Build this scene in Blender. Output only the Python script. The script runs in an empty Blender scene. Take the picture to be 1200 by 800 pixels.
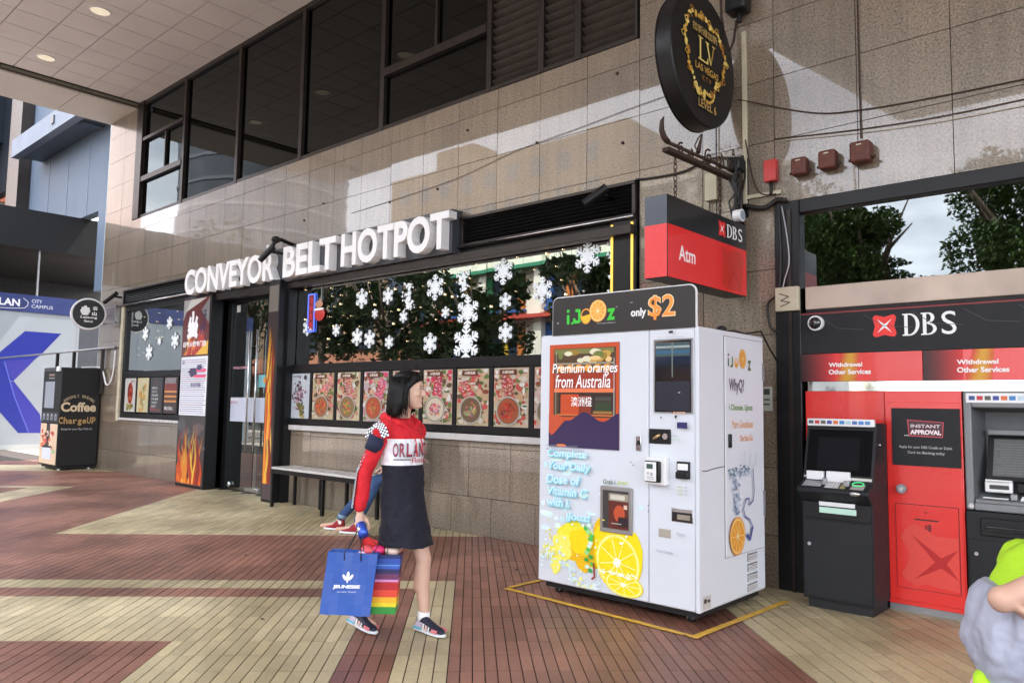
import bpy, bmesh, math, random
from mathutils import Vector, Matrix, Euler
import mathutils
R = math.radians
sc = bpy.context.scene
col = sc.collection
rnd = random.Random(7)

# ------------------------------------------------------------------ camera, sky, sun
cam_d = bpy.data.cameras.new('camera'); cam = bpy.data.objects.new('camera', cam_d); col.objects.link(cam)
cam_d.sensor_width = 36; cam_d.lens = 27.0; cam_d.clip_start = 0.05; cam_d.clip_end = 2000
def cam_matrix(th, pi_, ro, loc):
    f = Vector((math.sin(th)*math.cos(pi_), math.cos(th)*math.cos(pi_), math.sin(pi_)))
    r = Vector((math.cos(th), -math.sin(th), 0)); u = r.cross(f)
    c, s = math.cos(ro), math.sin(ro)
    r2 = c*r + s*u; u2 = -s*r + c*u
    m = Matrix(((r2.x, u2.x, -f.x, loc[0]), (r2.y, u2.y, -f.y, loc[1]), (r2.z, u2.z, -f.z, loc[2]), (0, 0, 0, 1)))
    return m
cam.matrix_world = cam_matrix(R(-42.07), R(4.70), R(0.888), (0, -6.418, 1.5))
sc.camera = cam

SUN_EL, SUN_AZ = 60.0, 15.0          # azimuth measured from +Y (behind the building) towards +X
w = bpy.data.worlds.new('World'); sc.world = w; w.use_nodes = True
nt = w.node_tree; N = nt.nodes; L = nt.links; N.clear()
sky = N.new('ShaderNodeTexSky'); sky.sky_type = 'NISHITA'; sky.sun_disc = False
sky.sun_elevation = R(SUN_EL); sky.sun_rotation = R(SUN_AZ); sky.dust_density = 2.0
bg = N.new('ShaderNodeBackground'); bg.inputs[1].default_value = 0.15
outw = N.new('ShaderNodeOutputWorld')
tc = N.new('ShaderNodeTexCoord'); mp = N.new('ShaderNodeMapping'); mp.inputs['Scale'].default_value = (1, 1, 2.6)
nz = N.new('ShaderNodeTexNoise'); nz.inputs['Scale'].default_value = 2.2; nz.inputs['Detail'].default_value = 8; nz.inputs['Roughness'].default_value = .58
cr = N.new('ShaderNodeValToRGB'); cr.color_ramp.elements[0].position = .38; cr.color_ramp.elements[1].position = .56; cr.color_ramp.elements[0].color = (.45,.45,.45,1)
mx = N.new('ShaderNodeMix'); mx.data_type = 'RGBA'
mx.inputs[7].default_value = (14.0, 14.6, 16.0, 1)
L.new(tc.outputs['Generated'], mp.inputs[0]); L.new(mp.outputs[0], nz.inputs[0]); L.new(nz.outputs[0], cr.inputs[0])
L.new(cr.outputs[0], mx.inputs[0]); L.new(sky.outputs[0], mx.inputs[6]); L.new(mx.outputs[2], bg.inputs[0]); L.new(bg.outputs[0], outw.inputs[0])

sd = bpy.data.lights.new('sun', 'SUN'); sd.energy = 4.0; sd.angle = R(.53); sd.color = (1, .97, .93)
so = bpy.data.objects.new('sun', sd); col.objects.link(so)
sdir = Vector((math.sin(R(SUN_AZ))*math.cos(R(SUN_EL)), math.cos(R(SUN_AZ))*math.cos(R(SUN_EL)), math.sin(R(SUN_EL))))
so.rotation_euler = sdir.to_track_quat('Z', 'Y').to_euler(); so.location = (0, 10, 40)
vs = sc.view_settings; vs.view_transform = 'Standard'; vs.look = 'None'; vs.gamma = 1; vs.exposure = 1.36
sc.cycles.max_bounces = 6; sc.cycles.transparent_max_bounces = 12; sc.cycles.caustics_reflective = False; sc.cycles.caustics_refractive = False

# ------------------------------------------------------------------ colours and materials
def lin(c):
    return tuple((x/12.92 if x <= .04045 else ((x+.055)/1.055)**2.4) for x in c)
def hx(r, g, b, k=1.0):
    c = lin((r/255, g/255, b/255)); return (c[0]*k, c[1]*k, c[2]*k)
def new_mat(name):
    m = bpy.data.materials.new(name); m.use_nodes = True
    return m, m.node_tree.nodes, m.node_tree.links, m.node_tree.nodes['Principled BSDF']
def mat(name, c, rough=.5, metal=0., var=.12, scale=6., coat=0., emit=None, estr=0., bump=0., bscale=60., spec=.5, dirt=0.):
    m, n, l, p = new_mat(name)
    p.inputs['Roughness'].default_value = rough; p.inputs['Metallic'].default_value = metal
    p.inputs['Coat Weight'].default_value = coat; p.inputs['Coat Roughness'].default_value = .05
    p.inputs['Specular IOR Level'].default_value = spec
    g = n.new('ShaderNodeNewGeometry')
    z = n.new('ShaderNodeTexNoise'); z.inputs['Scale'].default_value = scale; z.inputs['Detail'].default_value = 5
    l.new(g.outputs['Position'], z.inputs['Vector'])
    mr = n.new('ShaderNodeMapRange'); mr.inputs['From Min'].default_value = .3; mr.inputs['From Max'].default_value = .7
    mr.inputs['To Min'].default_value = 1-var; mr.inputs['To Max'].default_value = 1+var*.6
    l.new(z.outputs[0], mr.inputs[0])
    mul = n.new('ShaderNodeMix'); mul.data_type = 'RGBA'; mul.blend_type = 'MULTIPLY'; mul.inputs[0].default_value = 1
    mul.inputs[6].default_value = (*c, 1); l.new(mr.outputs[0], mul.inputs[7]); l.new(mul.outputs[2], p.inputs['Base Color'])
    rr = n.new('ShaderNodeMapRange'); rr.inputs['To Min'].default_value = max(.0, rough-.08); rr.inputs['To Max'].default_value = min(1, rough+.1)
    z2 = n.new('ShaderNodeTexNoise'); z2.inputs['Scale'].default_value = scale*2.3; l.new(g.outputs['Position'], z2.inputs['Vector'])
    l.new(z2.outputs[0], rr.inputs[0]); l.new(rr.outputs[0], p.inputs['Roughness'])
    if emit: p.inputs['Emission Color'].default_value = (*emit, 1); p.inputs['Emission Strength'].default_value = estr
    if bump:
        zb = n.new('ShaderNodeTexNoise'); zb.inputs['Scale'].default_value = bscale; zb.inputs['Detail'].default_value = 4
        l.new(g.outputs['Position'], zb.inputs['Vector'])
        b = n.new('ShaderNodeBump'); b.inputs['Strength'].default_value = bump; b.inputs['Distance'].default_value = .01
        l.new(zb.outputs[0], b.inputs['Height']); l.new(b.outputs[0], p.inputs['Normal'])
    return m
def print_mat(name, rough=.4, coat=0., estr=0., grain=.06):
    m, n, l, p = new_mat(name)
    a = n.new('ShaderNodeAttribute'); a.attribute_name = 'Col'
    g = n.new('ShaderNodeNewGeometry'); z = n.new('ShaderNodeTexNoise'); z.inputs['Scale'].default_value = 35; z.inputs['Detail'].default_value = 6
    l.new(g.outputs['Position'], z.inputs['Vector'])
    mr = n.new('ShaderNodeMapRange'); mr.inputs['From Min'].default_value = .3; mr.inputs['From Max'].default_value = .7
    mr.inputs['To Min'].default_value = 1-grain; mr.inputs['To Max'].default_value = 1+grain*.5; l.new(z.outputs[0], mr.inputs[0])
    mul = n.new('ShaderNodeMix'); mul.data_type = 'RGBA'; mul.blend_type = 'MULTIPLY'; mul.inputs[0].default_value = 1
    l.new(a.outputs['Color'], mul.inputs[6]); l.new(mr.outputs[0], mul.inputs[7]); l.new(mul.outputs[2], p.inputs['Base Color'])
    p.inputs['Roughness'].default_value = rough; p.inputs['Coat Weight'].default_value = coat; p.inputs['Coat Roughness'].default_value = .06
    if estr: l.new(mul.outputs[2], p.inputs['Emission Color']); p.inputs['Emission Strength'].default_value = estr
    return m
def granite(name, k=.75, rough=.035, spec=1.0):
    m, n, l, p = new_mat(name)
    g = n.new('ShaderNodeNewGeometry')
    z = n.new('ShaderNodeTexNoise'); z.inputs['Scale'].default_value = 55; z.inputs['Detail'].default_value = 5; z.inputs['Roughness'].default_value = .75
    l.new(g.outputs['Position'], z.inputs['Vector'])
    r = n.new('ShaderNodeValToRGB'); e = r.color_ramp.elements
    e[0].position = .36; e[0].color = (.07*k, .055*k, .045*k, 1); e[1].position = .66; e[1].color = (.52*k, .43*k, .325*k, 1)
    for pos, c in ((.42, (.19, .148, .108)), (.47, (.30, .238, .172)), (.56, (.36, .285, .205))):
        q = e.new(pos); q.color = (c[0]*k, c[1]*k, c[2]*k, 1)
    l.new(z.outputs[0], r.inputs[0])
    # each slab a little different, plus wide weather stains
    oi = n.new('ShaderNodeObjectInfo'); m1 = n.new('ShaderNodeMapRange'); m1.inputs['To Min'].default_value = .9; m1.inputs['To Max'].default_value = 1.1
    l.new(oi.outputs['Random'], m1.inputs[0])
    z3 = n.new('ShaderNodeTexNoise'); z3.inputs['Scale'].default_value = 1.3; z3.inputs['Detail'].default_value = 4; l.new(g.outputs['Position'], z3.inputs['Vector'])
    m3 = n.new('ShaderNodeMapRange'); m3.inputs['From Min'].default_value = .3; m3.inputs['From Max'].default_value = .7; m3.inputs['To Min'].default_value = .84; m3.inputs['To Max'].default_value = 1.1
    l.new(z3.outputs[0], m3.inputs[0])
    # streaks running down
    ms = n.new('ShaderNodeMapping'); ms.inputs['Scale'].default_value = (9, 9, .5); l.new(g.outputs['Position'], ms.inputs[0])
    z4 = n.new('ShaderNodeTexNoise'); z4.inputs['Scale'].default_value = 1.5; z4.inputs['Detail'].default_value = 4; l.new(ms.outputs[0], z4.inputs['Vector'])
    m4 = n.new('ShaderNodeMapRange'); m4.inputs['From Min'].default_value = .35; m4.inputs['From Max'].default_value = .6; m4.inputs['To Min'].default_value = .86; m4.inputs['To Max'].default_value = 1.03
    l.new(z4.outputs[0], m4.inputs[0])
    # grime band that rises from the pavement
    sx = n.new('ShaderNodeSeparateXYZ'); l.new(g.outputs['Position'], sx.inputs[0])
    nadd = n.new('ShaderNodeMath'); nadd.operation = 'MULTIPLY_ADD'; nadd.inputs[1].default_value = -.45; l.new(z4.outputs[0], nadd.inputs[0]); l.new(sx.outputs[2], nadd.inputs[2])
    m5 = n.new('ShaderNodeMapRange'); m5.inputs['From Min'].default_value = -.22; m5.inputs['From Max'].default_value = .12; m5.inputs['To Min'].default_value = .72; m5.inputs['To Max'].default_value = 1
    l.new(nadd.outputs[0], m5.inputs[0])
    last = r.outputs[0]
    for src in (m1, m3, m4, m5):
        mu = n.new('ShaderNodeMix'); mu.data_type = 'RGBA'; mu.blend_type = 'MULTIPLY'; mu.inputs[0].default_value = 1
        l.new(last, mu.inputs[6]); l.new(src.outputs[0], mu.inputs[7]); last = mu.outputs[2]
    l.new(last, p.inputs['Base Color'])
    p.inputs['Roughness'].default_value = .3; p.inputs['Specular IOR Level'].default_value = .5
    p.inputs['Coat Weight'].default_value = 1; p.inputs['Coat Roughness'].default_value = .02; p.inputs['Coat IOR'].default_value = 1.58
    b = n.new('ShaderNodeBump'); b.inputs['Strength'].default_value = .02; b.inputs['Distance'].default_value = .002
    z5 = n.new('ShaderNodeTexNoise'); z5.inputs['Scale'].default_value = 2.5; l.new(g.outputs['Position'], z5.inputs['Vector'])
    l.new(z5.outputs[0], b.inputs['Height']); l.new(b.outputs[0], p.inputs['Coat Normal'])
    return m
def glass(name, base=.16, tint=(.8, .87, .85), body=None, amt=.0, ior=1.52):
    m = bpy.data.materials.new(name); m.use_nodes = True; n = m.node_tree.nodes; l = m.node_tree.links; n.clear()
    o = n.new('ShaderNodeOutputMaterial'); t = n.new('ShaderNodeBsdfTransparent'); t.inputs[0].default_value = (*tint, 1)
    gl = n.new('ShaderNodeBsdfGlossy'); gl.inputs['Roughness'].default_value = amt; gl.inputs[0].default_value = (.95, 1, .98, 1)
    fr = n.new('ShaderNodeFresnel'); fr.inputs[0].default_value = ior
    ma = n.new('ShaderNodeMath'); ma.operation = 'MULTIPLY_ADD'; ma.inputs[1].default_value = 1.0; ma.inputs[2].default_value = base; ma.use_clamp = True
    l.new(fr.outputs[0], ma.inputs[0])
    mixs = n.new('ShaderNodeMixShader'); l.new(ma.outputs[0], mixs.inputs[0]); l.new(t.outputs[0], mixs.inputs[1]); l.new(gl.outputs[0], mixs.inputs[2])
    g = n.new('ShaderNodeNewGeometry'); z = n.new('ShaderNodeTexNoise'); z.inputs['Scale'].default_value = .9; l.new(g.outputs['Position'], z.inputs['Vector'])
    b = n.new('ShaderNodeBump'); b.inputs['Strength'].default_value = .03; b.inputs['Distance'].default_value = .01; l.new(z.outputs[0], b.inputs['Height']); l.new(b.outputs[0], gl.inputs['Normal'])
    l.new(mixs.outputs[0], o.inputs[0])
    return m
def tile_mat(name, c1, c2, rough=.42):
    m, n, l, p = new_mat(name)
    g = n.new('ShaderNodeNewGeometry'); z = n.new('ShaderNodeTexNoise'); z.inputs['Scale'].default_value = .9; z.inputs['Detail'].default_value = 6
    l.new(g.outputs['Position'], z.inputs['Vector'])
    r = n.new('ShaderNodeValToRGB'); r.color_ramp.elements[0].position = .35; r.color_ramp.elements[1].position = .65
    r.color_ramp.elements[0].color = (*c1, 1); r.color_ramp.elements[1].color = (*c2, 1); l.new(z.outputs[0], r.inputs[0])
    zz = n.new('ShaderNodeTexNoise'); zz.inputs['Scale'].default_value = 45; zz.inputs['Detail'].default_value = 5; l.new(g.outputs['Position'], zz.inputs['Vector'])
    m1 = n.new('ShaderNodeMapRange'); m1.inputs['To Min'].default_value = .72; m1.inputs['To Max'].default_value = 1.25; l.new(zz.outputs[0], m1.inputs[0])
    m2 = n.new('ShaderNodeMapRange'); m2.inputs['To Min'].default_value = .84; m2.inputs['To Max'].default_value = 1.14
    wn = n.new('ShaderNodeAttribute'); wn.attribute_name = 'Tone'; l.new(wn.outputs['Fac'], m2.inputs[0])
    zs = n.new('ShaderNodeTexNoise'); zs.inputs['Scale'].default_value = .45; zs.inputs['Detail'].default_value = 7; zs.inputs['Roughness'].default_value = .65; l.new(g.outputs['Position'], zs.inputs['Vector'])
    m9 = n.new('ShaderNodeMapRange'); m9.inputs['From Min'].default_value = .38; m9.inputs['From Max'].default_value = .58; m9.inputs['To Min'].default_value = .74; m9.inputs['To Max'].default_value = 1.04; l.new(zs.outputs[0], m9.inputs[0])
    last = r.outputs[0]
    for src in (m1, m2, m9):
        mu = n.new('ShaderNodeMix'); mu.data_type = 'RGBA'; mu.blend_type = 'MULTIPLY'; mu.inputs[0].default_value = 1
        l.new(last, mu.inputs[6]); l.new(src.outputs[0], mu.inputs[7]); last = mu.outputs[2]
    l.new(last, p.inputs['Base Color'])
    r2 = n.new('ShaderNodeMapRange'); r2.inputs['To Min'].default_value = rough-.14; r2.inputs['To Max'].default_value = rough+.2; l.new(z.outputs[0], r2.inputs[0]); l.new(r2.outputs[0], p.inputs['Roughness'])
    return m

M = {}
M['granite'] = granite('polished_speckled_granite')
M['red_tile'] = tile_mat('red_clay_tile', (.205, .085, .056), (.31, .142, .096))
M['cream_tile'] = tile_mat('cream_tile', (.46, .375, .21), (.585, .49, .305))
M['mortar'] = mat('dark_mortar', (.075, .06, .05), .85, bump=.2)
M['far_paving'] = mat('far_paving', (.42, .35, .30), .6, var=.2, scale=2)
M['soffit'] = mat('ceiling_board', (.80, .77, .745), .55, var=.06, scale=1.2)
M['soffit_edge'] = mat('painted_soffit_panel', (.74, .70, .63), .4, var=.06, scale=1.2)
M['ceil_gap'] = mat('ceiling_gap', (.06, .05, .045), .8)
M['black_metal'] = mat('black_painted_metal', (.007, .007, .008), .38, var=.2, spec=.35)
M['black_matte'] = mat('matte_black', (.008, .008, .009), .6, var=.2)
M['bronze'] = mat('dark_bronze_frame', (.035, .028, .025), .32, .4, var=.2)
M['grey_metal'] = mat('grey_metal', (.30, .30, .31), .35, .5)
M['steel'] = mat('stainless_steel', (.62, .62, .63), .22, 1.)
M['louver'] = mat('dark_louver_blade', (.055, .046, .04), .45, var=.2)
M['glass_up'] = glass('dark_window_glass', .0, (.12, .12, .13), None, .0, 1.37)
M['glass_shop'] = glass('shopfront_glass', .36, (.8, .86, .84))
M['glass_door'] = glass('clear_door_glass', .20, (.72, .86, .82))
M['glass_atm'] = glass('transom_glass', .15, (.2, .22, .2), None, .012)
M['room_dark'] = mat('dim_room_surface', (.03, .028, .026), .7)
M['white'] = mat('white_enamel', (.80, .80, .80), .35, var=.04, scale=3)
M['machine_white'] = mat('machine_white_paint', (.66, .69, .735), .5, var=.03, scale=2, spec=.3)
M['letter'] = mat('white_sign_face', (.92, .92, .92), .45, var=.03)
M['bank_red'] = mat('bank_red_panel', (.72, .028, .022), .25, var=.05, scale=1.5, coat=.4)
M['charcoal'] = mat('charcoal_powder_coat', (.018, .019, .021), .5, var=.12, spec=.25)
M['atm_grey'] = mat('atm_grey_plastic', (.20, .21, .215), .4)
M['screen'] = mat('dark_screen', (.012, .013, .015), .08, var=.1, coat=1)
M['print'] = print_mat('flat_print')
M['print_dull'] = print_mat('dull_print', .7); M['print_dull'].node_tree.nodes['Principled BSDF'].inputs['Specular IOR Level'].default_value = .08
M['print_gloss'] = print_mat('glossy_print', .25, .4)
M['print_lit'] = print_mat('backlit_print', .3, .2, .04)
M['rust'] = mat('rusty_iron', (.055, .03, .022), .75, .2, var=.5, scale=40, bump=.5)
M['rustred'] = mat('weathered_red_paint', (.12, .034, .022), .6, var=.4, scale=30, bump=.3)
M['red_plastic'] = mat('red_plastic', (.55, .04, .035), .35)
M['cable'] = mat('black_cable', (.015, .014, .013), .5)
M['conduit'] = mat('cream_pvc_conduit', (.55, .50, .36), .5, var=.15)
M['sill'] = mat('pale_sill', (.58, .56, .54), .28, var=.08, scale=3)
M['beige'] = mat('stained_beige_panel', (.55, .44, .36), .55, var=.22, scale=2.5)
M['yellow'] = mat('yellow_floor_tape', (.72, .42, .04), .5, var=.3, scale=12)
M['yellow_neon'] = mat('yellow_edge_strip', (.8, .55, .08), .4, emit=(1, .62, .1), estr=.35)
M['blue_wall'] = mat('pale_blue_wall', (.13, .17, .23), .6, var=.1, scale=.6)
M['blue_white'] = mat('bluish_white_parapet', (.24, .27, .33), .6, var=.1, scale=.8)
M['navy_glass'] = mat('dark_navy_glass', (.02, .03, .045), .25)
M['hoard_white'] = mat('hoarding_vinyl', (.33, .36, .39), .4, var=.05, scale=1)
M['cream_wall'] = mat('cream_render', (.72, .67, .55), .8, var=.1, scale=.5)
M['tower'] = mat('tower_grey', (.14, .15, .17), .4, var=.2, scale=.3)
M['tan_wall'] = mat('tan_render', (.50, .37, .24), .8, var=.15, scale=.5)
M['leaf'] = mat('leaf_green', (.028, .052, .014), .5, var=.5, scale=1.5)
M['leaf2'] = mat('leaf_light_green', (.07, .115, .03), .5, var=.4, scale=1.5)
M['bark'] = mat('bark', (.09, .065, .045), .9, var=.3, scale=8, bump=.5)
M['asphalt'] = mat('asphalt', (.05, .05, .052), .85, var=.2, scale=3, bump=.3)
M['snow'] = mat('white_glitter_card', (.90, .96, .98), .85, var=.08, scale=20)
M['bulb'] = mat('warm_fairy_bulb', (1, .8, .5), .4, emit=(1, .72, .38), estr=.9)
M['downlight'] = mat('cream_downlight', (.85, .78, .60), .4, emit=(1, .88, .66), estr=.22)
def cmat(name, c, **k):
    if name not in M: M[name] = mat(name, c, **k)
    return M[name]

# ------------------------------------------------------------------ mesh helper
class G:
    def __init__(s): s.v = []; s.f = []; s.c = []; s.m = []; s.cc = None; s.mi = 0
    def face(s, idx): s.f.append(tuple(idx)); s.c.append(s.cc); s.m.append(s.mi)
    def add(s, vs_, fs):
        b = len(s.v); s.v.extend([tuple(p) for p in vs_])
        for f in fs: s.face([b+i for i in f])
        return b
    def box(s, x0, y0, z0, x1, y1, z1, mtx=None):
        if x0 > x1: x0, x1 = x1, x0
        if y0 > y1: y0, y1 = y1, y0
        if z0 > z1: z0, z1 = z1, z0
        vs_ = [Vector(p) for p in ((x0,y0,z0),(x1,y0,z0),(x1,y1,z0),(x0,y1,z0),(x0,y0,z1),(x1,y0,z1),(x1,y1,z1),(x0,y1,z1))]
        if mtx: vs_ = [mtx @ p for p in vs_]
        s.add(vs_, ((0,3,2,1),(4,5,6,7),(0,1,5,4),(1,2,6,5),(2,3,7,6),(3,0,4,7))); return s
    def quad(s, a, b, c, d): s.add((a, b, c, d), ((0,1,2,3),)); return s
    def poly(s, pts): s.add(pts, (tuple(range(len(pts))),)); return s
    def rings(s, rs, cap=True):
        n = len(rs[0]); base = len(s.v)
        for r in rs: s.v.extend([tuple(p) for p in r])
        for k in range(len(rs)-1):
            for i in range(n):
                j = (i+1) % n; a = base+k*n
                s.face((a+i, a+j, a+n+j, a+n+i))
        if cap:
            s.face([base+i for i in range(n)][::-1]); s.face([base+(len(rs)-1)*n+i for i in range(n)])
        return s
    def tube(s, path, r, n=8, cap=True):
        path = [Vector(p) for p in path]; rr = r if isinstance(r, (list, tuple)) else [r]*len(path); rs = []
        t0 = (path[1]-path[0]).normalized(); up = Vector((0,0,1)) if abs(t0.z) < .9 else Vector((1,0,0))
        x = t0.cross(up).normalized()
        for i, p in enumerate(path):
            t = ((path[min(i+1, len(path)-1)]-path[max(i-1, 0)])).normalized()
            x = (x - t*x.dot(t)).normalized(); y = t.cross(x)
            rs.append([p + (x*math.cos(a)+y*math.sin(a))*rr[i] for a in [2*math.pi*k/n for k in range(n)]])
        return s.rings(rs, cap)
    def ell(s, c, r, n=12, m=8, mtx=None):
        c = Vector(c); rs = []
        for k in range(m+1):
            ph = -math.pi/2 + math.pi*k/m; q = max(math.cos(ph), .02)
            ring = []
            for i in range(n):
                a = 2*math.pi*i/n; p = Vector((r[0]*q*math.cos(a), r[1]*q*math.sin(a), r[2]*math.sin(ph)))
                ring.append(c + (mtx @ p if mtx else p))
            rs.append(ring)
        return s.rings(rs)
    def torus(s, c, u, v, ru, rv, r, n=24, k=6):
        c, u, v = Vector(c), Vector(u), Vector(v); w_ = u.cross(v).normalized(); rs = []
        for i in range(n):
            a = 2*math.pi*i/n; p = c+u*ru*math.cos(a)+v*rv*math.sin(a); o = (u*math.cos(a)+v*math.sin(a)).normalized()
            rs.append([p+o*r*math.cos(b)+w_*r*math.sin(b) for b in [2*math.pi*j/k for j in range(k)]])
        base = len(s.v)
        for q in rs: s.v.extend([tuple(p) for p in q])
        for i in range(n):
            for j in range(k):
                i2, j2 = (i+1) % n, (j+1) % k
                s.face((base+i*k+j, base+i2*k+j, base+i2*k+j2, base+i*k+j2))
        return s
    def build(s, name, m, parent=None, bevel=0., smooth=False, label=None, loc=None, seg=2):
        off = Vector(parent['_loc']) if (parent is not None and '_loc' in parent) else Vector((0,0,0))
        if loc is not None and parent is None: off = Vector(loc)
        me = bpy.data.meshes.new(name)
        me.from_pydata([tuple(Vector(p)-off) for p in s.v], [], s.f); 
        ms = m if isinstance(m, (list, tuple)) else [m]
        for q in ms: me.materials.append(q)
        if len(ms) > 1: me.polygons.foreach_set('material_index', s.m)
        if any(c is not None for c in s.c):
            at = me.color_attributes.new('Col', 'FLOAT_COLOR', 'CORNER'); data = []
            for p in me.polygons:
                c = s.c[p.index] or (1,1,1)
                data += [c[0], c[1], c[2], 1]*p.loop_total
            at.data.foreach_set('color', data)
        if smooth: me.polygons.foreach_set('use_smooth', [True]*len(me.polygons))
        me.update()
        o = bpy.data.objects.new(name, me); col.objects.link(o)
        if parent is not None:
            o.parent = parent
            if parent.type == 'MESH': o['_loc'] = tuple(parent.get('_loc', (0,0,0)))
            else: o['_loc'] = tuple(off)
        elif loc is not None: o.location = off; o['_loc'] = tuple(off)
        else: o['_loc'] = (0,0,0)
        if bevel:
            b = o.modifiers.new('bevel', 'BEVEL'); b.width = bevel; b.segments = seg; b.limit_method = 'ANGLE'; b.angle_limit = R(40)
            for p in me.polygons: p.use_smooth = True
            try: me.set_sharp_from_angle(angle=R(50))
            except Exception: pass
        if label: o['label'] = label
        return o
def thing(name, loc, label, cat, group=None):
    o = bpy.data.objects.new(name, None); col.objects.link(o); o.location = loc; o.empty_display_size = .1
    o['_loc'] = tuple(loc); o['label'] = label; o['category'] = cat
    if group: o['group'] = group
    return o
def tag(o, label, cat, group=None):
    o['label'] = label; o['category'] = cat
    if group: o['group'] = group
    return o
def struct(o): o['kind'] = 'structure'; return o
def stuff(o): o['kind'] = 'stuff'; return o

_tcache = {}
def text_mesh(s, bold=0., extrude=0.):
    k = (s, bold, extrude)
    if k in _tcache: return _tcache[k]
    c = bpy.data.curves.new('lettering', 'FONT'); c.body = s; c.offset = bold; c.extrude = extrude; c.resolution_u = 4
    o = bpy.data.objects.new('lettering', c); col.objects.link(o)
    dg = bpy.context.evaluated_depsgraph_get(); dg.update()
    me = bpy.data.meshes.new_from_object(o.evaluated_get(dg))
    vs_ = [v.co.copy() for v in me.vertices]; fs = [tuple(p.vertices) for p in me.polygons]
    bpy.data.objects.remove(o); bpy.data.curves.remove(c); bpy.data.meshes.remove(me)
    xs = [v.x for v in vs_]; ys = [v.y for v in vs_]
    _tcache[k] = (vs_, fs, (min(xs), min(ys), max(xs), max(ys))); return _tcache[k]

class Pr:
    """flat print laid on a face: u to the right, v up, n towards the viewer"""
    def __init__(s, o, u=(1,0,0), v=(0,0,1), g=None):
        s.o, s.u, s.v = Vector(o), Vector(u).normalized(), Vector(v).normalized(); s.n = s.u.cross(s.v); s.g = g or G(); s.k = 0; s.step = .00007; s.base = .0010
    def P(s, a, b): return s.o + s.u*a + s.v*b + s.n*(s.base+s.k*s.step)
    def poly(s, pts, c): s.g.cc = c; s.g.poly([s.P(*p) for p in pts]); s.k += 1; return s
    def rect(s, a, b, c_, d, c): return s.poly(((a,b),(c_,b),(c_,d),(a,d)), c)
    def ell(s, a, b, ra, rb, c, n=24, wob=0., rot=0.):
        pts = []
        for i in range(n):
            t = 2*math.pi*i/n; q = 1+wob*(rnd.random()-.5)
            x, y = ra*q*math.cos(t), rb*q*math.sin(t)
            pts.append((a+x*math.cos(rot)-y*math.sin(rot), b+x*math.sin(rot)+y*math.cos(rot)))
        return s.poly(pts, c)
    def line(s, pts, wd, c):
        s.g.cc = c
        for i in range(len(pts)-1):
            a, b = Vector(pts[i]), Vector(pts[i+1]); d = b-a
            if d.length < 1e-6: continue
            d.normalize(); q = Vector((-d.y, d.x))*wd/2; a2 = a-d*wd*.2; b2 = b+d*wd*.2
            s.g.poly([s.P(*p) for p in (a2-q, b2-q, b2+q, a2+q)]); s.k += .12
        s.k += 1; return s
    def text(s, t, a, b, c_, d, c, bold=0., shear=0., warp=None):
        vs_, fs, bb = text_mesh(t, bold); s.g.cc = c
        W = max(bb[2]-bb[0], 1e-6); H = max(bb[3]-bb[1], 1e-6); pts = []
        for p in vs_:
            x = a+(p.x-bb[0])/W*(c_-a); y = b+(p.y-bb[1])/H*(d-b)
            x += shear*(y-b)
            if warp: x, y = warp(x, y)
            pts.append(s.P(x, y))
        s.g.add(pts, fs); s.k += 1; return s
    def build(s, name, parent, m=None): return s.g.build(name, m or M['print'], parent)
    def cut(s, name, parent, m=None): s.build(name, parent, m); s.g = G()
XF = dict(u=(1,0,0), v=(0,0,1))            # faces -Y
XS = dict(u=(0,1,0), v=(0,0,1))            # faces +X
WHITE = (.85,.85,.85)

# ------------------------------------------------------------------ floor
ORD = 'first second third fourth fifth sixth seventh eighth ninth tenth eleventh twelfth thirteenth fourteenth fifteenth sixteenth seventeenth eighteenth'.split()
S2 = math.sqrt(2)
def st(s, t): return ((s-t)/S2, (s+t)/S2)
ground = G().box(-400, -300, -1.0, 200, 200, -.035).build('ground', M['asphalt']); struct(ground)
floor = G().box(-34, -14.0, -.05, 14, .35, -.007).build('floor', M['mortar']); struct(floor)
G().box(-34, -14.15, -.05, 14, -14.0, .004).build('kerb', M['far_paving'], floor)
def is_cream(s, t):
    if s > -2.63: return True
    if -4.97 < s < -4.645 and t < 2.156: return True
    if 1.88 < t < 2.156 and s < -4.645: return True
    if .494 < t < 1.602 and s < -5.28: return True
    if t <= .494 and -6.39 < s < -5.28: return True
    if t > 4.372 and s > -9.13: return True
    if 8.80 < t < 9.08 and s < -11.28: return True
    if -11.86 < s < -11.28 and t < 9.08 and t > 5: return True
    if 11.85 < t < 13.2: return True
    return False
s_lines = []
s = -4.645
while s < -.1: s_lines.append((s, s+.0705 if s < -2.66 else s+.105)); s = s_lines[-1][1]
s = -4.645
while s > -19: s_lines.append((s-.0787, s)); s -= .0787
tiles = []
for (s0, s1) in s_lines:
    for k in range(-9, 62):
        t0 = -.060+.277*k; t1 = t0+.277
        x, y = st((s0+s1)/2, (t0+t1)/2)
        if y > .10 or y < -6.9 or x > 1.5 or x < -21: continue
        # visible wedge only (a margin round the frame)
        dx, dy = x, y+6.418
        fw = dx*math.sin(R(-42.07))+dy*math.cos(R(-42.07)); rt = dx*math.cos(R(-42.07))-dy*math.sin(R(-42.07))
        if fw < 2.6 or abs(rt) > fw*.667*1.35+.6: continue
        tiles.append((fw, s0, s1, t0, t1))
tiles.sort()
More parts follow.
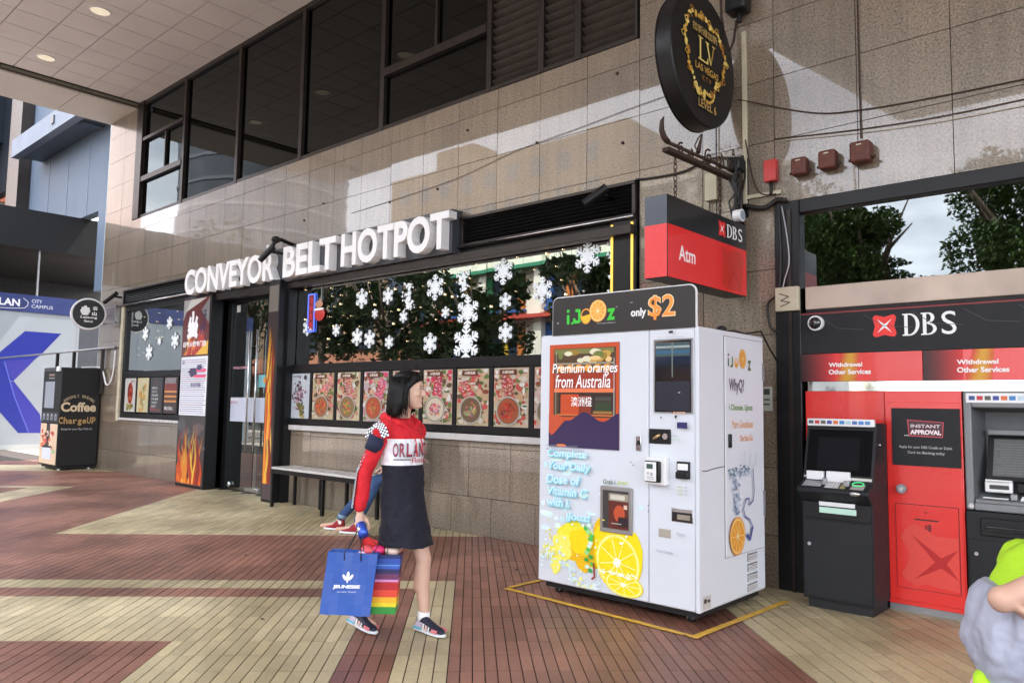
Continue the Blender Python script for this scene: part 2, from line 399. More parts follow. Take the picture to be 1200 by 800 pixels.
def tile_geo(g, s0, s1, t0, t1, h, off=(0,0), j=.0034):
    if s0 > -2.7: j = .0055
    a, b, c, d = st(s0+j, t0+j*.6), st(s1-j, t0+j*.6), st(s1-j, t1-j*.6), st(s0+j, t1-j*.6)
    top = [(p[0]-off[0], p[1]-off[1], h) for p in (a, b, c, d)]; bot = [(p[0]-off[0], p[1]-off[1], -.006) for p in (a, b, c, d)]
    g.add(top+bot, ((0,1,2,3),(0,4,5,1),(1,5,6,2),(2,6,7,3),(3,7,4,0)))
def add_tone(me, vals):
    at = me.attributes.new('Tone', 'FLOAT', 'FACE'); at.data.foreach_set('value', vals)
# the 300 nearest tiles are parts one by one, the rest one joined part per colour
def tri_clip_ok(t): return True
nshow = 0
for i, (fw, s0, s1, t0, t1) in enumerate(tiles):
    if fw > 3.05 and nshow < 300:
        nshow += 1
near = [t for t in tiles if t[0] > 2.75][:300]
nearset = set(near)
for tl in near:
    fw, s0, s1, t0, t1 = tl; g = G(); x, y = st((s0+s1)/2, (t0+t1)/2)
    tile_geo(g, s0, s1, t0, t1, rnd.uniform(-.0008, .0008), (x, y))
    me_o = g.build('floor_tile', M['cream_tile'] if is_cream((s0+s1)/2, (t0+t1)/2) else M['red_tile'], floor)
    me_o.location = (x, y, 0); add_tone(me_o.data, [rnd.random()]*5)
gr, gc = G(), G(); tr, tcn = [], []
for tl in tiles:
    if tl in nearset: continue
    fw, s0, s1, t0, t1 = tl
    cr_ = is_cream((s0+s1)/2, (t0+t1)/2)
    tile_geo(gc if cr_ else gr, s0, s1, t0, t1, rnd.uniform(-.0008, .0008)); (tcn if cr_ else tr).extend([rnd.random()]*5)
o = gr.build('red_floor_tiles', M['red_tile'], floor); add_tone(o.data, tr); stuff(o)
o = gc.build('cream_floor_tiles', M['cream_tile'], floor); add_tone(o.data, tcn); stuff(o)
# plain paving outside the tiled part that the picture shows
gp = G(); gp.box(-60, -14, -.03, -34, 12, -.006); gp.build('outer_paving', M['far_paving'], floor)
o = G().box(-34, .35, -.05, -18.6, 6, -.006).build('side_paving', M['far_paving'], floor)
G().box(-34, -13.99, -.006, 14, -6.9, -.001).build('rear_paving', M['far_paving'], floor)

# ------------------------------------------------------------------ shop building
bld = thing('shop_building', (-7, 0, 0), 'long building faced in polished speckled tan granite with dark upper windows', 'building')
XV = [-18.05, -17.21] + [-4.11-.655*k for k in range(20, 0, -1)] + [-4.11, -3.415, -2.72, -2.02, -1.33, -.64, .05, .75, 1.45, 2.15]
XV = sorted(set(round(x, 4) for x in XV)); XV2 = sorted(round(x-.37, 4) for x in XV)
ZR = [0, .43] + [.43+.57*k for k in range(1, 14)]
regs = [(-18.05, -16.6, 0, 7.66), (-16.6, -4.11, 3.76, 5.228), (-4.11, 2.15, 3.28, 7.74), (-4.11, -2.72, 0, 3.28),
        (-16.6, -13.5, 0, 1.06), (-10.36, -4.11, 0, 1.07)]
pan = G(); npan = 0
def slab(x0, x1, z0, z1, main):
    global npan
    if x1-x0 < .03 or z1-z0 < .03: return
    j = .003; g = G(); cx, cz = (x0+x1)/2, (z0+z1)/2
    g.box(x0+j-cx, 0, z0+j-cz, x1-j-cx, .03, z1-j-cz)
    o = g.build('granite_slab', M['granite'], bld)
    o.location = Vector((cx, rnd.uniform(-.0012, .0012), cz))-Vector(bld['_loc'])
    # undo the offset build() gave a part drawn about its own centre
    for v in o.data.vertices: v.co += Vector(bld['_loc'])
    o.rotation_euler = (R(rnd.uniform(-.09, .09)), 0, R(rnd.uniform(-.11, .11)))
    npan += 1
for (x0, x1, z0, z1) in regs:
    zs = [z0]+[z for z in ZR if z0+.05 < z < z1-.05]+[z1]
    for zi in range(len(zs)-1):
        low = zs[zi] > .4 and zs[zi+1] < 1.1
        vs_ = XV2 if low else XV
        xs = [x0]+[x for x in vs_ if x0+.08 < x < x1-.08]+[x1]
        for xi in range(len(xs)-1): slab(xs[xi], xs[xi+1], zs[zi], zs[zi+1], True)
print('granite slabs', npan)
# solid wall behind the slabs
gw = G()
for (x0, x1, z0, z1) in regs: gw.box(x0, .031, z0, x1, .30, z1)
gw.build('backing_wall', M['black_matte'], bld)
# rest of the block: floors, roof and rear mass (keeps the sun off the walkway)
gb = G(); gb.box(-18.05, .9, 8.3, 14, 22, 16.5); gb.box(-18.05, 6.2, 0, 14, 22, 8.3); gb.box(2.15, 0, 0, 14, 6.2, 8.3)
gb.build('rear_block', M['cream_wall'], bld)
# end return of the wall with a pale blue-grey tube painted as sky light on its edge
G().box(-18.05, .03, 0, -17.9, .9, 7.66).build('wall_end', M['granite'], bld)
G().tube([(-18.16, .12, 0), (-18.16, .12, 7.9)], .085, 12).build('skylit_edge', cmat('pale_sky_light', (.42, .50, .52), rough=.4), bld, smooth=True)
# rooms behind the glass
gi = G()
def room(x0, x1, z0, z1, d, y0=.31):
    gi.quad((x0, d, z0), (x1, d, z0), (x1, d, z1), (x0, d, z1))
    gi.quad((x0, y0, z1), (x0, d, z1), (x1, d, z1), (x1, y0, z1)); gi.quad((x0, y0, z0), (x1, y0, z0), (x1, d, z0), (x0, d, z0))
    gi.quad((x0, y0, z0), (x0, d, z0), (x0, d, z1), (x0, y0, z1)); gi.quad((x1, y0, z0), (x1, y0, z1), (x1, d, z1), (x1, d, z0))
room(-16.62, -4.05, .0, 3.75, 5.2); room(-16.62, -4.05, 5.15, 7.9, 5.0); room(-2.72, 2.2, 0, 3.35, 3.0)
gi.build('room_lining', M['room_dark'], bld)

# upper windows
UM = [-16.58, -14.39, -12.31, -10.32, -8.30, -6.24]
Z0, Z1 = 5.23, 7.74
for i in range(5):
    x0, x1 = UM[i], UM[i+1]; g = G(); a = .045
    g.box(x0, .0, Z0, x0+a, .12, Z1); g.box(x1-a+.002, .0, Z0, x1, .12, Z1)
    if i == 0: g.box(x0, -.02, Z0, x0+.30, .12, Z1)
    g.box(x0+a, .01, Z0+.002, x1-a, .12, Z0+.06); g.box(x0+a, .01, Z1-.08, x1-a, .12, Z1+.03)
    panes = []
    if i in (0, 4):
        zt = 6.05; g.box(x0+a, -.01, zt-.055, x1-a, .115, zt+.055)
        xm = -15.22 if i == 0 else -7.22
        zh = 6.9 if i == 0 else Z1-.1
        if i == 0: g.box(x0+a, -.01, zh-.035, x1-a, .115, zh+.035)
        g.box(xm-.02, .01, zt+.05, xm+.02, .11, zh)
        panes = [(x0+a, x1-a, Z0+.06, zt-.05), (x0+a, xm-.02, zt+.05, zh-.03), (xm+.02, x1-a, zt+.05, zh-.03)]
        if i == 0: panes.append((x0+a, x1-a, zh+.03, Z1-.08))
    else: panes = [(x0+a, x1-a, Z0+.06, Z1-.08)]
    wdw = g.build('upper_window', M['bronze'], bld, bevel=.004)
    for (a0, a1, b0, b1) in panes:
        gg = G(); tl = rnd.uniform(-.0025, .0025); gg.poly(((a0, .06, b0), (a1, .06+tl, b0), (a1, .06+tl, b1), (a0, .06, b1)))
        gg.build('pane', M['glass_up'], wdw)
# louvre bank at the right end
LM = [-6.24, -5.42, -4.90, -4.13]
for i in range(3):
    x0, x1 = LM[i], LM[i+1]; g = G()
    g.box(x0, -.02, Z0, x0+.05, .14, Z1); g.box(x1-.03, -.02, Z0, x1, .14, Z1); g.box(x0+.05, -.01, Z0, x1-.03, .14, Z0+.05)
    lv = g.build('upper_louvre', M['bronze'], bld, bevel=.003)
    k = 0; z = Z0+.10
    me0 = None
    while z < Z1-.03:
        g2 = G(); c = Vector((0, .05, 0)); mt = Matrix.Translation((0, .05, z)) @ Matrix.Rotation(R(-38), 4, 'X')
        g2.box(x0+.05, -.05, -.006, x1-.03, .05, .006, mt); g2.build('louvre_blade', M['louver'], lv); z += .105
    G().box(x0, .16, Z0, x1, .2, Z1).build('louvre_backing', M['black_matte'], lv)

# canopy over the walkway
canopy = thing('walkway_canopy', (-10, -3, 7.75), 'high walkway canopy with pale square ceiling boards and a panelled end beam', 'canopy')
CZ = 7.75
cxs = [-16.54, -15.97]+[-15.97+.65*k for k in range(1, 42)]
cys = [.12, -.39]+[-.39-.65*k for k in range(1, 9)]+[-5.85]
gs = G()
def ctile(g, x0, x1, y0, y1, z=CZ):
    j = .009; g.box(x0+j, y1+j, z, x1-j, y0-j, z+.03)
LX = [-15.65+2.6*k for k in range(9)]; LY = [-2.055, -4.655]
ctn = 0
for i in range(len(cxs)-1):
    for j in range(len(cys)-1):
        x0, x1, y0, y1 = cxs[i], cxs[i+1], cys[j], cys[j+1]
        if y0-y1 < .1: continue
        if x1 < -3.6: 
            g = G(); ctile(g, x0, x1, y0, y1); g.build('ceiling_board', M['soffit'], canopy); ctn += 1
        else: ctile(gs, x0, x1, y0, y1)
for k in range(19):
    for j in range(8): ctile(gs, -4.4+.65*k, -4.4+.65*(k+1), -5.95-.6*j, -6.55-.6*j)
stuff(gs.build('ceiling_boards', M['soffit'], canopy)); print('ceiling boards', ctn)
gg = G(); gg.box(-16.54, -5.87, CZ+.031, 9, .33, CZ+.5)
gg.poly(((-5.19, -5.87, CZ+.02), (-4.46, -10.75, CZ+.02), (9, -10.75, CZ+.02), (9, -5.87, CZ+.02))[::-1])
gg.poly(((-5.19, -5.87, CZ+.5), (-4.46, -10.75, CZ+.5), (9, -10.75, CZ+.5), (9, -5.87, CZ+.5)))
gg.build('ceiling_grid', M['ceil_gap'], canopy)
ge = G(); ge.box(-16.56, -5.98, CZ-.10, -5.19, -5.87, CZ+.6)
def wallseg(a, b, z0, z1, th=.1):
    a, b = Vector((*a, 0)), Vector((*b, 0)); d = (b-a).normalized(); q = Vector((d.y, -d.x, 0))*th
    ge.add([a+Vector((0,0,z0)), b+Vector((0,0,z0)), b+q+Vector((0,0,z0)), a+q+Vector((0,0,z0)), a+Vector((0,0,z1)), b+Vector((0,0,z1)), b+q+Vector((0,0,z1)), a+q+Vector((0,0,z1))],
           ((0,3,2,1),(4,5,6,7),(0,1,5,4),(1,2,6,5),(2,3,7,6),(3,0,4,7)))
wallseg((-5.19, -5.87), (-4.46, -10.75), CZ-.10, CZ+.6); wallseg((-4.46, -10.75), (9, -10.75), CZ-.10, CZ+.6)
ge.build('canopy_edge', M['soffit_edge'], canopy)
# the end beam: separate soffit panels with open joints, a dark groove, then the ceiling
yy = .3; G().box(-18.04, -6.0, CZ-.07, -16.60, .03, CZ+.6).build('end_beam', M['ceil_gap'], canopy)
while yy > -6.0:
    y1 = max(yy-1.42, -6.0); G().box(-18.07, y1+.008, CZ-.10, -16.68, yy-.008 if yy < .2 else -.002, CZ-.072).build('beam_panel', M['soffit_edge'], canopy); 
    G().box(-16.68+.01, y1+.012, CZ-.06, -16.60+.02, yy-.012 if yy < .2 else -.002, CZ-.012).build('groove_strip', cmat('olive_groove', (.22,.21,.16)), canopy)
    G().box(-18.10, y1+.008, CZ-.10, -18.071, yy-.008, CZ+.62).build('beam_panel', M['soffit_edge'], canopy)
    yy = y1
for i, x in enumerate(LX):
    for j, y in enumerate(LY):
        nm = ('third','fourth')[0]
        pos = ['at the far left end','second from the left end','third from the left end','fourth from the left end','fifth from the left end','sixth from the left end','seventh from the left end','eighth from the left end','ninth from the left end'][i]
        t = thing('ceiling_downlight', (x, y, CZ), f'round recessed cream downlight {pos} of the row '+('nearer the wall' if j == 0 else 'nearer the street'), 'ceiling light', 'downlights in the walkway ceiling')
        g = G(); g.torus((x, y, CZ-.004), (1,0,0), (0,1,0), .155, .155, .012, 28, 6); g.build('trim_ring', M['white'], t, smooth=True)
        g = G(); n = 28; g.poly([(x+.145*math.cos(-2*math.pi*k/n), y+.145*math.sin(-2*math.pi*k/n), CZ-.003) for k in range(n)]); g.build('diffuser', M['downlight'], t)

# ------------------------------------------------------------------ shopfront: louvres, windows, sign
def louvre_bank(x0, x1, z0, z1, label, nb):
    t = thing('shop_louvre', ((x0+x1)/2, 0, z0), label, 'louvre')
    g = G(); g.box(x0, -.06, z1-.035, x1, .05, z1); g.box(x0, -.07, z0-.02, x1, .05, z0+.035); g.box(x0, -.05, z0+.035, x0+.04, .05, z1-.035); g.box(x1-.04, -.05, z0+.035, x1, .05, z1-.035)
    g.build('louvre_frame', M['bronze'], t, bevel=.004)
    for k in range(nb):
        z = z0+.05+(z1-z0-.09)*(k+.5)/nb; mt = Matrix.Translation((0, -.01, z)) @ Matrix.Rotation(R(-35), 4, 'X')
        G().box(x0+.04, -.03, -.004, x1-.04, .03, .004, mt).build('louvre_blade', M['black_metal'], t)
    G().tube([(x0, -.085, z0+.0), (x1, -.085, z0+.0)], .012, 8).build('hanging_rod', M['steel'], t, smooth=True)
    G().box(x0, .055, z0, x1, .06, z1).build('louvre_backing', M['black_matte'], t)
    return t
louvre_bank(-16.72, -13.60, 3.42, 3.75, 'black slatted louvre bank above the left shop window', 6)
louvre_bank(-6.62, -4.13, 3.38, 3.75, 'black slatted louvre bank right of the white shop letters', 7)
def shop_window(x0, x1, z0, zt, joints, nposter, px0, pitch, label):
    t = thing('shop_window', ((x0+x1)/2, 0, z0), label, 'window')
    g = G(); g.box(x0, -.02, z0, x0+.08, .1, zt); g.box(x1-.06, -.02, z0, x1, .1, zt)
    g.box(x0+.08, -.02, zt-.10, x1-.06, .1, zt); g.box(x0+.08, -.025, 1.93, x1-.06, .1, 2.05); g.box(x0+.08, -.025, z0, x1-.06, .1, z0+.09)
    g.build('window_frame', M['black_metal'], t, bevel=.004)
    for k in range(nposter+1):
        xx = px0-.035+pitch*k; G().box(xx-.03, -.02, z0+.09, xx+.03, .06, 1.93).build('mullion', M['black_metal'], t)
    js = [x0+.08]+joints+[x1-.06]
    for k in range(len(js)-1):
        a, b = js[k]+.004, js[k+1]-.004; tl = rnd.uniform(-.004, .004)
        G().poly(((a, .03, 2.05), (b, .03+tl, 2.05), (b, .03+tl, zt-.1), (a, .03, zt-.1))).build('pane', M['glass_shop'], t)
    return t
shop_window(-16.62, -13.50, 1.12, 3.40, [], 5, -16.44, .607, 'shop window left of the doors with fairy lights and four food posters')
shop_window(-10.42, -4.13, 1.16, 3.36, [-8.6, -6.235, -4.98], 10, -10.30, .607, 'long shop window with hanging snowflakes under the white letters')
t = thing('window_sill', (-7.3, 0, 1.1), 'pale metal sill under the long shop window', 'sill')
G().box(-10.42, -.05, 1.075, -4.11, .0-.002, 1.15).build('sill_strip', M['sill'], t, bevel=.005)
t = thing('window_sill', (-15, 0, 1.1), 'pale sill under the shop window left of the doors', 'sill')
G().box(-16.66, -.04, 1.065, -13.52, -.002, 1.115).build('sill_strip', M['sill'], t, bevel=.005)
t = thing('edge_post', (-4.2, 0, 1.2), 'black post with two yellow light strips at the right end of the long window', 'post')
G().box(-4.42, -.05, 1.16, -4.12, -.022, 3.37).build('post_face', M['black_metal'], t)
for x in (-4.40, -4.16): G().box(x-.012, -.062, 1.3, x+.012, -.051, 3.33).build('light_strip', M['yellow_neon'], t)

# CONVEYOR BELT HOTPOT
sign = thing('shop_sign', (-10, 0, 3.3), 'white block letters reading CONVEYOR BELT HOTPOT on a dark board above the doors', 'sign')
G().box(-10.72, -.17, 3.30, -6.64, .0-.004, 3.84).build('backboard', cmat('dark_slate_board', (.06,.065,.075), rough=.4), sign, bevel=.006)
G().box(-13.60, -.10, 3.30, -10.73, -.004, 3.74).build('backboard', M['black_metal'], sign, bevel=.006)
G().box(-13.60, -.13, 3.20, -4.13, -.004, 3.295).build('bottom_rail', M['bronze'], sign, bevel=.006)
def word(tx, x0, x1, z0, z1, y, dep):
    vs_, fs, bb = text_mesh(tx, .030, .5)
    pts = [Vector((x0+(p.x-bb[0])/(bb[2]-bb[0])*(x1-x0), y-(p.z+.5)*dep, z0+(p.y-bb[1])/(bb[3]-bb[1])*(z1-z0))) for p in vs_]
    par = list(range(len(pts)))
    def fd(a):
        while par[a] != a: par[a] = par[par[a]]; a = par[a]
        return a
    # weld by position, then split into separate letters
    key = {}
    for i, p in enumerate(pts):
        k = (round(p.x, 5), round(p.y, 5), round(p.z, 5))
        if k in key: par[fd(i)] = fd(key[k])
        else: key[k] = i
    for f in fs:
        for a in f[1:]: par[fd(a)] = fd(f[0])
    gr_ = {}
    for f in fs: gr_.setdefault(fd(f[0]), []).append(f)
    for k in sorted(gr_, key=lambda q: min(pts[i].x for f in gr_[q] for i in f)):
        g = G(); idx = {}
        for f in gr_[k]:
            q = []
            for i in f:
                if i not in idx: idx[i] = len(g.v); g.v.append(tuple(pts[i]))
                q.append(idx[i])
            g.face(q)
        g.build('letter', M['letter'], sign)
word('CONVEYOR', -13.38, -10.42, 3.33, 3.78, -.16, .13)
word('BELT', -10.16, -8.83, 3.33, 3.79, -.17, .13)
word('HOTPOT', -8.70, -6.56, 3.33, 3.79, -.17, .13)

# fire pillars beside the doors
def flames(pr, x0, x1, z0, z1, n, seed, big=1.):
    rr = random.Random(seed)
    for k in range(n):
        a = rr.uniform(x0+.02, x1-.08); h = rr.uniform(.3, 1.)*(z1-z0)*.9; wv = rr.uniform(.03, .10)*big; ph = rr.random()*6; am = rr.uniform(.01, .05)*big
        c = rr.choice([hx(230,90,30,.8), hx(245,150,50,.8), hx(200,60,30,.8), hx(250,200,70,.8), hx(150,45,25,.8)]); m_ = 10; lft, rgt = [], []
        for i in range(m_+1):
            f = i/m_; cx = a+am*math.sin(ph+f*6)*(1+f); wd = wv*(1-f)**.8*(.5+.5*math.sin(min(1, f*3)*1.57))
            zz = z0+.02+f*h
            lft.append((min(max(cx-wd, x0), x1), zz)); rgt.append((min(max(cx+wd, x0), x1), zz))
        for i in range(m_):
            pr.g.cc = tuple(q*(1-.45*i/m_) for q in c); pr.g.poly([pr.P(*lft[i]), pr.P(*rgt[i]), pr.P(*rgt[i+1]), pr.P(*lft[i+1])])
        pr.k += 1
p1 = thing('banner_pillar', (-13.05, 0, 0), 'lightbox pillar left of the doors with flame picture, white notice and red banner', 'pillar')
PY = -.20
G().box(-13.57, PY, 0, -12.53, .02, 3.30).build('pillar_body', M['black_metal'], p1, bevel=.006)
pr = Pr((-13.57, PY, 0), **XF)
pr.rect(.03, .04, 1.01, 1.22, hx(70,62,60,.7)); 
for k in range(14): pr.ell(rnd.uniform(.15,.9), rnd.uniform(.5,1.1), rnd.uniform(.08,.2), rnd.uniform(.05,.12), hx(105+rnd.randint(-25,15),95,95,.6), 12, .3)
flames(pr, .03, 1.01, .04, 1.22, 34, 5)
pr.rect(.03, 1.23, 1.01, 2.25, hx(225,226,232))
for k in range(26):
    z = 1.26+.037*k; pr.rect(.05, z, rnd.uniform(.9, .99), z+.011, hx(*rnd.choice([(110,110,150),(120,60,90),(90,95,130),(150,150,175)])))
pr.rect(.55, 1.88, .97, 1.93, hx(225,80,120)); pr.rect(.6, 1.98, .97, 2.03, hx(225,80,120)); pr.ell(.5, 1.98, .17, .07, hx(60,50,80), 14, .5); pr.ell(.72, 2.06, .1, .05, hx(70,70,110), 14, .6)
pr.text('山', .08, 2.12, .16, 2.2, hx(60,70,120), .02); pr.text('欢迎光临', .42, 1.72, .8, 1.8, hx(80,70,110), .02)
pr.rect(.03, 2.26, 1.01, 3.27, hx(105,40,32,.8))
for k in range(16): pr.poly([(rnd.uniform(.05,.95), 2.28), (rnd.uniform(.05,.95), 2.28), (rnd.uniform(.1,.9), rnd.uniform(2.4, 2.8))], hx(*rnd.choice([(190,45,35),(230,120,40),(160,35,30),(235,180,60)]), .8))
pr.poly([(.55, 2.28), (1.0, 2.28), (1.0, 2.52)], hx(240,190,60,.85))
pr.poly([(.04, 2.9), (.3, 3.26), (.04, 3.26)], hx(150,150,150)); pr.poly([(.12, 3.05), (.9, 3.26), (.3, 3.26)], hx(190,188,180)); pr.poly([(.7, 3.05), (1.0, 3.26), (1.0, 2.8)], hx(120,120,118))
pr.text('火', .2, 2.55, .62, 3.05, WHITE, .06); pr.ell(.4, 2.72, .19, .16, WHITE, 16, .5); pr.text('欢乐', .69, 2.84, .9, 3.06, hx(40,30,60), .05); pr.text('火锅', .69, 2.6, .88, 2.82, hx(60,40,90), .05)
pr.text('自助火锅专门店', .08, 2.42, .93, 2.52, WHITE, .03)
pr.build('poster_print', p1, M['print_lit'])
p2 = thing('flame_pillar', (-10.3, 0, 0), 'narrow lightbox pillar right of the doors with one tall flame picture', 'pillar')
X20 = -10.60
G().box(X20, PY-.05, 0, X20+.30, .02, 3.33).build('pillar_body', M['black_metal'], p2, bevel=.006)
pr = Pr((X20, PY-.05, 0), **XF); pr.rect(.02, .04, .28, 3.25, hx(55,42,42,.8)); pr.rect(.02, 2.85, .28, 3.25, hx(120,112,104,.8)); pr.rect(.02,.04,.28,.4,hx(90,75,80,.6))
flames(pr, .03, .27, .25, 2.95, 16, 9, .8); flames(pr, .03, .27, .9, 3.1, 9, 10, .6); flames(pr, .03, .27, 1.6, 2.9, 5, 11, .5)
pr.build('poster_print', p2, M['print_lit'])
G().box(X20+.302, -.12, 0, -10.30+.0+.06, .02, 3.33).build('pillar_side', M['black_metal'], p2)

# glass doors
drs = thing('glass_doors', (-11.6, .15, 0), 'double glass doors with long steel handles between the two flame pillars', 'door')
DY = .12
g = G(); g.box(-12.52, DY-.02, 0, -12.38, DY+.06, 3.28); g.box(-10.72, DY-.02, 0, -10.6, DY+.06, 3.28); g.box(-12.38, DY-.02, 3.16, -10.72, DY+.06, 3.28); g.build('door_frame', M['black_metal'], drs, bevel=.004)
g = G(); g.box(-12.38, DY+.0, .0, -10.72, DY+.05, .012); g.build('threshold', M['steel'], drs)
for (a, b) in ((-12.37, -11.56), (-11.54, -10.73)):
    G().box(a, DY+.015, .02, b, DY+.027, 3.15).build('glass_leaf', M['glass_door'], drs)
for x in (-11.68, -11.44, -11.02):
    hd = G().tube([(x, DY-.055, .68), (x, DY-.055, 2.66)], .016, 10).build('door_handle', M['steel'], drs, smooth=True)
    g = G(); g.tube([(x, DY-.055, .9), (x, DY+.014, .9)], .01, 8); g.tube([(x, DY-.055, 2.4), (x, DY+.014, 2.4)], .01, 8); g.build('handle_stud', M['steel'], hd, smooth=True)
g = G(); g.box(-11.75, DY+.0, .02, -11.35, DY+.04, .09); g.build('patch_fitting', M['steel'], drs, bevel=.005)
G().ell((-12.25, DY-.01, .1), (.05,.03,.05)).build('floor_lock', M['steel'], drs, smooth=True)
pr = Pr((-12.37, DY+.012, 0), **XF)
pr.rect(.02, 1.15, .80, 1.55, hx(200,205,220)); pr.rect(.85, 1.15, 1.62, 1.55, hx(190,196,212)); pr.rect(.02, 1.50, .3, 1.54, hx(225,225,230)); pr.text('推 PUSH', .03, 1.44, .25, 1.49, hx(180,60,60), .01)
for q in (.05, 1.2): 
    pr.text('WELCOME', q, 2.03, q+.5, 2.07, hx(225,170,185), .02)
pr.rect(.9, 1.72, 1.55, 1.92, hx(120,185,195)); pr.ell(1.1, 1.83, .05, .05, hx(225,150,60)); pr.rect(1.24, 1.76, 1.30, 1.88, hx(30,60,110)); pr.rect(1.42, 1.73, 1.53, 1.9, hx(215,205,80)); pr.rect(.1, 3.0, .22, 3.12, hx(200,200,200))
pr.build('door_stickers', drs)
# things seen through the doors
t = thing('reception_desk', (-11.8, 2.4, 0), 'dark counter with small bright boxes behind the left door leaf', 'counter')
G().box(-12.6, 2.2, 0, -10.9, 2.8, 1.05).build('desk', cmat('dark_wood', (.05,.03,.02)), t, bevel=.01)
for i, (x, wd, h, c) in enumerate(((-12.35, .2, .28, (.6,.35,.25)), (-12.05, .3, .26, (.75,.75,.8)), (-12.0, .12, .62, (.8,.82,.85)), (-11.6, .12, .25, (.6,.4,.15)))):
    tag(G().box(x, 2.3+.02*i, 1.052, x+wd, 2.45+.02*i, 1.052+h).build('counter_box', cmat(f'box_paint_{"abcd"[i]}', c), None, bevel=.01, loc=(x, 2.3, 1.05)),
        ('short reddish box at the left end of the counter behind the doors', 'wide white box on the counter behind the doors', 'tall narrow white box on the counter behind the doors', 'amber box at the right end of the counter behind the doors')[i], 'box', 'boxes on the counter behind the doors')

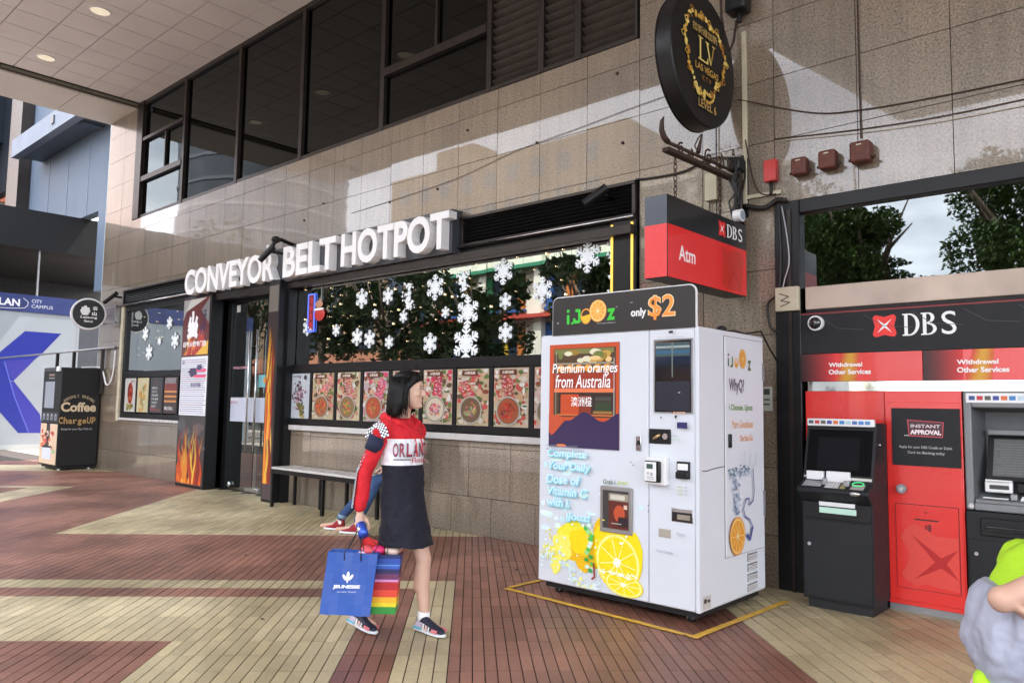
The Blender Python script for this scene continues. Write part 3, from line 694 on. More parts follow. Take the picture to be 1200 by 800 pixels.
# ------------------------------------------------------------------ food posters
def food_poster(x, z0, wd, h, kind, label, parent_y=-.012):
    t = thing('food_poster', (x, parent_y, z0), label, 'poster', 'food posters under the shop windows')
    g = G(); g.box(x, parent_y, z0, x+wd, parent_y+.012, z0+h); g.build('poster_board', M['black_matte'], t)
    pr = Pr((x, parent_y, z0), **XF); rr = rnd; K = .72
    W, H = wd-.012, h-.012
    def inside_ell(a, b, ra, rb, c, wob=.12, n=18):
        ra = min(ra, a-.008, W-a); rb = min(rb, b-.008, H-b)
        if ra > .004 and rb > .004: pr.ell(a, b, ra, rb, c, n, wob)
    if kind == 'ice':
        pr.rect(.006, .006, W, H, hx(205,212,220,K))
        for k in range(120): inside_ell(rr.gauss(.26,.085), rr.gauss(.36,.13), rr.uniform(.010,.028), rr.uniform(.008,.024), hx(*rr.choice([(60,45,45),(200,160,175),(90,60,60),(160,120,140),(45,40,40),(225,215,220)]),K), .4)
        for k in range(10): inside_ell(rr.uniform(.25,.4), rr.uniform(.05,.22), .04, .035, hx(*rr.choice([(190,175,110),(120,110,60)]),K), .4)
        inside_ell(.42, .62, .035, .035, hx(50,50,60)); pr.text('冰淇淋', .1, .62, .3, .65, hx(70,70,80), .01)
    elif kind == 'lobster':
        pr.rect(.006, .006, W, H, hx(215,212,205,K)); inside_ell(.27, .38, .13, .22, hx(150,45,30,K), .15)
        for k in range(22): inside_ell(rr.gauss(.27,.05), rr.gauss(.38,.09), .03, .03, hx(*rr.choice([(190,60,40),(120,35,25),(215,110,70)]),K), .4)
        for k in range(8): inside_ell(rr.uniform(.1,.4), rr.uniform(.05,.17), .05, .04, hx(*rr.choice([(170,150,70),(120,120,50)]),K), .4)
        pr.text('麻辣锅', .3, .6, .45, .64, hx(60,40,40), .01)
    elif kind == 'noodle':
        pr.rect(.006, .006, W, H, hx(215,205,160,K))
        for k in range(30): inside_ell(rr.gauss(.26,.07), rr.gauss(.34,.15), .045, .04, hx(*rr.choice([(225,150,70),(200,170,90),(150,140,70),(230,190,120)]),K), .4)
    elif kind == 'menu':
        pr.rect(.006, .006, W, H, hx(52,48,50)); inside_ell(.26, .58, .06, .07, hx(90,60,55,K), .3)
        for k, tx in enumerate(('MENU','LUNCH 12.80','DINNER','18.80','STEAMBOAT','BUFFET')): pr.text(tx, .08, .46-.07*k, .08+.3*(.6+.4*rr.random()), .50-.07*k, hx(190,190,185), .02)
        for k in range(9): inside_ell(rr.uniform(.05,.48), rr.uniform(.03,.1), .03, .025, hx(150,60,50,K), .4)
    elif kind == 'grill':
        pr.rect(.006, .006, W, H, hx(60,40,38))
        for k in range(9): pr.poly([(.06+.05*k, .66), (.09+.05*k, .67), (.05+.05*k, .55), (.03+.05*k, .56)], hx(185,180,180,K))
        pr.rect(.02, .44, W-.01, .56, hx(140,50,40,K))
        for z in (.41, .32, .23): pr.rect(.02, z-.02, W-.01, z+.02, hx(225,150,75,K))
        for z in (.365, .275): pr.rect(.02, z-.015, W-.01, z+.01, hx(110,55,30,K))
        pr.text('BBQ GRILL', .05, .06, .4, .13, hx(215,215,215), .02)
    else:
        base, broth, toast, meat = kind
        pr.rect(.006, .006, W, H, hx(*base,K))
        for k in range(150):
            inside_ell(rr.uniform(.02, W-.02), rr.uniform(.05, H-.02), rr.uniform(.014,.055), rr.uniform(.01,.04), hx(*rr.choice([(228,215,200),(205,170,130),(120,135,75),(235,232,226),(150,80,60),meat,(95,120,60),(225,180,150),(215,205,190),(110,85,65),meat]),K), .35)
        mx_, mz = rr.uniform(.2, .42), rr.uniform(.36, .5); a = rr.uniform(-.9, .9)
        for k in range(6):
            for j in range(2):
                dx, dy = .045*(j-.5)*1.8, .05*(k-2.5)
                inside_ell(mx_+dx*math.cos(a)-dy*math.sin(a)+rr.uniform(-.02,.02), mz+dx*math.sin(a)+dy*math.cos(a), .045, .027, hx(*[min(255, int(q*rr.uniform(.85,1.12))) for q in meat],K), .15)
                [inside_ell(mx_+dx*math.cos(a)-dy*math.sin(a)+rr.uniform(-.03,.03), mz+dx*math.sin(a)+dy*math.cos(a)+rr.uniform(-.015,.015), .014, .005, hx(240,215,210,K), .4, 7) for _ in range(3)]
        bx, bz, br = .235+rr.uniform(-.02,.03), .195, .165
        inside_ell(bx, bz, br*1.12, br, hx(190,185,170,K), 0, 30); inside_ell(bx, bz, br*1.0, br*.89, hx(120,112,98,K), 0, 30); inside_ell(bx, bz, br*.95, br*.84, hx(*broth,K), 0, 30)
        for k in range(34):
            aa, q = rr.random()*6.28, rr.random()**.5*br*.62; inside_ell(bx+q*math.cos(aa), bz+q*math.sin(aa)*.85, .02, .014, hx(*[min(255, max(0, int(v*rr.uniform(.6,1.3)))) for v in toast],K), .4, 10)
        pr.rect(.1, .60, .36, .66, hx(105,60,45,K)); pr.text('火锅汤底', .14, .612, .32, .648, hx(235,225,210), .02); inside_ell(.06, .63, .018, .022, hx(220,215,210), 0, 12)
    pr.build('poster_print', t, M['print_lit'])
FP = [('ice','white dessert poster at the left end of the long window'),
 (((205,185,150),(170,110,70),(220,90,50),(225,140,125)),'hotpot poster with orange red broth, second along the long window'),
 (((215,200,165),(150,120,80),(195,140,85),(215,130,115)),'hotpot poster with brown broth, third along the long window'),
 (((200,180,185),(190,90,60),(200,120,80),(225,90,120)),'hotpot poster with red broth directly left of the walking woman'),
 (((205,190,165),(200,150,110),(190,120,90),(210,90,100)),'hotpot poster hidden behind the head of the walking woman'),
 (((215,190,170),(225,210,185),(220,130,135),(220,70,95)),'hotpot poster with milky white broth just right of the walking woman'),
 (((205,185,150),(120,95,70),(190,150,110),(215,90,90)),'hotpot poster with dark mushroom broth, third from the juice machine'),
 (((210,190,160),(175,90,60),(185,60,45),(205,90,80)),'hotpot poster with red broth and green leaf, second from the juice machine'),
 (((215,185,175),(130,110,90),(160,110,90),(220,60,60)),'hotpot poster cut off by the left edge of the juice machine'),
 (((205,185,160),(160,110,80),(190,100,70),(210,80,80)),'hotpot poster hidden behind the juice machine')]
for i, (kd, lb) in enumerate(FP): food_poster(-10.30+.607*i, 1.235, .54, .69, kd, lb)
for i, (kd, lb) in enumerate([('lobster','red crayfish poster at the far left end of the left window'),('noodle','yellow noodle poster, second in the left window'),('menu','dark menu poster with pale lettering in the left window'),('grill','grill poster with orange bands next to the banner pillar')]):
    food_poster(-16.44+.607*i, 1.235, .54 if i < 3 else .60, .69, kd, lb)

# ------------------------------------------------------------------ window decorations
def snowflake(x, z, r, y, label, seed):
    rr = random.Random(seed); r *= .84; cnt = [0]; y0 = y; g = G(); th = .0025; wd = r*.135
    def arm(p0, p1, wd):
        cnt[0] += 1; y = y0-cnt[0]*.00008
        p0, p1 = Vector(p0), Vector(p1); d = (p1-p0).normalized(); q = Vector((-d.y, d.x))*wd/2
        c = [p0-q, p1-q, p1+q, p0+q]
        g.add([(a.x, y, a.y) for a in c]+[(a.x, y-th, a.y) for a in c], ((0,1,2,3),(7,6,5,4),(0,4,5,1),(1,5,6,2),(2,6,7,3),(3,7,4,0)))
    for k in range(6):
        a = math.pi/6+k*math.pi/3; e = Vector((math.cos(a), math.sin(a))); c = Vector((x, z)); arm(c, c+e*r, wd)
        for f, ln in ((.32, .26), (.55, .36), (.78, .24)):
            for sg in (-1, 1):
                b = a+sg*math.pi/3.2; q = Vector((math.cos(b), math.sin(b))); arm(c+e*r*f, c+e*r*f+q*r*ln, wd*.85)
        a2 = a+math.pi/6; e2 = Vector((math.cos(a2), math.sin(a2))); arm(c, c+e2*r*.36, wd*1.1)
    o = g.build('snowflake', M['snow'], None, loc=(x, y, z)); tag(o, label, 'snowflake', 'snowflake decorations on the shop windows'); return o
SF = [(-8.62,2.93,.17,'large snowflake high up under the letter H'), (-8.70,2.40,.15,'snowflake above the third poster gap'), (-9.68,2.86,.0,''), (-8.42,2.36,.15,'snowflake halfway up left of the woman'),
      (-9.93,2.60,.15,'snowflake at the left end of the long window'), (-9.20,2.52,.11,'snowflake low near the second poster'), (-8.05,2.92,.14,'snowflake under the letters O and T'), (-7.12,2.95,.20,'big round snowflake under the last letter T'),
      (-6.92,2.62,.09,'small snowflake in front of the cream reflection'), (-7.19,2.25,.16,'snowflake low above the woman'), (-6.53,2.60,.23,'large snowflake in the middle of the window'), (-6.55,2.22,.27,'largest snowflake, low in the middle of the window'),
      (-5.96,3.03,.19,'white snowflake high beside the glass joint'), (-5.91,2.32,.14,'small snowflake low beside the glass joint'), (-5.37,2.76,.18,'snowflake left of the machine header, above the red ledge'), (-4.76,3.06,.21,'large snowflake high at the right end of the window'),
      (-4.99,2.30,.15,'snowflake peeping out left of the machine header'), (-5.92,2.68,.12,'small snowflake on the glass joint'), (-8.0,2.30,.11,'small low snowflake above the fourth poster'), (-8.32,2.70,.08,'tiny snowflake under the letter H'), (-7.72,2.62,.10,'tiny snowflake under the first letter T'),
      (-15.66,2.80,.17,'snowflake high in the left window'), (-15.45,2.42,.19,'snowflake in the middle of the left window'), (-14.33,2.60,.19,'snowflake beside the banner pillar'), (-14.6,2.95,.15,'snowflake high beside the banner pillar'), (-15.0,2.62,.10,'tiny snowflake in the middle of the left window')]
for i, (x, z, r, lb) in enumerate(SF):
    if r: snowflake(x, z, r, .018, lb, i)
def star_garland(x, z, h, label):
    t = thing('tinsel_ornament', (x, .01, z), label, 'ornament', 'silver tinsel ornaments in the long window')
    g = G()
    for k in range(90):
        a = rnd.random()*6.28; q = rnd.uniform(0, .10)*(1.3 if h < .4 else 1); zz = z+rnd.uniform(-h/2, h/2); c = Vector((x+q*math.cos(a), .012+rnd.uniform(0,.004), zz)); s_ = rnd.uniform(.012, .03); b = rnd.random()*6.28
        g.poly([(c.x+s_*math.cos(b+j*2.09), c.y, c.z+s_*math.sin(b+j*2.09)) for j in range(3)])
    g.build('tinsel', M['snow'], t)
star_garland(-4.42, 2.93, .62, 'hanging silver tinsel strand at the right end of the long window'); star_garland(-7.62, 2.88, .34, 'silver tinsel star under the letters OT'); star_garland(-6.62, 2.95, .32, 'silver tinsel star left of the glass joint'); star_garland(-4.55, 2.47, .2, 'silver tinsel bow just above the machine header')
ns = 0
for wi, (xa, xb, n, where) in enumerate(((-10.2, -4.6, 17, 'long window'), (-16.3, -13.8, 6, 'left window'))):
    for k in range(n):
        x = xa+(xb-xa)*(k+.5)/n+rnd.uniform(-.08,.08); z1 = 3.24; ln = rnd.uniform(.5, 1.05)
        t = thing('fairy_light_string', (x, .05, z1), f'thin wire of warm fairy lights, {ORD[k]} from the left in the {where}', 'string light', f'fairy light strings in the {where}')
        G().tube([(x, .022, z1), (x+.005, .022, z1-ln)], .0008, 4).build('wire', M['cable'], t)
        g = G(); nb = int(ln/.14)
        for j in range(nb):
            if rnd.random() < .35: continue
            r_ = rnd.choice([.005,.006,.007,.008,.014]); g.ell((x+rnd.uniform(-.12,.12), .017, z1-.06-j*ln/nb-rnd.uniform(0,.04)), (r_, r_*.6, r_), 6, 4)
        g.build('bulb', M['bulb'], t, smooth=True)
t = thing('hanging_ornament', (-9.62, .03, 2.8), 'red and white ball shaped ornament hanging in the long window', 'ornament')
g = G(); g.cc = None; g.ell((-9.62, .01, 2.78), (.14,.012,.10)); g.build('lower_ball', M['red_plastic'], t, smooth=True)
G().ell((-9.64, .008, 2.93), (.10,.010,.06)).build('upper_ball', cmat('tan_felt', (.5,.25,.15)), t, smooth=True)
G().box(-9.75, .0, 2.84, -9.52, .012, 2.87).build('white_band', M['snow'], t); G().tube([(-9.6,.02,2.98),(-9.6,.02,3.2)], .006, 6).build('cord', M['grey_metal'], t)
t = thing('vertical_window_sign', (-9.85, .03, 2.8), 'small vertical red and blue sign at the left of the long window', 'sign')
G().box(-9.92, .012, 2.55, -9.76, .022, 3.08).build('sign_face', cmat('dark_red_face', (.25,.02,.03)), t)
g = G()
for (a, b, c, d) in ((-9.93,2.54,-9.91,3.09),(-9.77,2.54,-9.75,3.09),(-9.93,3.08,-9.75,3.10),(-9.93,2.53,-9.75,2.55)): g.box(a, .006, b, c, .02, d)
g.build('blue_border', cmat('blue_tube', (.05,.08,.5), emit=(.1,.2,1), estr=.5), t)
pr = Pr((-9.92, .012, 2.55), **XF)
for k, ch in enumerate('OPEN'): pr.text(ch, .05, .41-.12*k, .11, .49-.12*k, hx(220,50,60), .03)
pr.build('sign_lettering', t)
# tables and things inside the restaurant
for i in range(4):
    x = -9.6+1.35*i; t = thing('dining_booth', (x, 2.2, 0), ('brown dining booth at the left end of the restaurant','brown dining booth second from the left in the restaurant','brown dining booth third from the left in the restaurant','brown dining booth at the right end of the restaurant')[i], 'booth', 'dining booths behind the long window')
    G().box(x-.5, 1.6, 0, x+.5, 2.4, 2.2).build('booth_back', cmat('brown_leather', (.20,.07,.03)), t, bevel=.03); G().box(x-.5, 1.1, 0, x+.5, 1.6, .5).build('booth_seat', M['black_matte'], t, bevel=.03)

# ------------------------------------------------------------------ bench
b = thing('bench', (-8.8, -.3, 0), 'long bench with pale top and black square legs against the wall', 'bench')
g = G(); g.box(-9.98, -.46, .535, -7.2, -.08, .565); g.build('bench_top', M['sill'], b, bevel=.004)
g = G(); g.box(-9.98, -.46, .475, -7.2, -.42, .533); g.box(-9.98, -.12, .475, -7.2, -.08, .533); g.box(-9.98, -.42, .475, -9.94, -.12, .533); g.build('bench_frame', M['black_metal'], b)
for (x, y) in ((-9.96,-.44),(-9.92,-.10),(-9.27,-.10),(-8.72,-.44),(-8.66,-.10),(-8.0,-.10),(-7.25,-.44),(-7.25,-.10)):
    G().box(x-.02, y-.02, 0, x+.02, y+.02, .474).build('leg', M['black_metal'], b)

# ------------------------------------------------------------------ juice vending machine
MF, MX0, MX1, MZ0, MZ1 = -1.53, -4.085, -2.635, .09, 2.075; MB = -.47
vm = thing('juice_machine', (-3.36, -1.0, 0), 'white orange juice vending machine with black header reading only $2', 'vending machine')
g = G(); g.box(MX0, MF, MZ0, MX1, MB, MZ1); g.build('cabinet', M['machine_white'], vm, bevel=.018, seg=3)
g = G(); g.box(MX0+.01, MF-.012, MZ0+.01, -3.042, MF+.001, MZ1-.012); g.build('front_door', M['machine_white'], vm, bevel=.006)
g = G(); g.box(-3.036, MF-.012, MZ0+.01, MX1-.03, MF+.001, MZ1-.012); g.build('service_door', M['machine_white'], vm, bevel=.006)
g = G(); g.box(MX1-.026, MF-.016, MZ0+.006, MX1+.004, MF+.03, MZ1-.006); g.build('corner_trim', M['machine_white'], vm, bevel=.004)
g = G(); g.box(MX0+.04, MF+.05, .045, MX1-.04, MB-.05, MZ0); g.build('chassis', M['black_matte'], vm)
for (x, y) in ((MX0+.14, MF+.10), (MX1-.12, MF+.10), (MX0+.14, MB-.12), (MX1-.12, MB-.12)):
    c = G().tube([(x-.018, y, .032), (x+.018, y, .032)], .032, 14).build('caster', M['black_matte'], vm, smooth=True); G().box(x-.026, y-.025, .02, x+.026, y+.025, .07).build('caster_fork', M['steel'], c)
# header
HB0, HB1, HZ0, HZ1 = -3.945, -2.655, 2.065, 2.37
def rrect(x0, x1, z0, z1, r, n=6):
    pts = [(x0, z0), (x1, z0)]
    for k in range(n+1): a = math.pi/2*k/n; pts.append((x1-r+r*math.cos(a), z1-r+r*math.sin(a)))
    for k in range(n+1): a = math.pi/2+math.pi/2*k/n; pts.append((x0+r+r*math.cos(a), z1-r+r*math.sin(a)))
    return pts
def prism_xz(pts, y0, y1):
    g = G(); n = len(pts); g.add([(p[0], y0, p[1]) for p in pts]+[(p[0], y1, p[1]) for p in pts], [tuple(range(n)), tuple(range(2*n-1, n-1, -1))]+[(i, n+i, n+(i+1)%n, (i+1)%n) for i in range(n)]); return g
hd = prism_xz(rrect(HB0, HB1, HZ0, HZ1, .05), MF-.02, MF+.01).build('header_board', cmat('header_black', (.030,.026,.026), rough=.35), vm)
prism_xz(rrect(HB0-.008, HB1+.008, HZ0-.002, HZ1+.008, .056), MF-.014, MF+.004).build('header_rim', M['white'], hd)
for x in (-3.8, -2.72): G().box(x-.01, MF+.012, 2.07, x+.01, MF+.05, 2.36).build('header_bracket', M['steel'], hd)
def orange_slice(pr, a, b, r, ry, k=1., green=False):
    pr.ell(a, b, r, ry, hx(235,150,60,k)); pr.ell(a, b, r*.92, ry*.92, hx(250,215,140,k)); pr.ell(a, b, r*.82, ry*.82, hx(240,165,60,k))
    for q in range(10):
        t_ = 2*math.pi*q/10; pr.line([(a, b), (a+r*.8*math.cos(t_), b+ry*.8*math.sin(t_))], r*.05, hx(252,220,150,k))
    pr.ell(a, b, r*.12, ry*.12, hx(255,230,180,k), 10)
pr = Pr((HB0, MF-.02, HZ0), **XF); G_ = hx(60,200,60); HW = HB1-HB0
pr.rect(.145, .085, .17, .16, G_); pr.rect(.145, .18, .17, .203, G_); pr.rect(.19, .083, .21, .10, G_)
pr.line([(.235, .19), (.27, .19), (.27, .10), (.22, .10), (.22,.125)], .024, G_)
pr.ell(.335, .14, .052, .062, hx(235,160,60)); pr.ell(.335, .14, .042, .051, hx(60,40,25)); pr.poly([(.335+.042*math.cos(a), .14+.051*math.sin(a)) for a in [math.pi+math.pi*k/12 for k in range(13)]], hx(245,190,50))
pr.poly([(.295,.14),(.375,.155),(.372,.13),(.30,.125)], hx(245,190,50))
orange_slice(pr, .45, .175, .082, .088)
pr.text('Z', .535, .095, .615, .185, G_, .08); pr.text('TM', .62, .19, .635, .196, WHITE); pr.text('The Fresh Juice Mobility Co', .44, .068, .62, .08, hx(200,200,200), .0)
pr.cut('logo_print', hd)
pr.text('only', .755, .09, .89, .17, hx(235,235,235), .035); pr.text('$2', .905, .065, 1.135, .255, hx(250,225,180), .03); pr.text('$2', .912, .072, 1.128, .248, hx(245,150,60), .012)
pr.ell(.055, .1, .012, .008, hx(140,140,140), 10); pr.ell(.76, .215, .014, .006, hx(120,120,120), 10)
pr.build('price_print', hd)
FY = MF-.012
def frontbox(name, x0, x1, z0, z1, dep, m, bev=.004, y=None, par=None):
    y = FY if y is None else y; return G().box(x0, y-dep, z0, x1, y, z1).build(name, m, par or vm, bevel=bev)
# picture window
g = G(); X0, X1, ZA, ZB = -3.975, -3.295, 1.17, 1.99; fr = .045
wn = frontbox('picture_window', X0, X1, ZA, ZB, .006, cmat('window_print_base', (.05,.04,.04)), .002)
pr = Pr((X0, FY-.006, ZA), **XF); W_, H_ = X1-X0, ZB-ZA; OR = hx(190,78,42)
pr.rect(0, 0, W_, H_, OR); pr.rect(.045, .24, W_-.03, H_-.035, hx(80,60,40)); pr.rect(.05, .74, W_-.05, H_-.04, hx(120,120,70)); 
for k in range(18): pr.ell(rnd.uniform(.1,.6), rnd.uniform(.68,.76), rnd.uniform(.02,.06), rnd.uniform(.015,.03), hx(*rnd.choice([(190,150,70),(215,210,180),(150,120,50),(225,190,130),(110,120,60)])), 14)
pr.rect(.06, .655, W_-.045, .67, hx(150,140,120))
for k in range(6): pr.ell(.12+.09*k, .625, .042, .03, hx(215,140,50)); pr.ell(.11+.09*k, .635, .02, .012, hx(240,180,90))
pr.rect(.045, .44, W_-.03, .59, hx(150,55,35)); pr.rect(.05, .435, W_-.05, .465, hx(225,120,80)); pr.rect(.1, .27, W_-.06, .43, hx(50,40,40)); pr.rect(.12, .25, .30, .42, hx(190,75,40)); pr.rect(.30, .25, .42, .41, hx(130,50,35)); pr.rect(.46, .28, W_-.07, .36, hx(50,65,45)); pr.rect(.46, .37, W_-.07, .40, hx(70,70,65)); pr.rect(.44,.27,.62,.29, hx(150,110,60))
pr.line([(.07,.25),(.07,.76)], .006, hx(150,150,140)); pr.line([(W_-.045,.25),(W_-.045,.7)], .008, hx(170,170,170)); pr.rect(.08,.252,W_-.05,.262, hx(200,110,60))
wave = [(0, 0), (W_, 0)]+[(W_-W_*.75*k/24, .245+.035*math.sin(k/24*9.5+1.9)) for k in range(25)]+[(.12,.17),(.07,.12),(.03,.09),(0,.12)]
pr.poly(wave, hx(50,38,78)); pr.poly([(0,.12),(.03,.09),(.07,.12),(.12,.17),(.16,.235),(.1,.25),(0,.26)], hx(190,80,50)); pr.ell(.13,.0125,.05,.012,hx(225,120,50))
pr.text('Premium oranges', .03, .565, .66, .665, (.92,.92,.92), .006, .12); pr.text('from Australia', .06, .47, .60, .575, (.92,.92,.92), .006, .12); pr.text('澳洲橙', .225, .325, .43, .40, (.9,.9,.9), .008)
pr.build('window_print', wn, M['print_lit'])
# screen
scn = frontbox('display_frame', -2.995, -2.675, 1.455, 1.99, .006, M['grey_metal'], .002); frontbox('screen', -2.982, -2.688, 1.465, 1.98, .004, M['screen'], .001, FY-.006, scn)
pr = Pr((-2.982, FY-.010, 1.465), **XF); pr.rect(.01, .40, .285, .50, hx(60,80,85)); pr.rect(.01, .42, .285, .44, hx(40,95,130)); pr.rect(.01,.46,.285,.475,hx(150,165,165)); pr.rect(.14,.25,.15,.50,hx(110,120,110)); pr.rect(.01,.01,.285,.22,hx(25,27,45)); pr.ell(.2, .14,.01,.004,hx(200,200,200),8)
pr.build('screen_picture', scn)
# dispensing hatch
g = G(); g.box(-3.46, FY-.018, .555, -3.17, FY, .90); hz = g.build('hatch_surround', cmat('taupe_frame', (.27,.25,.235), rough=.4), vm, bevel=.012)
frontbox('hatch_window', -3.43, -3.20, .59, .87, .003, M['screen'], .001, FY-.018, hz)
pr = Pr((-3.43, FY-.021, .59), **XF); pr.rect(.0, .0, .055, .28, hx(60,58,55)); pr.rect(.055, .0, .23, .205, hx(95,40,30)); pr.rect(.055, .205, .23, .26, hx(150,140,125)); pr.rect(.07,.215,.2,.25,hx(205,200,185)); pr.ell(.15, .115, .05, .06, hx(190,80,50)); pr.rect(.14,.02,.23,.09, hx(45,30,35)); pr.rect(.19,.15,.22,.18,hx(220,190,170)); pr.rect(.08,.035,.17,.042,hx(180,175,170)); pr.build('hatch_print', hz)
# payment fittings on the service door
pb = frontbox('coin_panel', -3.032, -2.852, 1.235, 1.342, .010, M['black_metal'], .008)
G().tube([(-2.99, FY-.012, 1.27), (-2.935, FY-.02, 1.30)], .011, 8).build('coin_slot', cmat('brass', (.6,.4,.2), metal=.8, rough=.3), pb, smooth=True)
g = G(); g.tube([(-2.895, FY-.012, 1.29), (-2.895, FY-.016, 1.29)], .022, 20); g.build('return_button', M['steel'], pb)
cb = frontbox('card_box', -3.03, -2.865, .945, 1.14, .055, M['white'], .006)
cr2 = frontbox('card_reader', -3.025, -2.90, .965, 1.115, .028, M['black_metal'], .008, FY-.055, cb); 
kp = frontbox('keypad', -3.020, -2.925, .972, 1.108, .006, M['white'], .004, FY-.083, cb)
pr = Pr((-3.020, FY-.089, .972), **XF); pr.rect(.018,.088,.07,.122,hx(60,85,75)); pr.ell(.03,.055,.011,.012,hx(190,190,190),12); pr.ell(.06,.05,.012,.013,hx(170,170,170),12); pr.rect(.02,.015,.08,.02,hx(150,150,150)); pr.rect(.02,.028,.08,.033,hx(150,150,150)); pr.build('keypad_print', cb)
bn = frontbox('note_reader', -2.80, -2.70, 1.0, 1.12, .018, M['black_metal'], .004); frontbox('note_label', -2.792, -2.71, 1.06, 1.105, .002, M['white'], .001, FY-.018, bn); frontbox('note_mouth', -2.80, -2.70, 1.0, 1.05, .022, M['black_metal'], .008, FY-.018, bn)
ct = frontbox('coin_tray', -2.85, -2.68, .695, .79, .004, M['steel'], .002); frontbox('tray_opening', -2.843, -2.687, .70, .765, .003, M['screen'], .001, FY-.004, ct); frontbox('tray_flap', -2.80, -2.70, .715, .75, .004, cmat('tray_tan', (.3,.26,.2)), .001, FY-.007, ct)
frontbox('return_slot', -2.955, -2.855, .575, .635, .004, cmat('slot_tan', (.42,.38,.32), metal=.3), .002)
hk = frontbox('door_lock', -3.145, -3.10, 1.175, 1.285, .010, M['steel'], .004); G().tube([(-3.12, FY-.012, 1.25), (-3.12, FY-.03, 1.22)], .008, 8).build('latch', M['black_metal'], hk)
# front print: citrus, splash and lettering
pr = Pr((MX0, FY, MZ0), **XF)
def blob(a, b, r, ry, c, n=44, wob=.25):
    a = max(a, .02+r*1.15); b = max(b, .02+ry*1.15)
    pr.ell(a, b, r, ry, c, n, wob)
for k in range(70): 
    a, b = rnd.uniform(.03, 1.0), rnd.uniform(.02, 1.0)
    if b > .75 and a > .35: continue
    blob(a, b, rnd.uniform(.01,.06), rnd.uniform(.008,.03), hx(*rnd.choice([(215,240,250),(225,245,238),(205,235,240),(232,246,250)])), 12, .6)
Yl = [hx(250,220,20), hx(245,235,60), hx(240,190,25), hx(250,240,110)]
for (a, b, r, ry, c) in ((.38,.36,.17,.15,1),(.47,.30,.15,.15,2),(.44,.36,.11,.10,0),(.25,.30,.10,.10,3),(.19,.16,.05,.08,3),(.13,.26,.05,.05,3)): blob(a, b, r, ry, Yl[c], 22, .35)
blob(.70,.44,.14,.17,Yl[2],26,.15); blob(.73,.40,.17,.15,Yl[0],26,.12); blob(.9,.3,.10,.2,Yl[0],22,.1)
pr.cut('splash_print', vm)
def lemon(a, b, r, ry, rot, half=False):
    n = 30; pr.ell(a, b, r, ry, Yl[0], n, 0, rot); pr.ell(a, b, r*.93, ry*.93, hx(250,245,150), n, 0, rot); pr.ell(a, b, r*.84, ry*.84, hx(246,222,25), n, .03, rot)
    for q in range(9):
        t_ = rot+2*math.pi*q/9; pr.line([(a, b), (a+r*.8*math.cos(t_), b+ry*.8*math.sin(t_))], r*.035, hx(250,246,170))
    pr.ell(a, b, r*.16, ry*.16, hx(250,250,225), 12, .5)
lemon(.78, .255, .20, .22, .5); lemon(.835, .10, .17, .085, -.1)
for k in range(50): blob(.58+.42*rnd.random(), .17+rnd.gauss(0,.008), rnd.uniform(.004,.014), rnd.uniform(.003,.009), hx(240,250,240), 8, .6)
for k in range(110):
    q = rnd.uniform(.05, .62); blob(q, max(.02, .13+.12*math.sin(q*9)+rnd.gauss(0,.04)), rnd.uniform(.006,.022), rnd.uniform(.005,.018), hx(*rnd.choice([(218,238,236),(226,240,240),(250,245,140),(215,236,240)])), 8, .6)
for k in range(70): blob(rnd.uniform(.05,.95), rnd.uniform(.2,.56), rnd.uniform(.004,.012), rnd.uniform(.004,.012), hx(*rnd.choice([(250,225,40),(245,235,90),(240,250,250)])), 7, .5)
for k in range(14): blob(.53+rnd.uniform(-.03,.03)+.01*math.sin(k), .16+.026*k, .022, .016, hx(*rnd.choice([(80,190,80),(60,160,70),(150,220,140),(215,240,220)])), 10, .4)
pr.line([(.575,.22),(.585,.12),(.56,.10)], .015, hx(150,50,40))
pr.cut('fruit_print', vm)
for i, (tx, a1, b0, b1) in enumerate((('Complete', .50, .985, 1.065), ('Your Daily', .53, .885, .965), ('Dose of', .43, .79, .865), ('Vitamin C', .50, .70, .77), ('with i.', .34, .61, .68), ('iJooz!', .53, .505, .58))):
    a0 = .10 if i < 5 else .30
    pr.text(tx, a0+.006, b0-.008, a1+.006, b1-.008, hx(120,205,225), .05, .18); pr.text(tx, a0, b0, a1, b1, hx(205,238,246), .035, .18)
pr.text('Operating temperature 2-8 C', .10, 1.075, .42, 1.10, hx(150,155,170), .0); pr.text('Min 300 ml orange juice 4 Oranges', .10, 1.04+.005, .48, 1.07, hx(150,155,170), .0)
pr.text('Grab i.', .66, .825, .78, .86, hx(90,110,90), .02); pr.text('Jooz', .79, .825, .88, .86, hx(190,210,80), .02)
pr.text('DEPOSIT', .70, 1.10, .70+.01, 1.101, hx(200,205,215), 0)
pr.cut('slogan_lettering', vm)
# service door lettering
o0 = -3.036-MX0
pr.ell(o0+.115, 1.335, .007, .008, hx(120,130,130), 10); pr.ell(o0+.235, 1.345, .01, .009, hx(30,30,35), 10); pr.rect(o0+.232,1.325,o0+.238,1.345, hx(40,40,45)); pr.rect(o0+.245, 1.262, o0+.325, 1.305, hx(45,38,95))
pr.text('The future of the', o0+.055, 1.345+.02, o0+.2, 1.375, hx(200,205,210), 0); pr.text('JUICE', o0+.21, 1.36, o0+.31, 1.378, hx(245,200,160), .03)
pr.text('Coins', o0+.2, 1.20, o0+.245, 1.22, hx(150,170,150), 0); pr.text('returned', o0+.2, 1.175, o0+.27, 1.192, hx(170,200,160), 0)
for k in range(3): pr.rect(o0+.245, .85-.025*k, o0+.29, .857-.025*k, hx(180,200,150)); pr.rect(o0+.305, .85-.025*k, o0+.325, .857-.025*k, hx(180,180,190))
pr.text('Return', o0+.245, .515, o0+.31, .54, hx(170,185,190), .01); pr.text('Your Change', o0+.075, .375, o0+.21, .40, hx(165,170,180), .01)
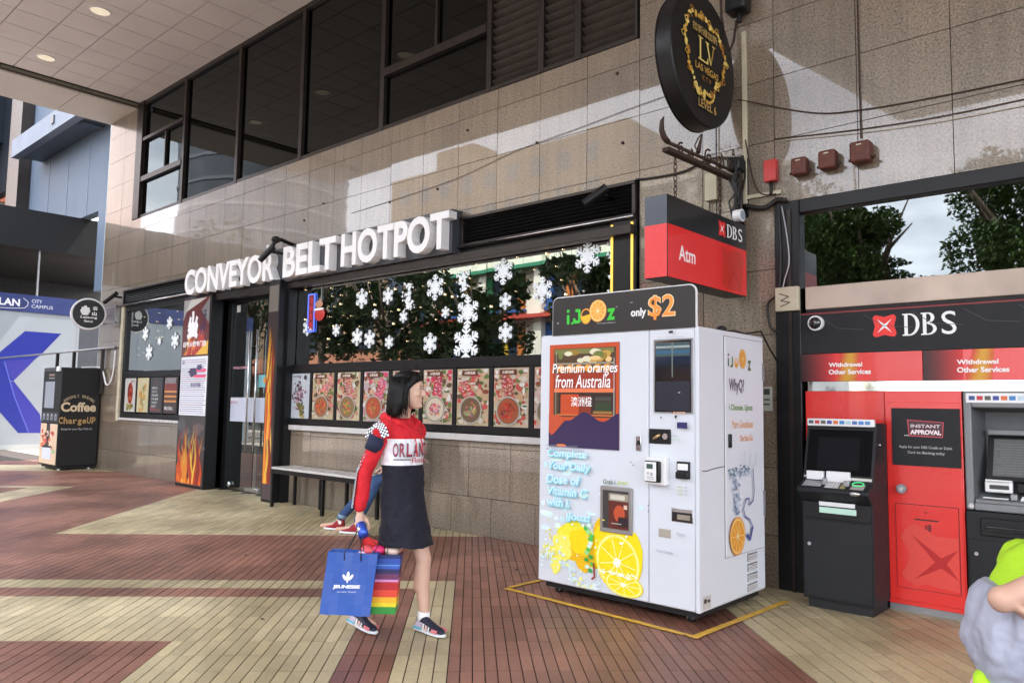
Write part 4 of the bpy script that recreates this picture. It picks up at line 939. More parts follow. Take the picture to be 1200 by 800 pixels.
pr.rect(o0+.18, 1.94, o0+.215, 1.957, hx(30,30,35)); pr.text('iJooz', o0+.09, 1.905, o0+.14, 1.92, hx(200,205,205), 0); pr.text('REFRESHING', o0+.16, 1.905, o0+.30, 1.92, hx(195,200,205), 0)
for (a, b) in ((o0+.01,.70),(o0+.01,.66),(.02,.95),(.04,.62),(.93,.98),(.91,1.0)): pr.ell(a, b, .006, .006, hx(120,130,140), 8)
pr.build('service_door_lettering', vm)
# right side
SX = MX1
sp = G().box(SX, -1.16, .42, SX+.012, -.515, 2.03).build('side_door', M['machine_white'], vm, bevel=.003)
G().box(SX+.0015, -1.165, .415, SX+.004, -.51, 2.035).build('side_door_gap', cmat('door_gap_brown', (.2,.15,.12)), vm)
G().box(SX+.012, -1.125, 1.21, SX+.03, -1.09, 1.31).build('side_handle', M['black_metal'], vm, bevel=.006)
G().box(SX+.012, -.53, .66, SX+.022, -.505, .86).build('hinge', M['grey_metal'], vm); G().box(SX+.012, -.53, 1.72, SX+.022, -.505, 1.86).build('hinge', M['grey_metal'], vm)
for k in range(4):
    v = G().box(SX, -.80, .345-.075*k, SX+.006, -.635, .40-.075*k).build('side_vent', M['grey_metal'], vm)
    for j in range(4): G().box(SX+.006, -.795, .35-.075*k+.012*j, SX+.012, -.64, .355-.075*k+.012*j).build('vent_slat', M['white'], v)
pr = Pr((SX+.012, -1.16, .42), **XS)
pr.rect(.04, 1.39, .06, 1.45, hx(70,105,60)); pr.rect(.04,1.465,.06,1.485,hx(90,60,80)); pr.line([(.115,1.46),(.115,1.395),(.085,1.39)], .018, hx(70,110,60)); pr.ell(.18, 1.42, .035, .038, hx(215,160,60)); pr.ell(.18,1.435,.02,.02,hx(225,200,190)); orange_slice(pr, .285, 1.455, .062, .075, .8); pr.text('Z', .37, 1.37, .43, 1.45, hx(70,105,60), .08)
pr.text('WhyQ?', .05, 1.18, .30, 1.30, hx(70,60,85), .03, .05); pr.text('i Choose. i.Jooz', .05, 1.05, .45, 1.11, hx(100,150,70), .02); pr.text('Pure Goodness', .10, .93, .45, .99, hx(230,175,130), .02); pr.text('On the Go', .22, .83, .45, .88, hx(230,165,120), .02)
pr.cut('side_lettering', vm)
for k in range(90): 
    a, b = rnd.uniform(.03, .40), rnd.gauss(.61, .02); pr.ell(a, b, rnd.uniform(.004,.02), rnd.uniform(.003,.009), hx(*rnd.choice([(110,130,150),(150,170,190),(90,110,130),(180,195,205)])), 7, .7)
for k in range(70): pr.ell(rnd.gauss(.14, .03), rnd.uniform(.28, .6), rnd.uniform(.005,.014), rnd.uniform(.005,.018), hx(*rnd.choice([(150,165,190),(120,140,170),(185,195,215)])), 7, .7)
for k in range(12): a = .2+.03*k; pr.line([(a, .63), (a+rnd.uniform(-.05,.08), .63+rnd.uniform(.03,.13))], .003, hx(160,175,195))
pr.cut('water_splash_print', vm)
cur = [(.42,.62),(.44,.45),(.42,.38),(.36,.35),(.35,.40),(.30,.40),(.25,.33),(.28,.27),(.36,.24),(.40,.19),(.36,.10),(.32,.14)]
pr.line(cur, .012, hx(90,100,150)); pr.line([(.31,.13),(.36,.09),(.41,.18)], .02, hx(75,90,150))
orange_slice(pr, .15, .14, .125, .14, .85)
pr.build('orange_print', vm)
pr = Pr((SX, MF, MZ0), **XS); pr.line([(.03,.97),(.10,.965),(.18,.975),(.25,.98),(.37,.985)], .007, hx(60,60,70)); pr.rect(.03,.02,.15,.11,hx(190,190,185)); pr.rect(.05,.06,.09,.09,hx(60,50,50)); pr.rect(.1,.06,.14,.08,hx(70,60,60)); pr.build('side_marks', vm)
g = G(); g.tube([(-2.72, -1.0, 2.08), (-2.70, -.85, 2.10), (-2.68, -.7, 2.085), (-2.64, -.5, 2.12), (-2.66,-.3,2.0), (-2.7,-.05,1.9)], .008, 6); g.build('power_cable', M['cable'], vm, smooth=True)
G().ell((-2.72, -1.02, 2.10), (.04,.04,.025)).build('cable_gland', M['black_matte'], vm, smooth=True)

# yellow tape around the machine
tape = thing('floor_tape', (-3.4, -1.7, 0), 'worn yellow tape rectangle on the pavement round the juice machine', 'tape')
def strip(p, q, wd, nm='tape_strip', z=.0062):
    p, q = Vector((*p, z)), Vector((*q, z)); d = (q-p); n_ = max(2, int(d.length/.12)); d.normalize(); e = Vector((-d.y, d.x, 0)); g = G(); L_, R_ = [], []
    for i in range(n_+1):
        c = p.lerp(q, i/n_); L_.append(c-e*wd*(.5+rnd.uniform(-.06,.1))); R_.append(c+e*wd*(.5+rnd.uniform(-.06,.1)))
    for i in range(n_): g.poly([L_[i], L_[i+1], R_[i+1], R_[i]])
    return g.build(nm, M['yellow'], tape)
strip((-4.32, -1.66), (-2.52, -1.76), .05); strip((-4.32, -1.62), (-4.28, -.5), .045, z=.0068); strip((-2.55, -1.74), (-2.50, -.40), .05, z=.0068)

# ------------------------------------------------------------------ bank front
G_AT = thing('bank_shopfront', (-1.2, 0, 0), 'black framed bank front with dark banner, red strips and window band above', 'shopfront')
g = G(); g.box(-2.72, -.03, 0, -2.50, .06, 3.28); g.box(-2.50, -.03, 3.16, 2.15, .06, 3.28); g.build('front_frame', M['black_metal'], G_AT, bevel=.008)
G().box(-2.60, -.045, 0, -2.57, -.032, 3.2).build('frame_rib', M['bronze'], G_AT)
G().poly(((-2.50, .03, 2.52), (2.15, .03, 2.52), (2.15, .036, 3.16), (-2.50, .03, 3.16))).build('transom_pane', M['glass_atm'], G_AT)
G().box(-2.46, -.03, 2.33, 2.15, .1, 2.52).build('beige_panel', M['beige'], G_AT, bevel=.006)
G().box(-2.46, -.012, 2.305, 2.15, .05, 2.328).build('dark_gap', M['black_matte'], G_AT)
bz = G().box(-2.50, -.02, 1.96, 2.15, .05, 2.30).build('banner', M['charcoal'], G_AT)
G().box(-2.50, -.024, 2.285, 2.15, -.0205, 2.30).build('red_edge', cmat('dull_red', (.2,.03,.03)), G_AT)
pr = Pr((-2.50, -.02, 1.96), **XF)
def bank_logo(pr, cx, cz, w_, h_, c1, c2):
    pts = []
    for k in range(4):
        a0 = math.pi/4+k*math.pi/2
        for j in (-1, 0, 1): a = a0+j*.16; q = 1.30 if j else 1.36; pts.append((cx+w_/2*q*math.cos(a), cz+h_/2*q*math.sin(a)))
        a = a0+math.pi/4; pts.append((cx+w_/2*.86*math.cos(a), cz+h_/2*.86*math.sin(a)))
    pr.poly(pts, c1)
    for k in range(4):
        a = math.pi/4+k*math.pi/2; d = Vector((math.cos(a), math.sin(a))); e = Vector((-d.y, d.x))
        pr.poly([(cx+e.x*w_*.06, cz+e.y*h_*.06), (cx-e.x*w_*.06, cz-e.y*h_*.06), (cx+d.x*w_*.46, cz+d.y*h_*.46)], c2)
def serif(pr, tx, a, b, c_, d, c, bold=.01):
    # tall roman capitals: text outline with bracketed slab serifs on every stem
    n = len(tx); wd = (c_-a)/n
    for i, ch in enumerate(tx):
        x0, x1 = a+wd*i+wd*.04, a+wd*(i+1)-wd*.04; h = d-b; sw = wd*.19; th = h*.06
        if ch == 'D':
            pr.rect(x0+wd*.1, b, x0+wd*.1+sw, d, c); pr.rect(x0, b, x0+wd*.42, b+th, c); pr.rect(x0, d-th, x0+wd*.42, d, c)
            o_, i_ = [], []
            for k in range(17):
                t_ = -math.pi/2+math.pi*k/16; o_.append((x0+wd*.38+(x1-x0-wd*.38)*math.cos(t_), (b+d)/2+h/2*math.sin(t_))); i_.append((x0+wd*.36+(x1-x0-wd*.36-sw)*math.cos(t_), (b+d)/2+(h/2-th)*math.sin(t_)))
            for k in range(16): pr.g.cc = c; pr.g.poly([pr.P(*p) for p in (o_[k], o_[k+1], i_[k+1], i_[k])])
        elif ch == 'B':
            pr.rect(x0+wd*.1, b, x0+wd*.1+sw, d, c); pr.rect(x0, b, x0+wd*.4, b+th, c); pr.rect(x0, d-th, x0+wd*.4, d, c); pr.rect(x0+wd*.2, b+h*.5, x0+wd*.45, b+h*.5+th, c)
            for (cz, hh, ww) in ((b+h*.765, h*.235, .78), (b+h*.265, h*.265, .9)):
                o_, i_ = [], []
                for k in range(13):
                    t_ = -math.pi/2+math.pi*k/12; q = (x1-x0)*ww-wd*.38; o_.append((x0+wd*.38+q*math.cos(t_), cz+hh*math.sin(t_))); i_.append((x0+wd*.36+(q-sw*.9)*math.cos(t_), cz+(hh-th)*math.sin(t_)))
                for k in range(12): pr.g.cc = c; pr.g.poly([pr.P(*p) for p in (o_[k], o_[k+1], i_[k+1], i_[k])])
        else: pr.text(ch, x0+wd*.08, b-h*.01, x1-wd*.08, d+h*.01, c, bold*0); 
        pr.k += 1
bank_logo(pr, .655, .20, .165, .165, hx(235,50,45), WHITE)
serif(pr, 'DBS', .78, .115, 1.17, .285, WHITE, .03)
for k in range(5): pr.line([(.15+.35*k, .3), (.3+.35*k, .2), (.5+.35*k, .18)], .004, hx(62,64,68))
pr.build('banner_print', G_AT)
for i, (xa, xb) in enumerate(((-2.50, -1.58), (-1.575, -.65), (-.645, .3), (.305, 1.3))):
    rs = G().box(xa, -.035, 1.73, xb, .0, 1.955).build('red_strip', M['bank_red'], G_AT)
    pr = Pr((xa, -.035, 1.73), **XF); W_ = xb-xa
    for k in range(16): pr.rect(W_*.018*k, 0, W_*.018*(k+1)+.0005, .225, hx(60+11*k, 30+1.2*k, 30+1.4*k, .8))
    for k in range(9):
        f = k/9; pr.poly([(W_*(.30+.02*k), 0), (W_*(.32+.02*k), 0), (W_*(.385+.015*k), .225), (W_*(.36+.015*k), .225)], hx(228, 80+90*math.sin(f*3.1), 45, .8))
    pr.text('Withdrawal', W_*.245, .115, W_*.53, .15, (.85,.82,.8), .035); pr.text('Other Services', W_*.245, .055, W_*.60, .095, (.85,.82,.8), .035)
    pr.build('strip_print', rs)
# mirror-like slot between strips and cabinets
G().box(-2.46, -.0, 1.652, 2.1, .02, 1.728).build('slot_glass', cmat('pale_mirror', (.75,.8,.75), rough=.04, metal=1.), G_AT)
# red cabinets
def cabinet(x0, x1, z0, z1, y, label, door_x=None):
    t = thing('red_cabinet', ((x0+x1)/2, y, 0), label, 'cabinet', None)
    G().box(x0, y, z0, x1, .30, z1).build('cabinet_body', M['bank_red'], t, bevel=.004); return t
c1 = cabinet(-2.475, -1.86, .06, 1.65, -.02, 'plain red metal cabinet behind the standing cash machine')
G().box(-2.475, -.0, 0, -1.86, .3, .058).build('plinth', M['black_metal'], c1)
c2 = cabinet(-1.852, -1.325, .055, 1.65, -.045, 'red metal cabinet with round lock and deposit slot between the two cash machines')
G().box(-1.852, -.02, 0, -1.325, .3, .053).build('plinth', M['grey_metal'], c2)
CY = -.045
G().box(-1.84, CY-.008, .09, -1.335, CY, 1.565).build('cabinet_door', M['bank_red'], c2, bevel=.003)
G().box(-1.80, CY-.016, 1.09, -1.335, CY-.0085, 1.52).build('notice_panel', M['charcoal'], c2, bevel=.002)
pr = Pr((-1.80, CY-.016, 1.09), **XF)
pr.poly([(.12,.22),(.35,.215),(.36,.33),(.11,.345)], hx(190,70,80)); pr.poly([(.125,.228),(.345,.222),(.352,.325),(.118,.338)], hx(75,35,45)); pr.line([(.09,.225),(.12,.225)], .006, hx(200,190,190))
pr.text('INSTANT', .135, .285, .335, .31, hx(215,205,205), .02); pr.text('APPROVAL', .13, .235, .34, .27, hx(240,225,225), .05)
pr.text('Apply for your DBS Credit or Debit', .05, .125, .41, .15, hx(190,190,190), .005); pr.text('Card via iBanking today', .11, .085, .36, .11, hx(190,190,190), .005)
pr.build('notice_print', c2)
lk = G().tube([(-1.735, CY-.008, .915), (-1.735, CY-.05, .915)], .034, 20).build('round_lock', M['grey_metal'], c2); G().tube([(-1.735, CY-.05, .915), (-1.735, CY-.06, .915)], .018, 16).build('lock_core', M['steel'], lk)
hx0, hx1, hz0, hz1 = -1.785, -1.365, .185, .80
G().box(hx0-.004, CY-.0095, hz0-.004, hx1+.004, CY-.0082, hz1+.004).build('hatch_gap', M['black_matte'], c2)
ht = G().box(hx0, CY-.014, hz0, hx1, CY-.0096, hz1).build('deposit_hatch', M['bank_red'], c2)
pr = Pr((hx0, CY-.014, hz0), **XF); lr = hx(235,75,65,.85)
pts = []
for (a, b) in ((.03,.36),(.06,.43),(.13,.475),(.19,.45),(.27,.40),(.42,.40),(.42,.02),(.30,.03),(.20,.045),(.13,.02),(.06,.055),(.03,.10),(.07,.17),(.09,.24),(.07,.30)): pts.append((min(a,.415), b))
pr.poly(pts, lr)
dk = hx(195,30,32,.85)
for e in ((.10,.40),(.12,.07),(.415,.32),(.415,.10)): 
    cx, cz = .30, .21; d = Vector((e[0]-cx, e[1]-cz)); n_ = Vector((-d.y, d.x)).normalized()*(.03); pr.poly([(cx+n_.x, cz+n_.y), (cx-n_.x, cz-n_.y), e], dk)
pr.rect(.13, .505, .29, .515, hx(25,20,20)); pr.ell(.205, .565, .006, .008, hx(60,20,20), 8); pr.rect(.20,.44,.215,.475,hx(120,25,25)); pr.rect(.22,.43,.24,.48,hx(110,25,25))
pr.build('hatch_print', ht)
# standing cash machine
a1 = thing('cash_machine', (-2.1, -.3, 0), 'freestanding black cash machine with sloping dark screen in front of the red cabinet', 'cash machine')
AX0, AX1, AY = -2.36, -1.84, -.42
def prof(x0, x1, pts, name, m, par, bev=.0):
    n = len(pts); g = G(); g.add([(x0, p[0], p[1]) for p in pts]+[(x1, p[0], p[1]) for p in pts], [tuple(range(n))[::-1], tuple(range(n, 2*n))]+[(i, (i+1)%n, n+(i+1)%n, n+i) for i in range(n)]); return g.build(name, m, par, bevel=bev)
prof(AX0, AX1, [(AY, .07), (AY, .80), (AY-.10, .88), (AY-.10, .905), (AY+.02, .96), (AY+.14, 1.40), (-.05, 1.40), (-.05, .07)], 'machine_body', M['charcoal'], a1, .008)
G().box(AX0+.03, AY+.03, 0, AX1-.02, -.06, .07).build('plinth', M['black_matte'], a1)
bd = G().box(AX0+.012, AY-.012, .09, AX1-.012, AY-.001, .66).build('lower_door', M['charcoal'], a1, bevel=.004); G().tube([(AX0+.06, AY-.012, .48), (AX0+.06, AY-.022, .48)], .014, 12).build('door_lock', M['steel'], bd)
G().box(AX0+.012, AY-.014, .675, AX1-.012, AY-.001, .80).build('dispenser_panel', M['black_metal'], a1, bevel=.004)
G().box(AX0+.14, AY-.022, .775, AX0+.40, AY-.0145, .835-.03+.0).build('shutter_label', M['white'], a1); G().box(AX0+.14, AY-.024, .722, AX0+.41, AY-.0145, .765).build('cash_shutter', cmat('pale_green_shutter', (.35,.5,.42), emit=(.6,.9,.75), estr=.12), a1, bevel=.003)
# sloping fascia
v1 = Vector((0, .12, .44)).normalized()
fp = Pr((AX0, AY+.02, .96), (1,0,0), v1)
fp.rect(.02, .05, .50, .40, hx(12,12,14)); fp.rect(.10, .09, .41, .34, hx(24,24,28)); 
fp.rect(.01, .02, .15, .035, hx(200,198,190)); fp.rect(.36, .015, .51, .035, hx(205,203,195)); fp.build('screen_panel', a1, M['print_dull'])
cp = Pr((AX0, AY+.135, 1.362), (1,0,0), v1); g = G()
G().box(AX0+.01, AY+.10, 1.372, AX1-.01, AY+.145, 1.43).build('card_strip', M['white'], a1, bevel=.008)
cs = Pr((AX0+.01, AY+.10, 1.372), **XF)
for k in range(10): cs.rect(.015+.047*k, .018, .052+.047*k, .044, hx(*[(70,80,90),(190,50,50),(90,90,80),(60,70,150),(215,110,60),(60,130,190),(170,200,210),(80,110,170),(70,130,200),(90,140,190)][k]))
cs.build('card_logos', a1)
# keypad shelf
v2 = Vector((0, .12, .055)).normalized(); kp = Pr((AX0, AY-.10, .906), (1,0,0), v2); kp.base = .003
kp.rect(.03,.03,.17,.12,hx(150,150,152)); kp.rect(.20,.02,.30,.12,hx(175,175,178)); kp.rect(.31,.02,.35,.12,hx(150,140,90)); kp.rect(.385,.02,.48,.10,hx(170,150,155)); kp.build('keypad_plates', a1)
for i in range(4):
    for j in range(3): p = kp.P(.205+.024*i, .03+.03*j); G().box(p.x, p.y, p.z, p.x+.018, p.y+.02, p.z+.006).build('key', M['steel'], a1)
g = G().box(AX0+.04, AY-.005, .965, AX0+.17, AY+.03, 1.03).build('card_slot_plate', M['white'], a1, bevel=.004); G().box(AX0+.19, AY-.008, .955, AX0+.36, AY+.03, 1.035).build('receipt_plate', M['white'], a1, bevel=.004)
G().box(AX0+.17, AY-.04, .93, AX0+.20, AY+.0, .985).build('card_reader', M['grey_metal'], a1, bevel=.006); G().box(AX0+.33, AY-.05, .93, AX0+.37, AY, .975).build('reader_nose', M['grey_metal'], a1, bevel=.006)
G().torus((AX0+.43, AY-.03, .955), (1,0,0), (0,.9,.4), .04, .03, .004, 20, 5).build('green_ring', cmat('green_ring_light', (.05,.4,.15), emit=(.1,.9,.3), estr=.3), a1, smooth=True)
G().ell((AX0+.43, AY-.105, .89), (.04,.015,.018)).build('reader_lamp', M['steel'], a1, smooth=True)
G().tube([(AX1, AY+.16, 1.24), (AX1+.02, AY+.16, 1.24)], .010, 10).build('side_lock', M['steel'], a1)
# wall cash machine
a2 = thing('cash_machine', (-.95, 0, 0), 'grey framed built-in cash machine at the right edge beside the schoolgirl', 'cash machine')
BX0, BX1, BY = -1.315, -.62, -.03
g = G(); g.box(BX0, BY-.02, .80, BX0+.05, .28, 1.65); g.box(BX1-.05, BY-.02, .80, BX1, .28, 1.65); g.box(BX0+.05, BY-.02, 1.53, BX1-.05, .28, 1.65); g.box(BX0+.05, BY-.02, .80, BX1-.05, .28, .855); g.build('grey_surround', M['atm_grey'], a2, bevel=.01)
G().box(BX0, BY-.03, .055, BX1, .28, .795).build('lower_body', M['charcoal'], a2, bevel=.005); G().box(BX0, BY, 0, BX1, .25, .053).build('plinth', M['black_matte'], a2)
G().box(BX0+.012, BY-.04, .08, BX1-.012, BY-.031, .60).build('lower_door', M['charcoal'], a2, bevel=.004); G().tube([(BX0+.06, BY-.04, .50), (BX0+.06, BY-.05, .50)], .014, 12).build('door_lock', M['steel'], a2); G().tube([(BX0+.035, BY-.02, .83), (BX0+.035, BY-.03, .83)], .018, 16).build('side_lock', M['steel'], a2)
G().box(BX0+.09, BY-.045, .63, BX1-.09, BY-.031, .755).build('cash_dispenser', M['black_metal'], a2, bevel=.012)
G().box(BX0+.12, BY-.055, .66, BX1-.12, BY-.046, .70).build('dispenser_slot', M['screen'], a2, bevel=.006)
G().box(BX0+.02, BY-.026, 1.565, BX1-.02, BY-.0205, 1.635).build('card_strip', M['white'], a2, bevel=.003)
cs = Pr((BX0+.02, BY-.026, 1.565), **XF)
for k in range(12): cs.rect(.02+.05*k, .02, .058+.05*k, .05, hx(*[(60,80,140),(190,50,60),(90,90,80),(60,70,150),(215,110,60),(60,130,190),(190,210,220),(80,110,190),(70,130,200),(200,140,80),(80,80,160),(190,60,60)][k]))
cs.build('card_logos', a2)
g = G(); g.quad((BX0+.05, BY, 1.53), (BX0+.05, BY, .855), (BX0+.10, .16, .90), (BX0+.10, .16, 1.50)); g.quad((BX1-.05, BY, .855), (BX1-.05, BY, 1.53), (BX1-.10, .16, 1.50), (BX1-.10, .16, .90)); g.quad((BX0+.10, .16, 1.50), (BX1-.10, .16, 1.50), (BX1-.05, BY, 1.53), (BX0+.05, BY, 1.53)); g.quad((BX0+.10, .16, .9), (BX1-.10, .16, .9), (BX1-.10, .16, 1.5), (BX0+.10, .16, 1.5)); g.build('recess', cmat('recess_grey', (.10,.105,.11), rough=.5), a2)
G().box(BX0+.13, .08, 1.34, BX1-.1, .15, 1.37).build('recess_ledge', M['atm_grey'], a2)
sc2 = prof(BX0+.12, BX1-.10, [(.0, 1.02), (.02, 1.02), (.15, 1.33), (.13, 1.33)], 'screen_bezel', M['black_metal'], a2)
sp = Pr((BX0+.12, .0, 1.02), (1,0,0), Vector((0,.13,.31)).normalized()); sp.rect(.04, .03, .42, .31, hx(120,124,122,.6)); 
for k in range(12): sp.rect(.04+rnd.random()*.05, .05+.02*k, .40, .058+.02*k, hx(135,140,138,.6))
sp.build('screen', a2, M['print_gloss'])
prof(BX0+.06, BX1-.06, [(-.05, .855), (-.05, .875), (.10, .915), (.10, .855)], 'keypad_shelf', M['atm_grey'], a2, .004)
G().box(BX0+.11, .0, .93, BX0+.28, .06, 1.01).build('slot_plate', M['white'], a2, bevel=.01); G().box(BX0+.14, -.004, .955, BX0+.26, .0, .985).build('slot_mouth', M['screen'], a2, bevel=.003)
G().box(BX0+.30, .0, .93, BX0+.46, .06, 1.01).build('receipt_hood', M['black_metal'], a2, bevel=.015); G().box(BX0+.12, -.02, 1.012, BX0+.28, .05, 1.022).build('shelf_edge', M['white'], a2)
G().box(BX0+.10, -.03, .885, BX0+.26, .03, .90).build('card_shelf', M['steel'], a2, bevel=.003); G().box(BX0+.27, -.035, .885, BX0+.31, .03, .93).build('reader_nose', M['grey_metal'], a2, bevel=.006)
for i in range(4):
    for j in range(3): G().box(BX0+.33+.032*i, -.03+.03*j, .885+.008*j, BX0+.355+.032*i, -.01+.03*j, .898+.008*j).build('key', M['steel'], a2)
c3 = cabinet(-.61, 2.14, .055, 1.65, -.03, 'long red cabinet wall to the right of the built-in cash machine')
G().box(-.61, -.01, 0, 2.14, .3, .053).build('plinth', M['black_metal'], c3)
# dome camera on banner, switches
t = thing('dome_camera', (-2.37, -.1, 2.21), 'small round white security camera on the dark banner', 'camera')
G().tube([(-2.37, -.02, 2.21), (-2.37, -.06, 2.21)], .062, 24).build('camera_base', M['white'], t); G().ell((-2.37, -.06, 2.21), (.05,.035,.05), 20, 12).build('dome', M['screen'], t, smooth=True)
t = thing('wall_notice', (-2.80, -.01, 1.6), 'narrow pale sign with small symbols on the granite beside the bank frame', 'notice')
G().box(-2.86, -.012, 1.48, -2.765, -.002, 1.69).build('notice_plate', cmat('grey_green_plate', (.42,.44,.38)), t, bevel=.002)
pr = Pr((-2.86, -.012, 1.48), **XF); pr.rect(.02,.14,.075,.19,hx(70,75,65)); pr.rect(.02,.09,.075,.105,hx(90,95,85)); pr.rect(.02,.05,.075,.065,hx(90,95,85)); pr.build('notice_print', t)

# ------------------------------------------------------------------ hanging signs and wall hardware
DX, DT = -2.93, .20
at_ = thing('bank_hanging_sign', (DX-.1, -.8, 2.45), 'red and black projecting lightbox sign reading Atm and DBS, hung on two chains', 'sign')
G().box(DX-DT, -1.46, 2.465, DX, -.13, 3.095).build('sign_box', M['black_metal'], at_, bevel=.006)
pr = Pr((DX, -1.46, 2.465), **XS); pr.rect(.004, .004, 1.326, .405, hx(225,42,42,.9)); pr.rect(.004, .405, 1.326, .626, hx(24,24,26))
LRd = hx(205,50,40,.85); pr.poly([(.86,.06),(.93,.02),(1.22,.03),(1.27,.30),(1.2,.38),(.97,.34),(.86,.37),(.89,.2)], LRd); pr.line([(.98,.06),(1.08,.19),(1.2,.06)], .02, hx(180,35,35,.85)); pr.line([(.98,.31),(1.08,.19),(1.2,.32)], .012, hx(190,40,38,.85))
pr.text('Atm', .165, .15, .42, .27, (.85,.82,.82), .015); bank_logo(pr, .875, .52, .115, .125, hx(215,45,45), WHITE); serif(pr, 'DBS', .955, .465, 1.26, .575, WHITE, .03)
pr.build('side_print', at_, M['print_lit'])
pr = Pr((DX-DT, -1.46, 2.465), **XF); pr.rect(.004, .004, DT-.004, .405, hx(228,72,76,.95)); pr.rect(.004, .405, DT-.004, .626, hx(82,90,104,.8)); pr.build('end_print', at_, M['print_lit'])
pr = Pr((DX-DT, -.13, 2.465), (1,0,0), (0,-1,0)); pr.rect(.004,.004,DT-.004,1.326, hx(190,40,42)); pr.g.v = [(p[0], -.13-(-(p[1]+.13))*1.0, 2.463) if False else p for p in pr.g.v]
def chain(x, y, z0, z1, label):
    t = thing('hanging_chain', (x, y, z0), label, 'chain', None); n = int((z1-z0)/.045)
    for k in range(n):
        c = Vector((x, y, z0+.022+.045*k)); a = R(90*(k % 2)); u = Vector((math.cos(a), math.sin(a), 0)); G().torus(c, u, (0,0,1), .014, .028, .0045, 12, 5).build('chain_link', M['rust'], t, smooth=True)
    return t
chain(DX-.1, -1.17, 3.095, 3.50, 'rusty chain holding the street end of the bank sign'); chain(DX-.1, -.42, 3.095, 3.52, 'rusty chain holding the wall end of the bank sign')
br = thing('sign_bracket', (-3.03, 0, 3.6), 'rusty wrought iron scroll bracket above the bank sign', 'bracket')
BXc = -3.03
g = G(); g.tube([(BXc, -1.30, 3.555), (BXc, -.02, 3.60)], .014, 8); g.build('top_bar', M['rust'], br, smooth=True)
mt = Matrix.Translation((BXc, -.66, 3.52)) @ Matrix.Rotation(R(1.5), 4, 'X'); G().box(-.032, -.66, -.028, .032, .64, .006, mt).build('channel', M['rust'], br, bevel=.004)
G().tube([(BXc, -1.28, 3.56), (BXc, -1.34, 3.58), (BXc, -1.375, 3.63), (BXc, -1.37, 3.70), (BXc, -1.345, 3.74)], [.022,.024,.022,.016,.006], 8).build('curled_tip', M['rust'], br, smooth=True)
for (cy, cz, r0, sgn) in ((-1.08, 3.58, .05, 1), (-.93, 3.575, .05, -1), (-.62, 3.62, .075, 1), (-.42, 3.64, .08, -1), (-.2, 3.66, .05, 1)):
    pts = []
    for k in range(22): q = r0*(1-k/26); a = sgn*k*.42+1.2; pts.append((BXc, cy+q*math.cos(a), cz-.02+q*math.sin(a)))
    G().tube(pts, .008, 6).build('scroll', M['rust'], br, smooth=True)
g = G(); g.tube([(BXc,-.80,3.6),(BXc,-.77,3.68),(BXc,-.73,3.78)], [.02,.014,.003], 6); g.tube([(BXc,-.80,3.6),(BXc,-.86,3.64),(BXc,-.80,3.72),(BXc,-.74,3.77)], .006, 6); g.build('leaf_finial', M['rust'], br, smooth=True)
G().box(-3.10, -.02, 3.20, -2.96, .0-.001, 3.74).build('wall_plate', M['black_metal'], br, bevel=.004)
G().box(-3.09, -.18, 3.60, -2.97, -.02, 3.72).build('bracket_head', M['black_metal'], br, bevel=.02); G().tube([(BXc, -.07, 3.0), (BXc, -.07, 3.66)], .04, 10).build('bracket_post', M['rust'], br, smooth=True)
chain(-3.03, -.16, 3.52, 3.80, 'short rusty chain loop beside the wall plate of the scroll bracket')
for k in range(9):
    a = R(37*k); y0 = -.08-.02*k
    tag(G().tube([(-3.0+.02*math.cos(a*j+k), y0+.05*math.sin(a*.3*j+j), 3.75-.095*j-.01*k) for j in range(8)], .009, 6).build('tangled_cable', M['cable'], None, smooth=True, loc=(-3.0, y0, 3.4)), f'black cable, {ORD[k]} strand out from the wall in the tangle under the scroll bracket', 'cable', 'tangled cables under the bracket')
RX = -3.04
rd = thing('round_sign', (RX-.07, -.68, 4.45), 'round black and gold hanging sign reading LV LAS VEGAS LEVEL 6', 'sign')
def disc_x(x0, x1, cy, cz, ry, rz, n=56):
    g = G(); a = [(x0, cy+ry*math.cos(2*math.pi*k/n), cz+rz*math.sin(2*math.pi*k/n)) for k in range(n)]; g.rings([a, [(x1, p[1], p[2]) for p in a]]); return g
disc_x(RX-.15, RX, -.66, 4.44, .555, .575).build('sign_drum', M['black_metal'], rd, bevel=.012); disc_x(RX-.152, RX-.145, -.66, 4.44, .56, .58).build('drum_rim', M['bronze'], rd)
pr = Pr((RX, -.66, 4.44), **XS); GD = hx(214,170,70); GL = hx(240,215,120); GO = hx(170,115,40); pr.step = .00015
for (cx_, cz_, a0, a1_, n_, rx_, rz_) in ((0,.05,0,6.2832,46,.34,.33),):
    for k in range(n_):
        a = 2*math.pi*k/n_; q = 1+.10*math.sin(3*a+.6)+.05*math.sin(9*a); x, z = rx_*q*math.cos(a), cz_+rz_*q*math.sin(a)
        pr.ell(x, z, rnd.uniform(.016,.036), rnd.uniform(.014,.032), rnd.choice([GD,GL,GO]), 9, .6, rnd.random()*3)
        if k % 4 == 0: pr.line([(x, z), (x+.05*math.cos(a+1.2), z+.05*math.sin(a+1.2)), (x+.03*math.cos(a+2.6), z+.05*math.sin(a+2.6))], .008, rnd.choice([GD,GO]))
        if k % 3 == 1: pr.line([(x*.96, z), (x+.045*math.cos(a-1.1), z+.045*math.sin(a-1.1)), (x+.06*math.cos(a-.2), z+.05*math.sin(a-.2)), (x+.03*math.cos(a+.7), z+.03*math.sin(a+.7))], .009, rnd.choice([GD,GL,GO]))
for k in range(18): a = math.pi+k*math.pi/17; pr.ell(.02+.12*math.cos(a), -.27+.09*math.sin(a), .014,.012, rnd.choice([GD,GO,GL]), 8, .5)
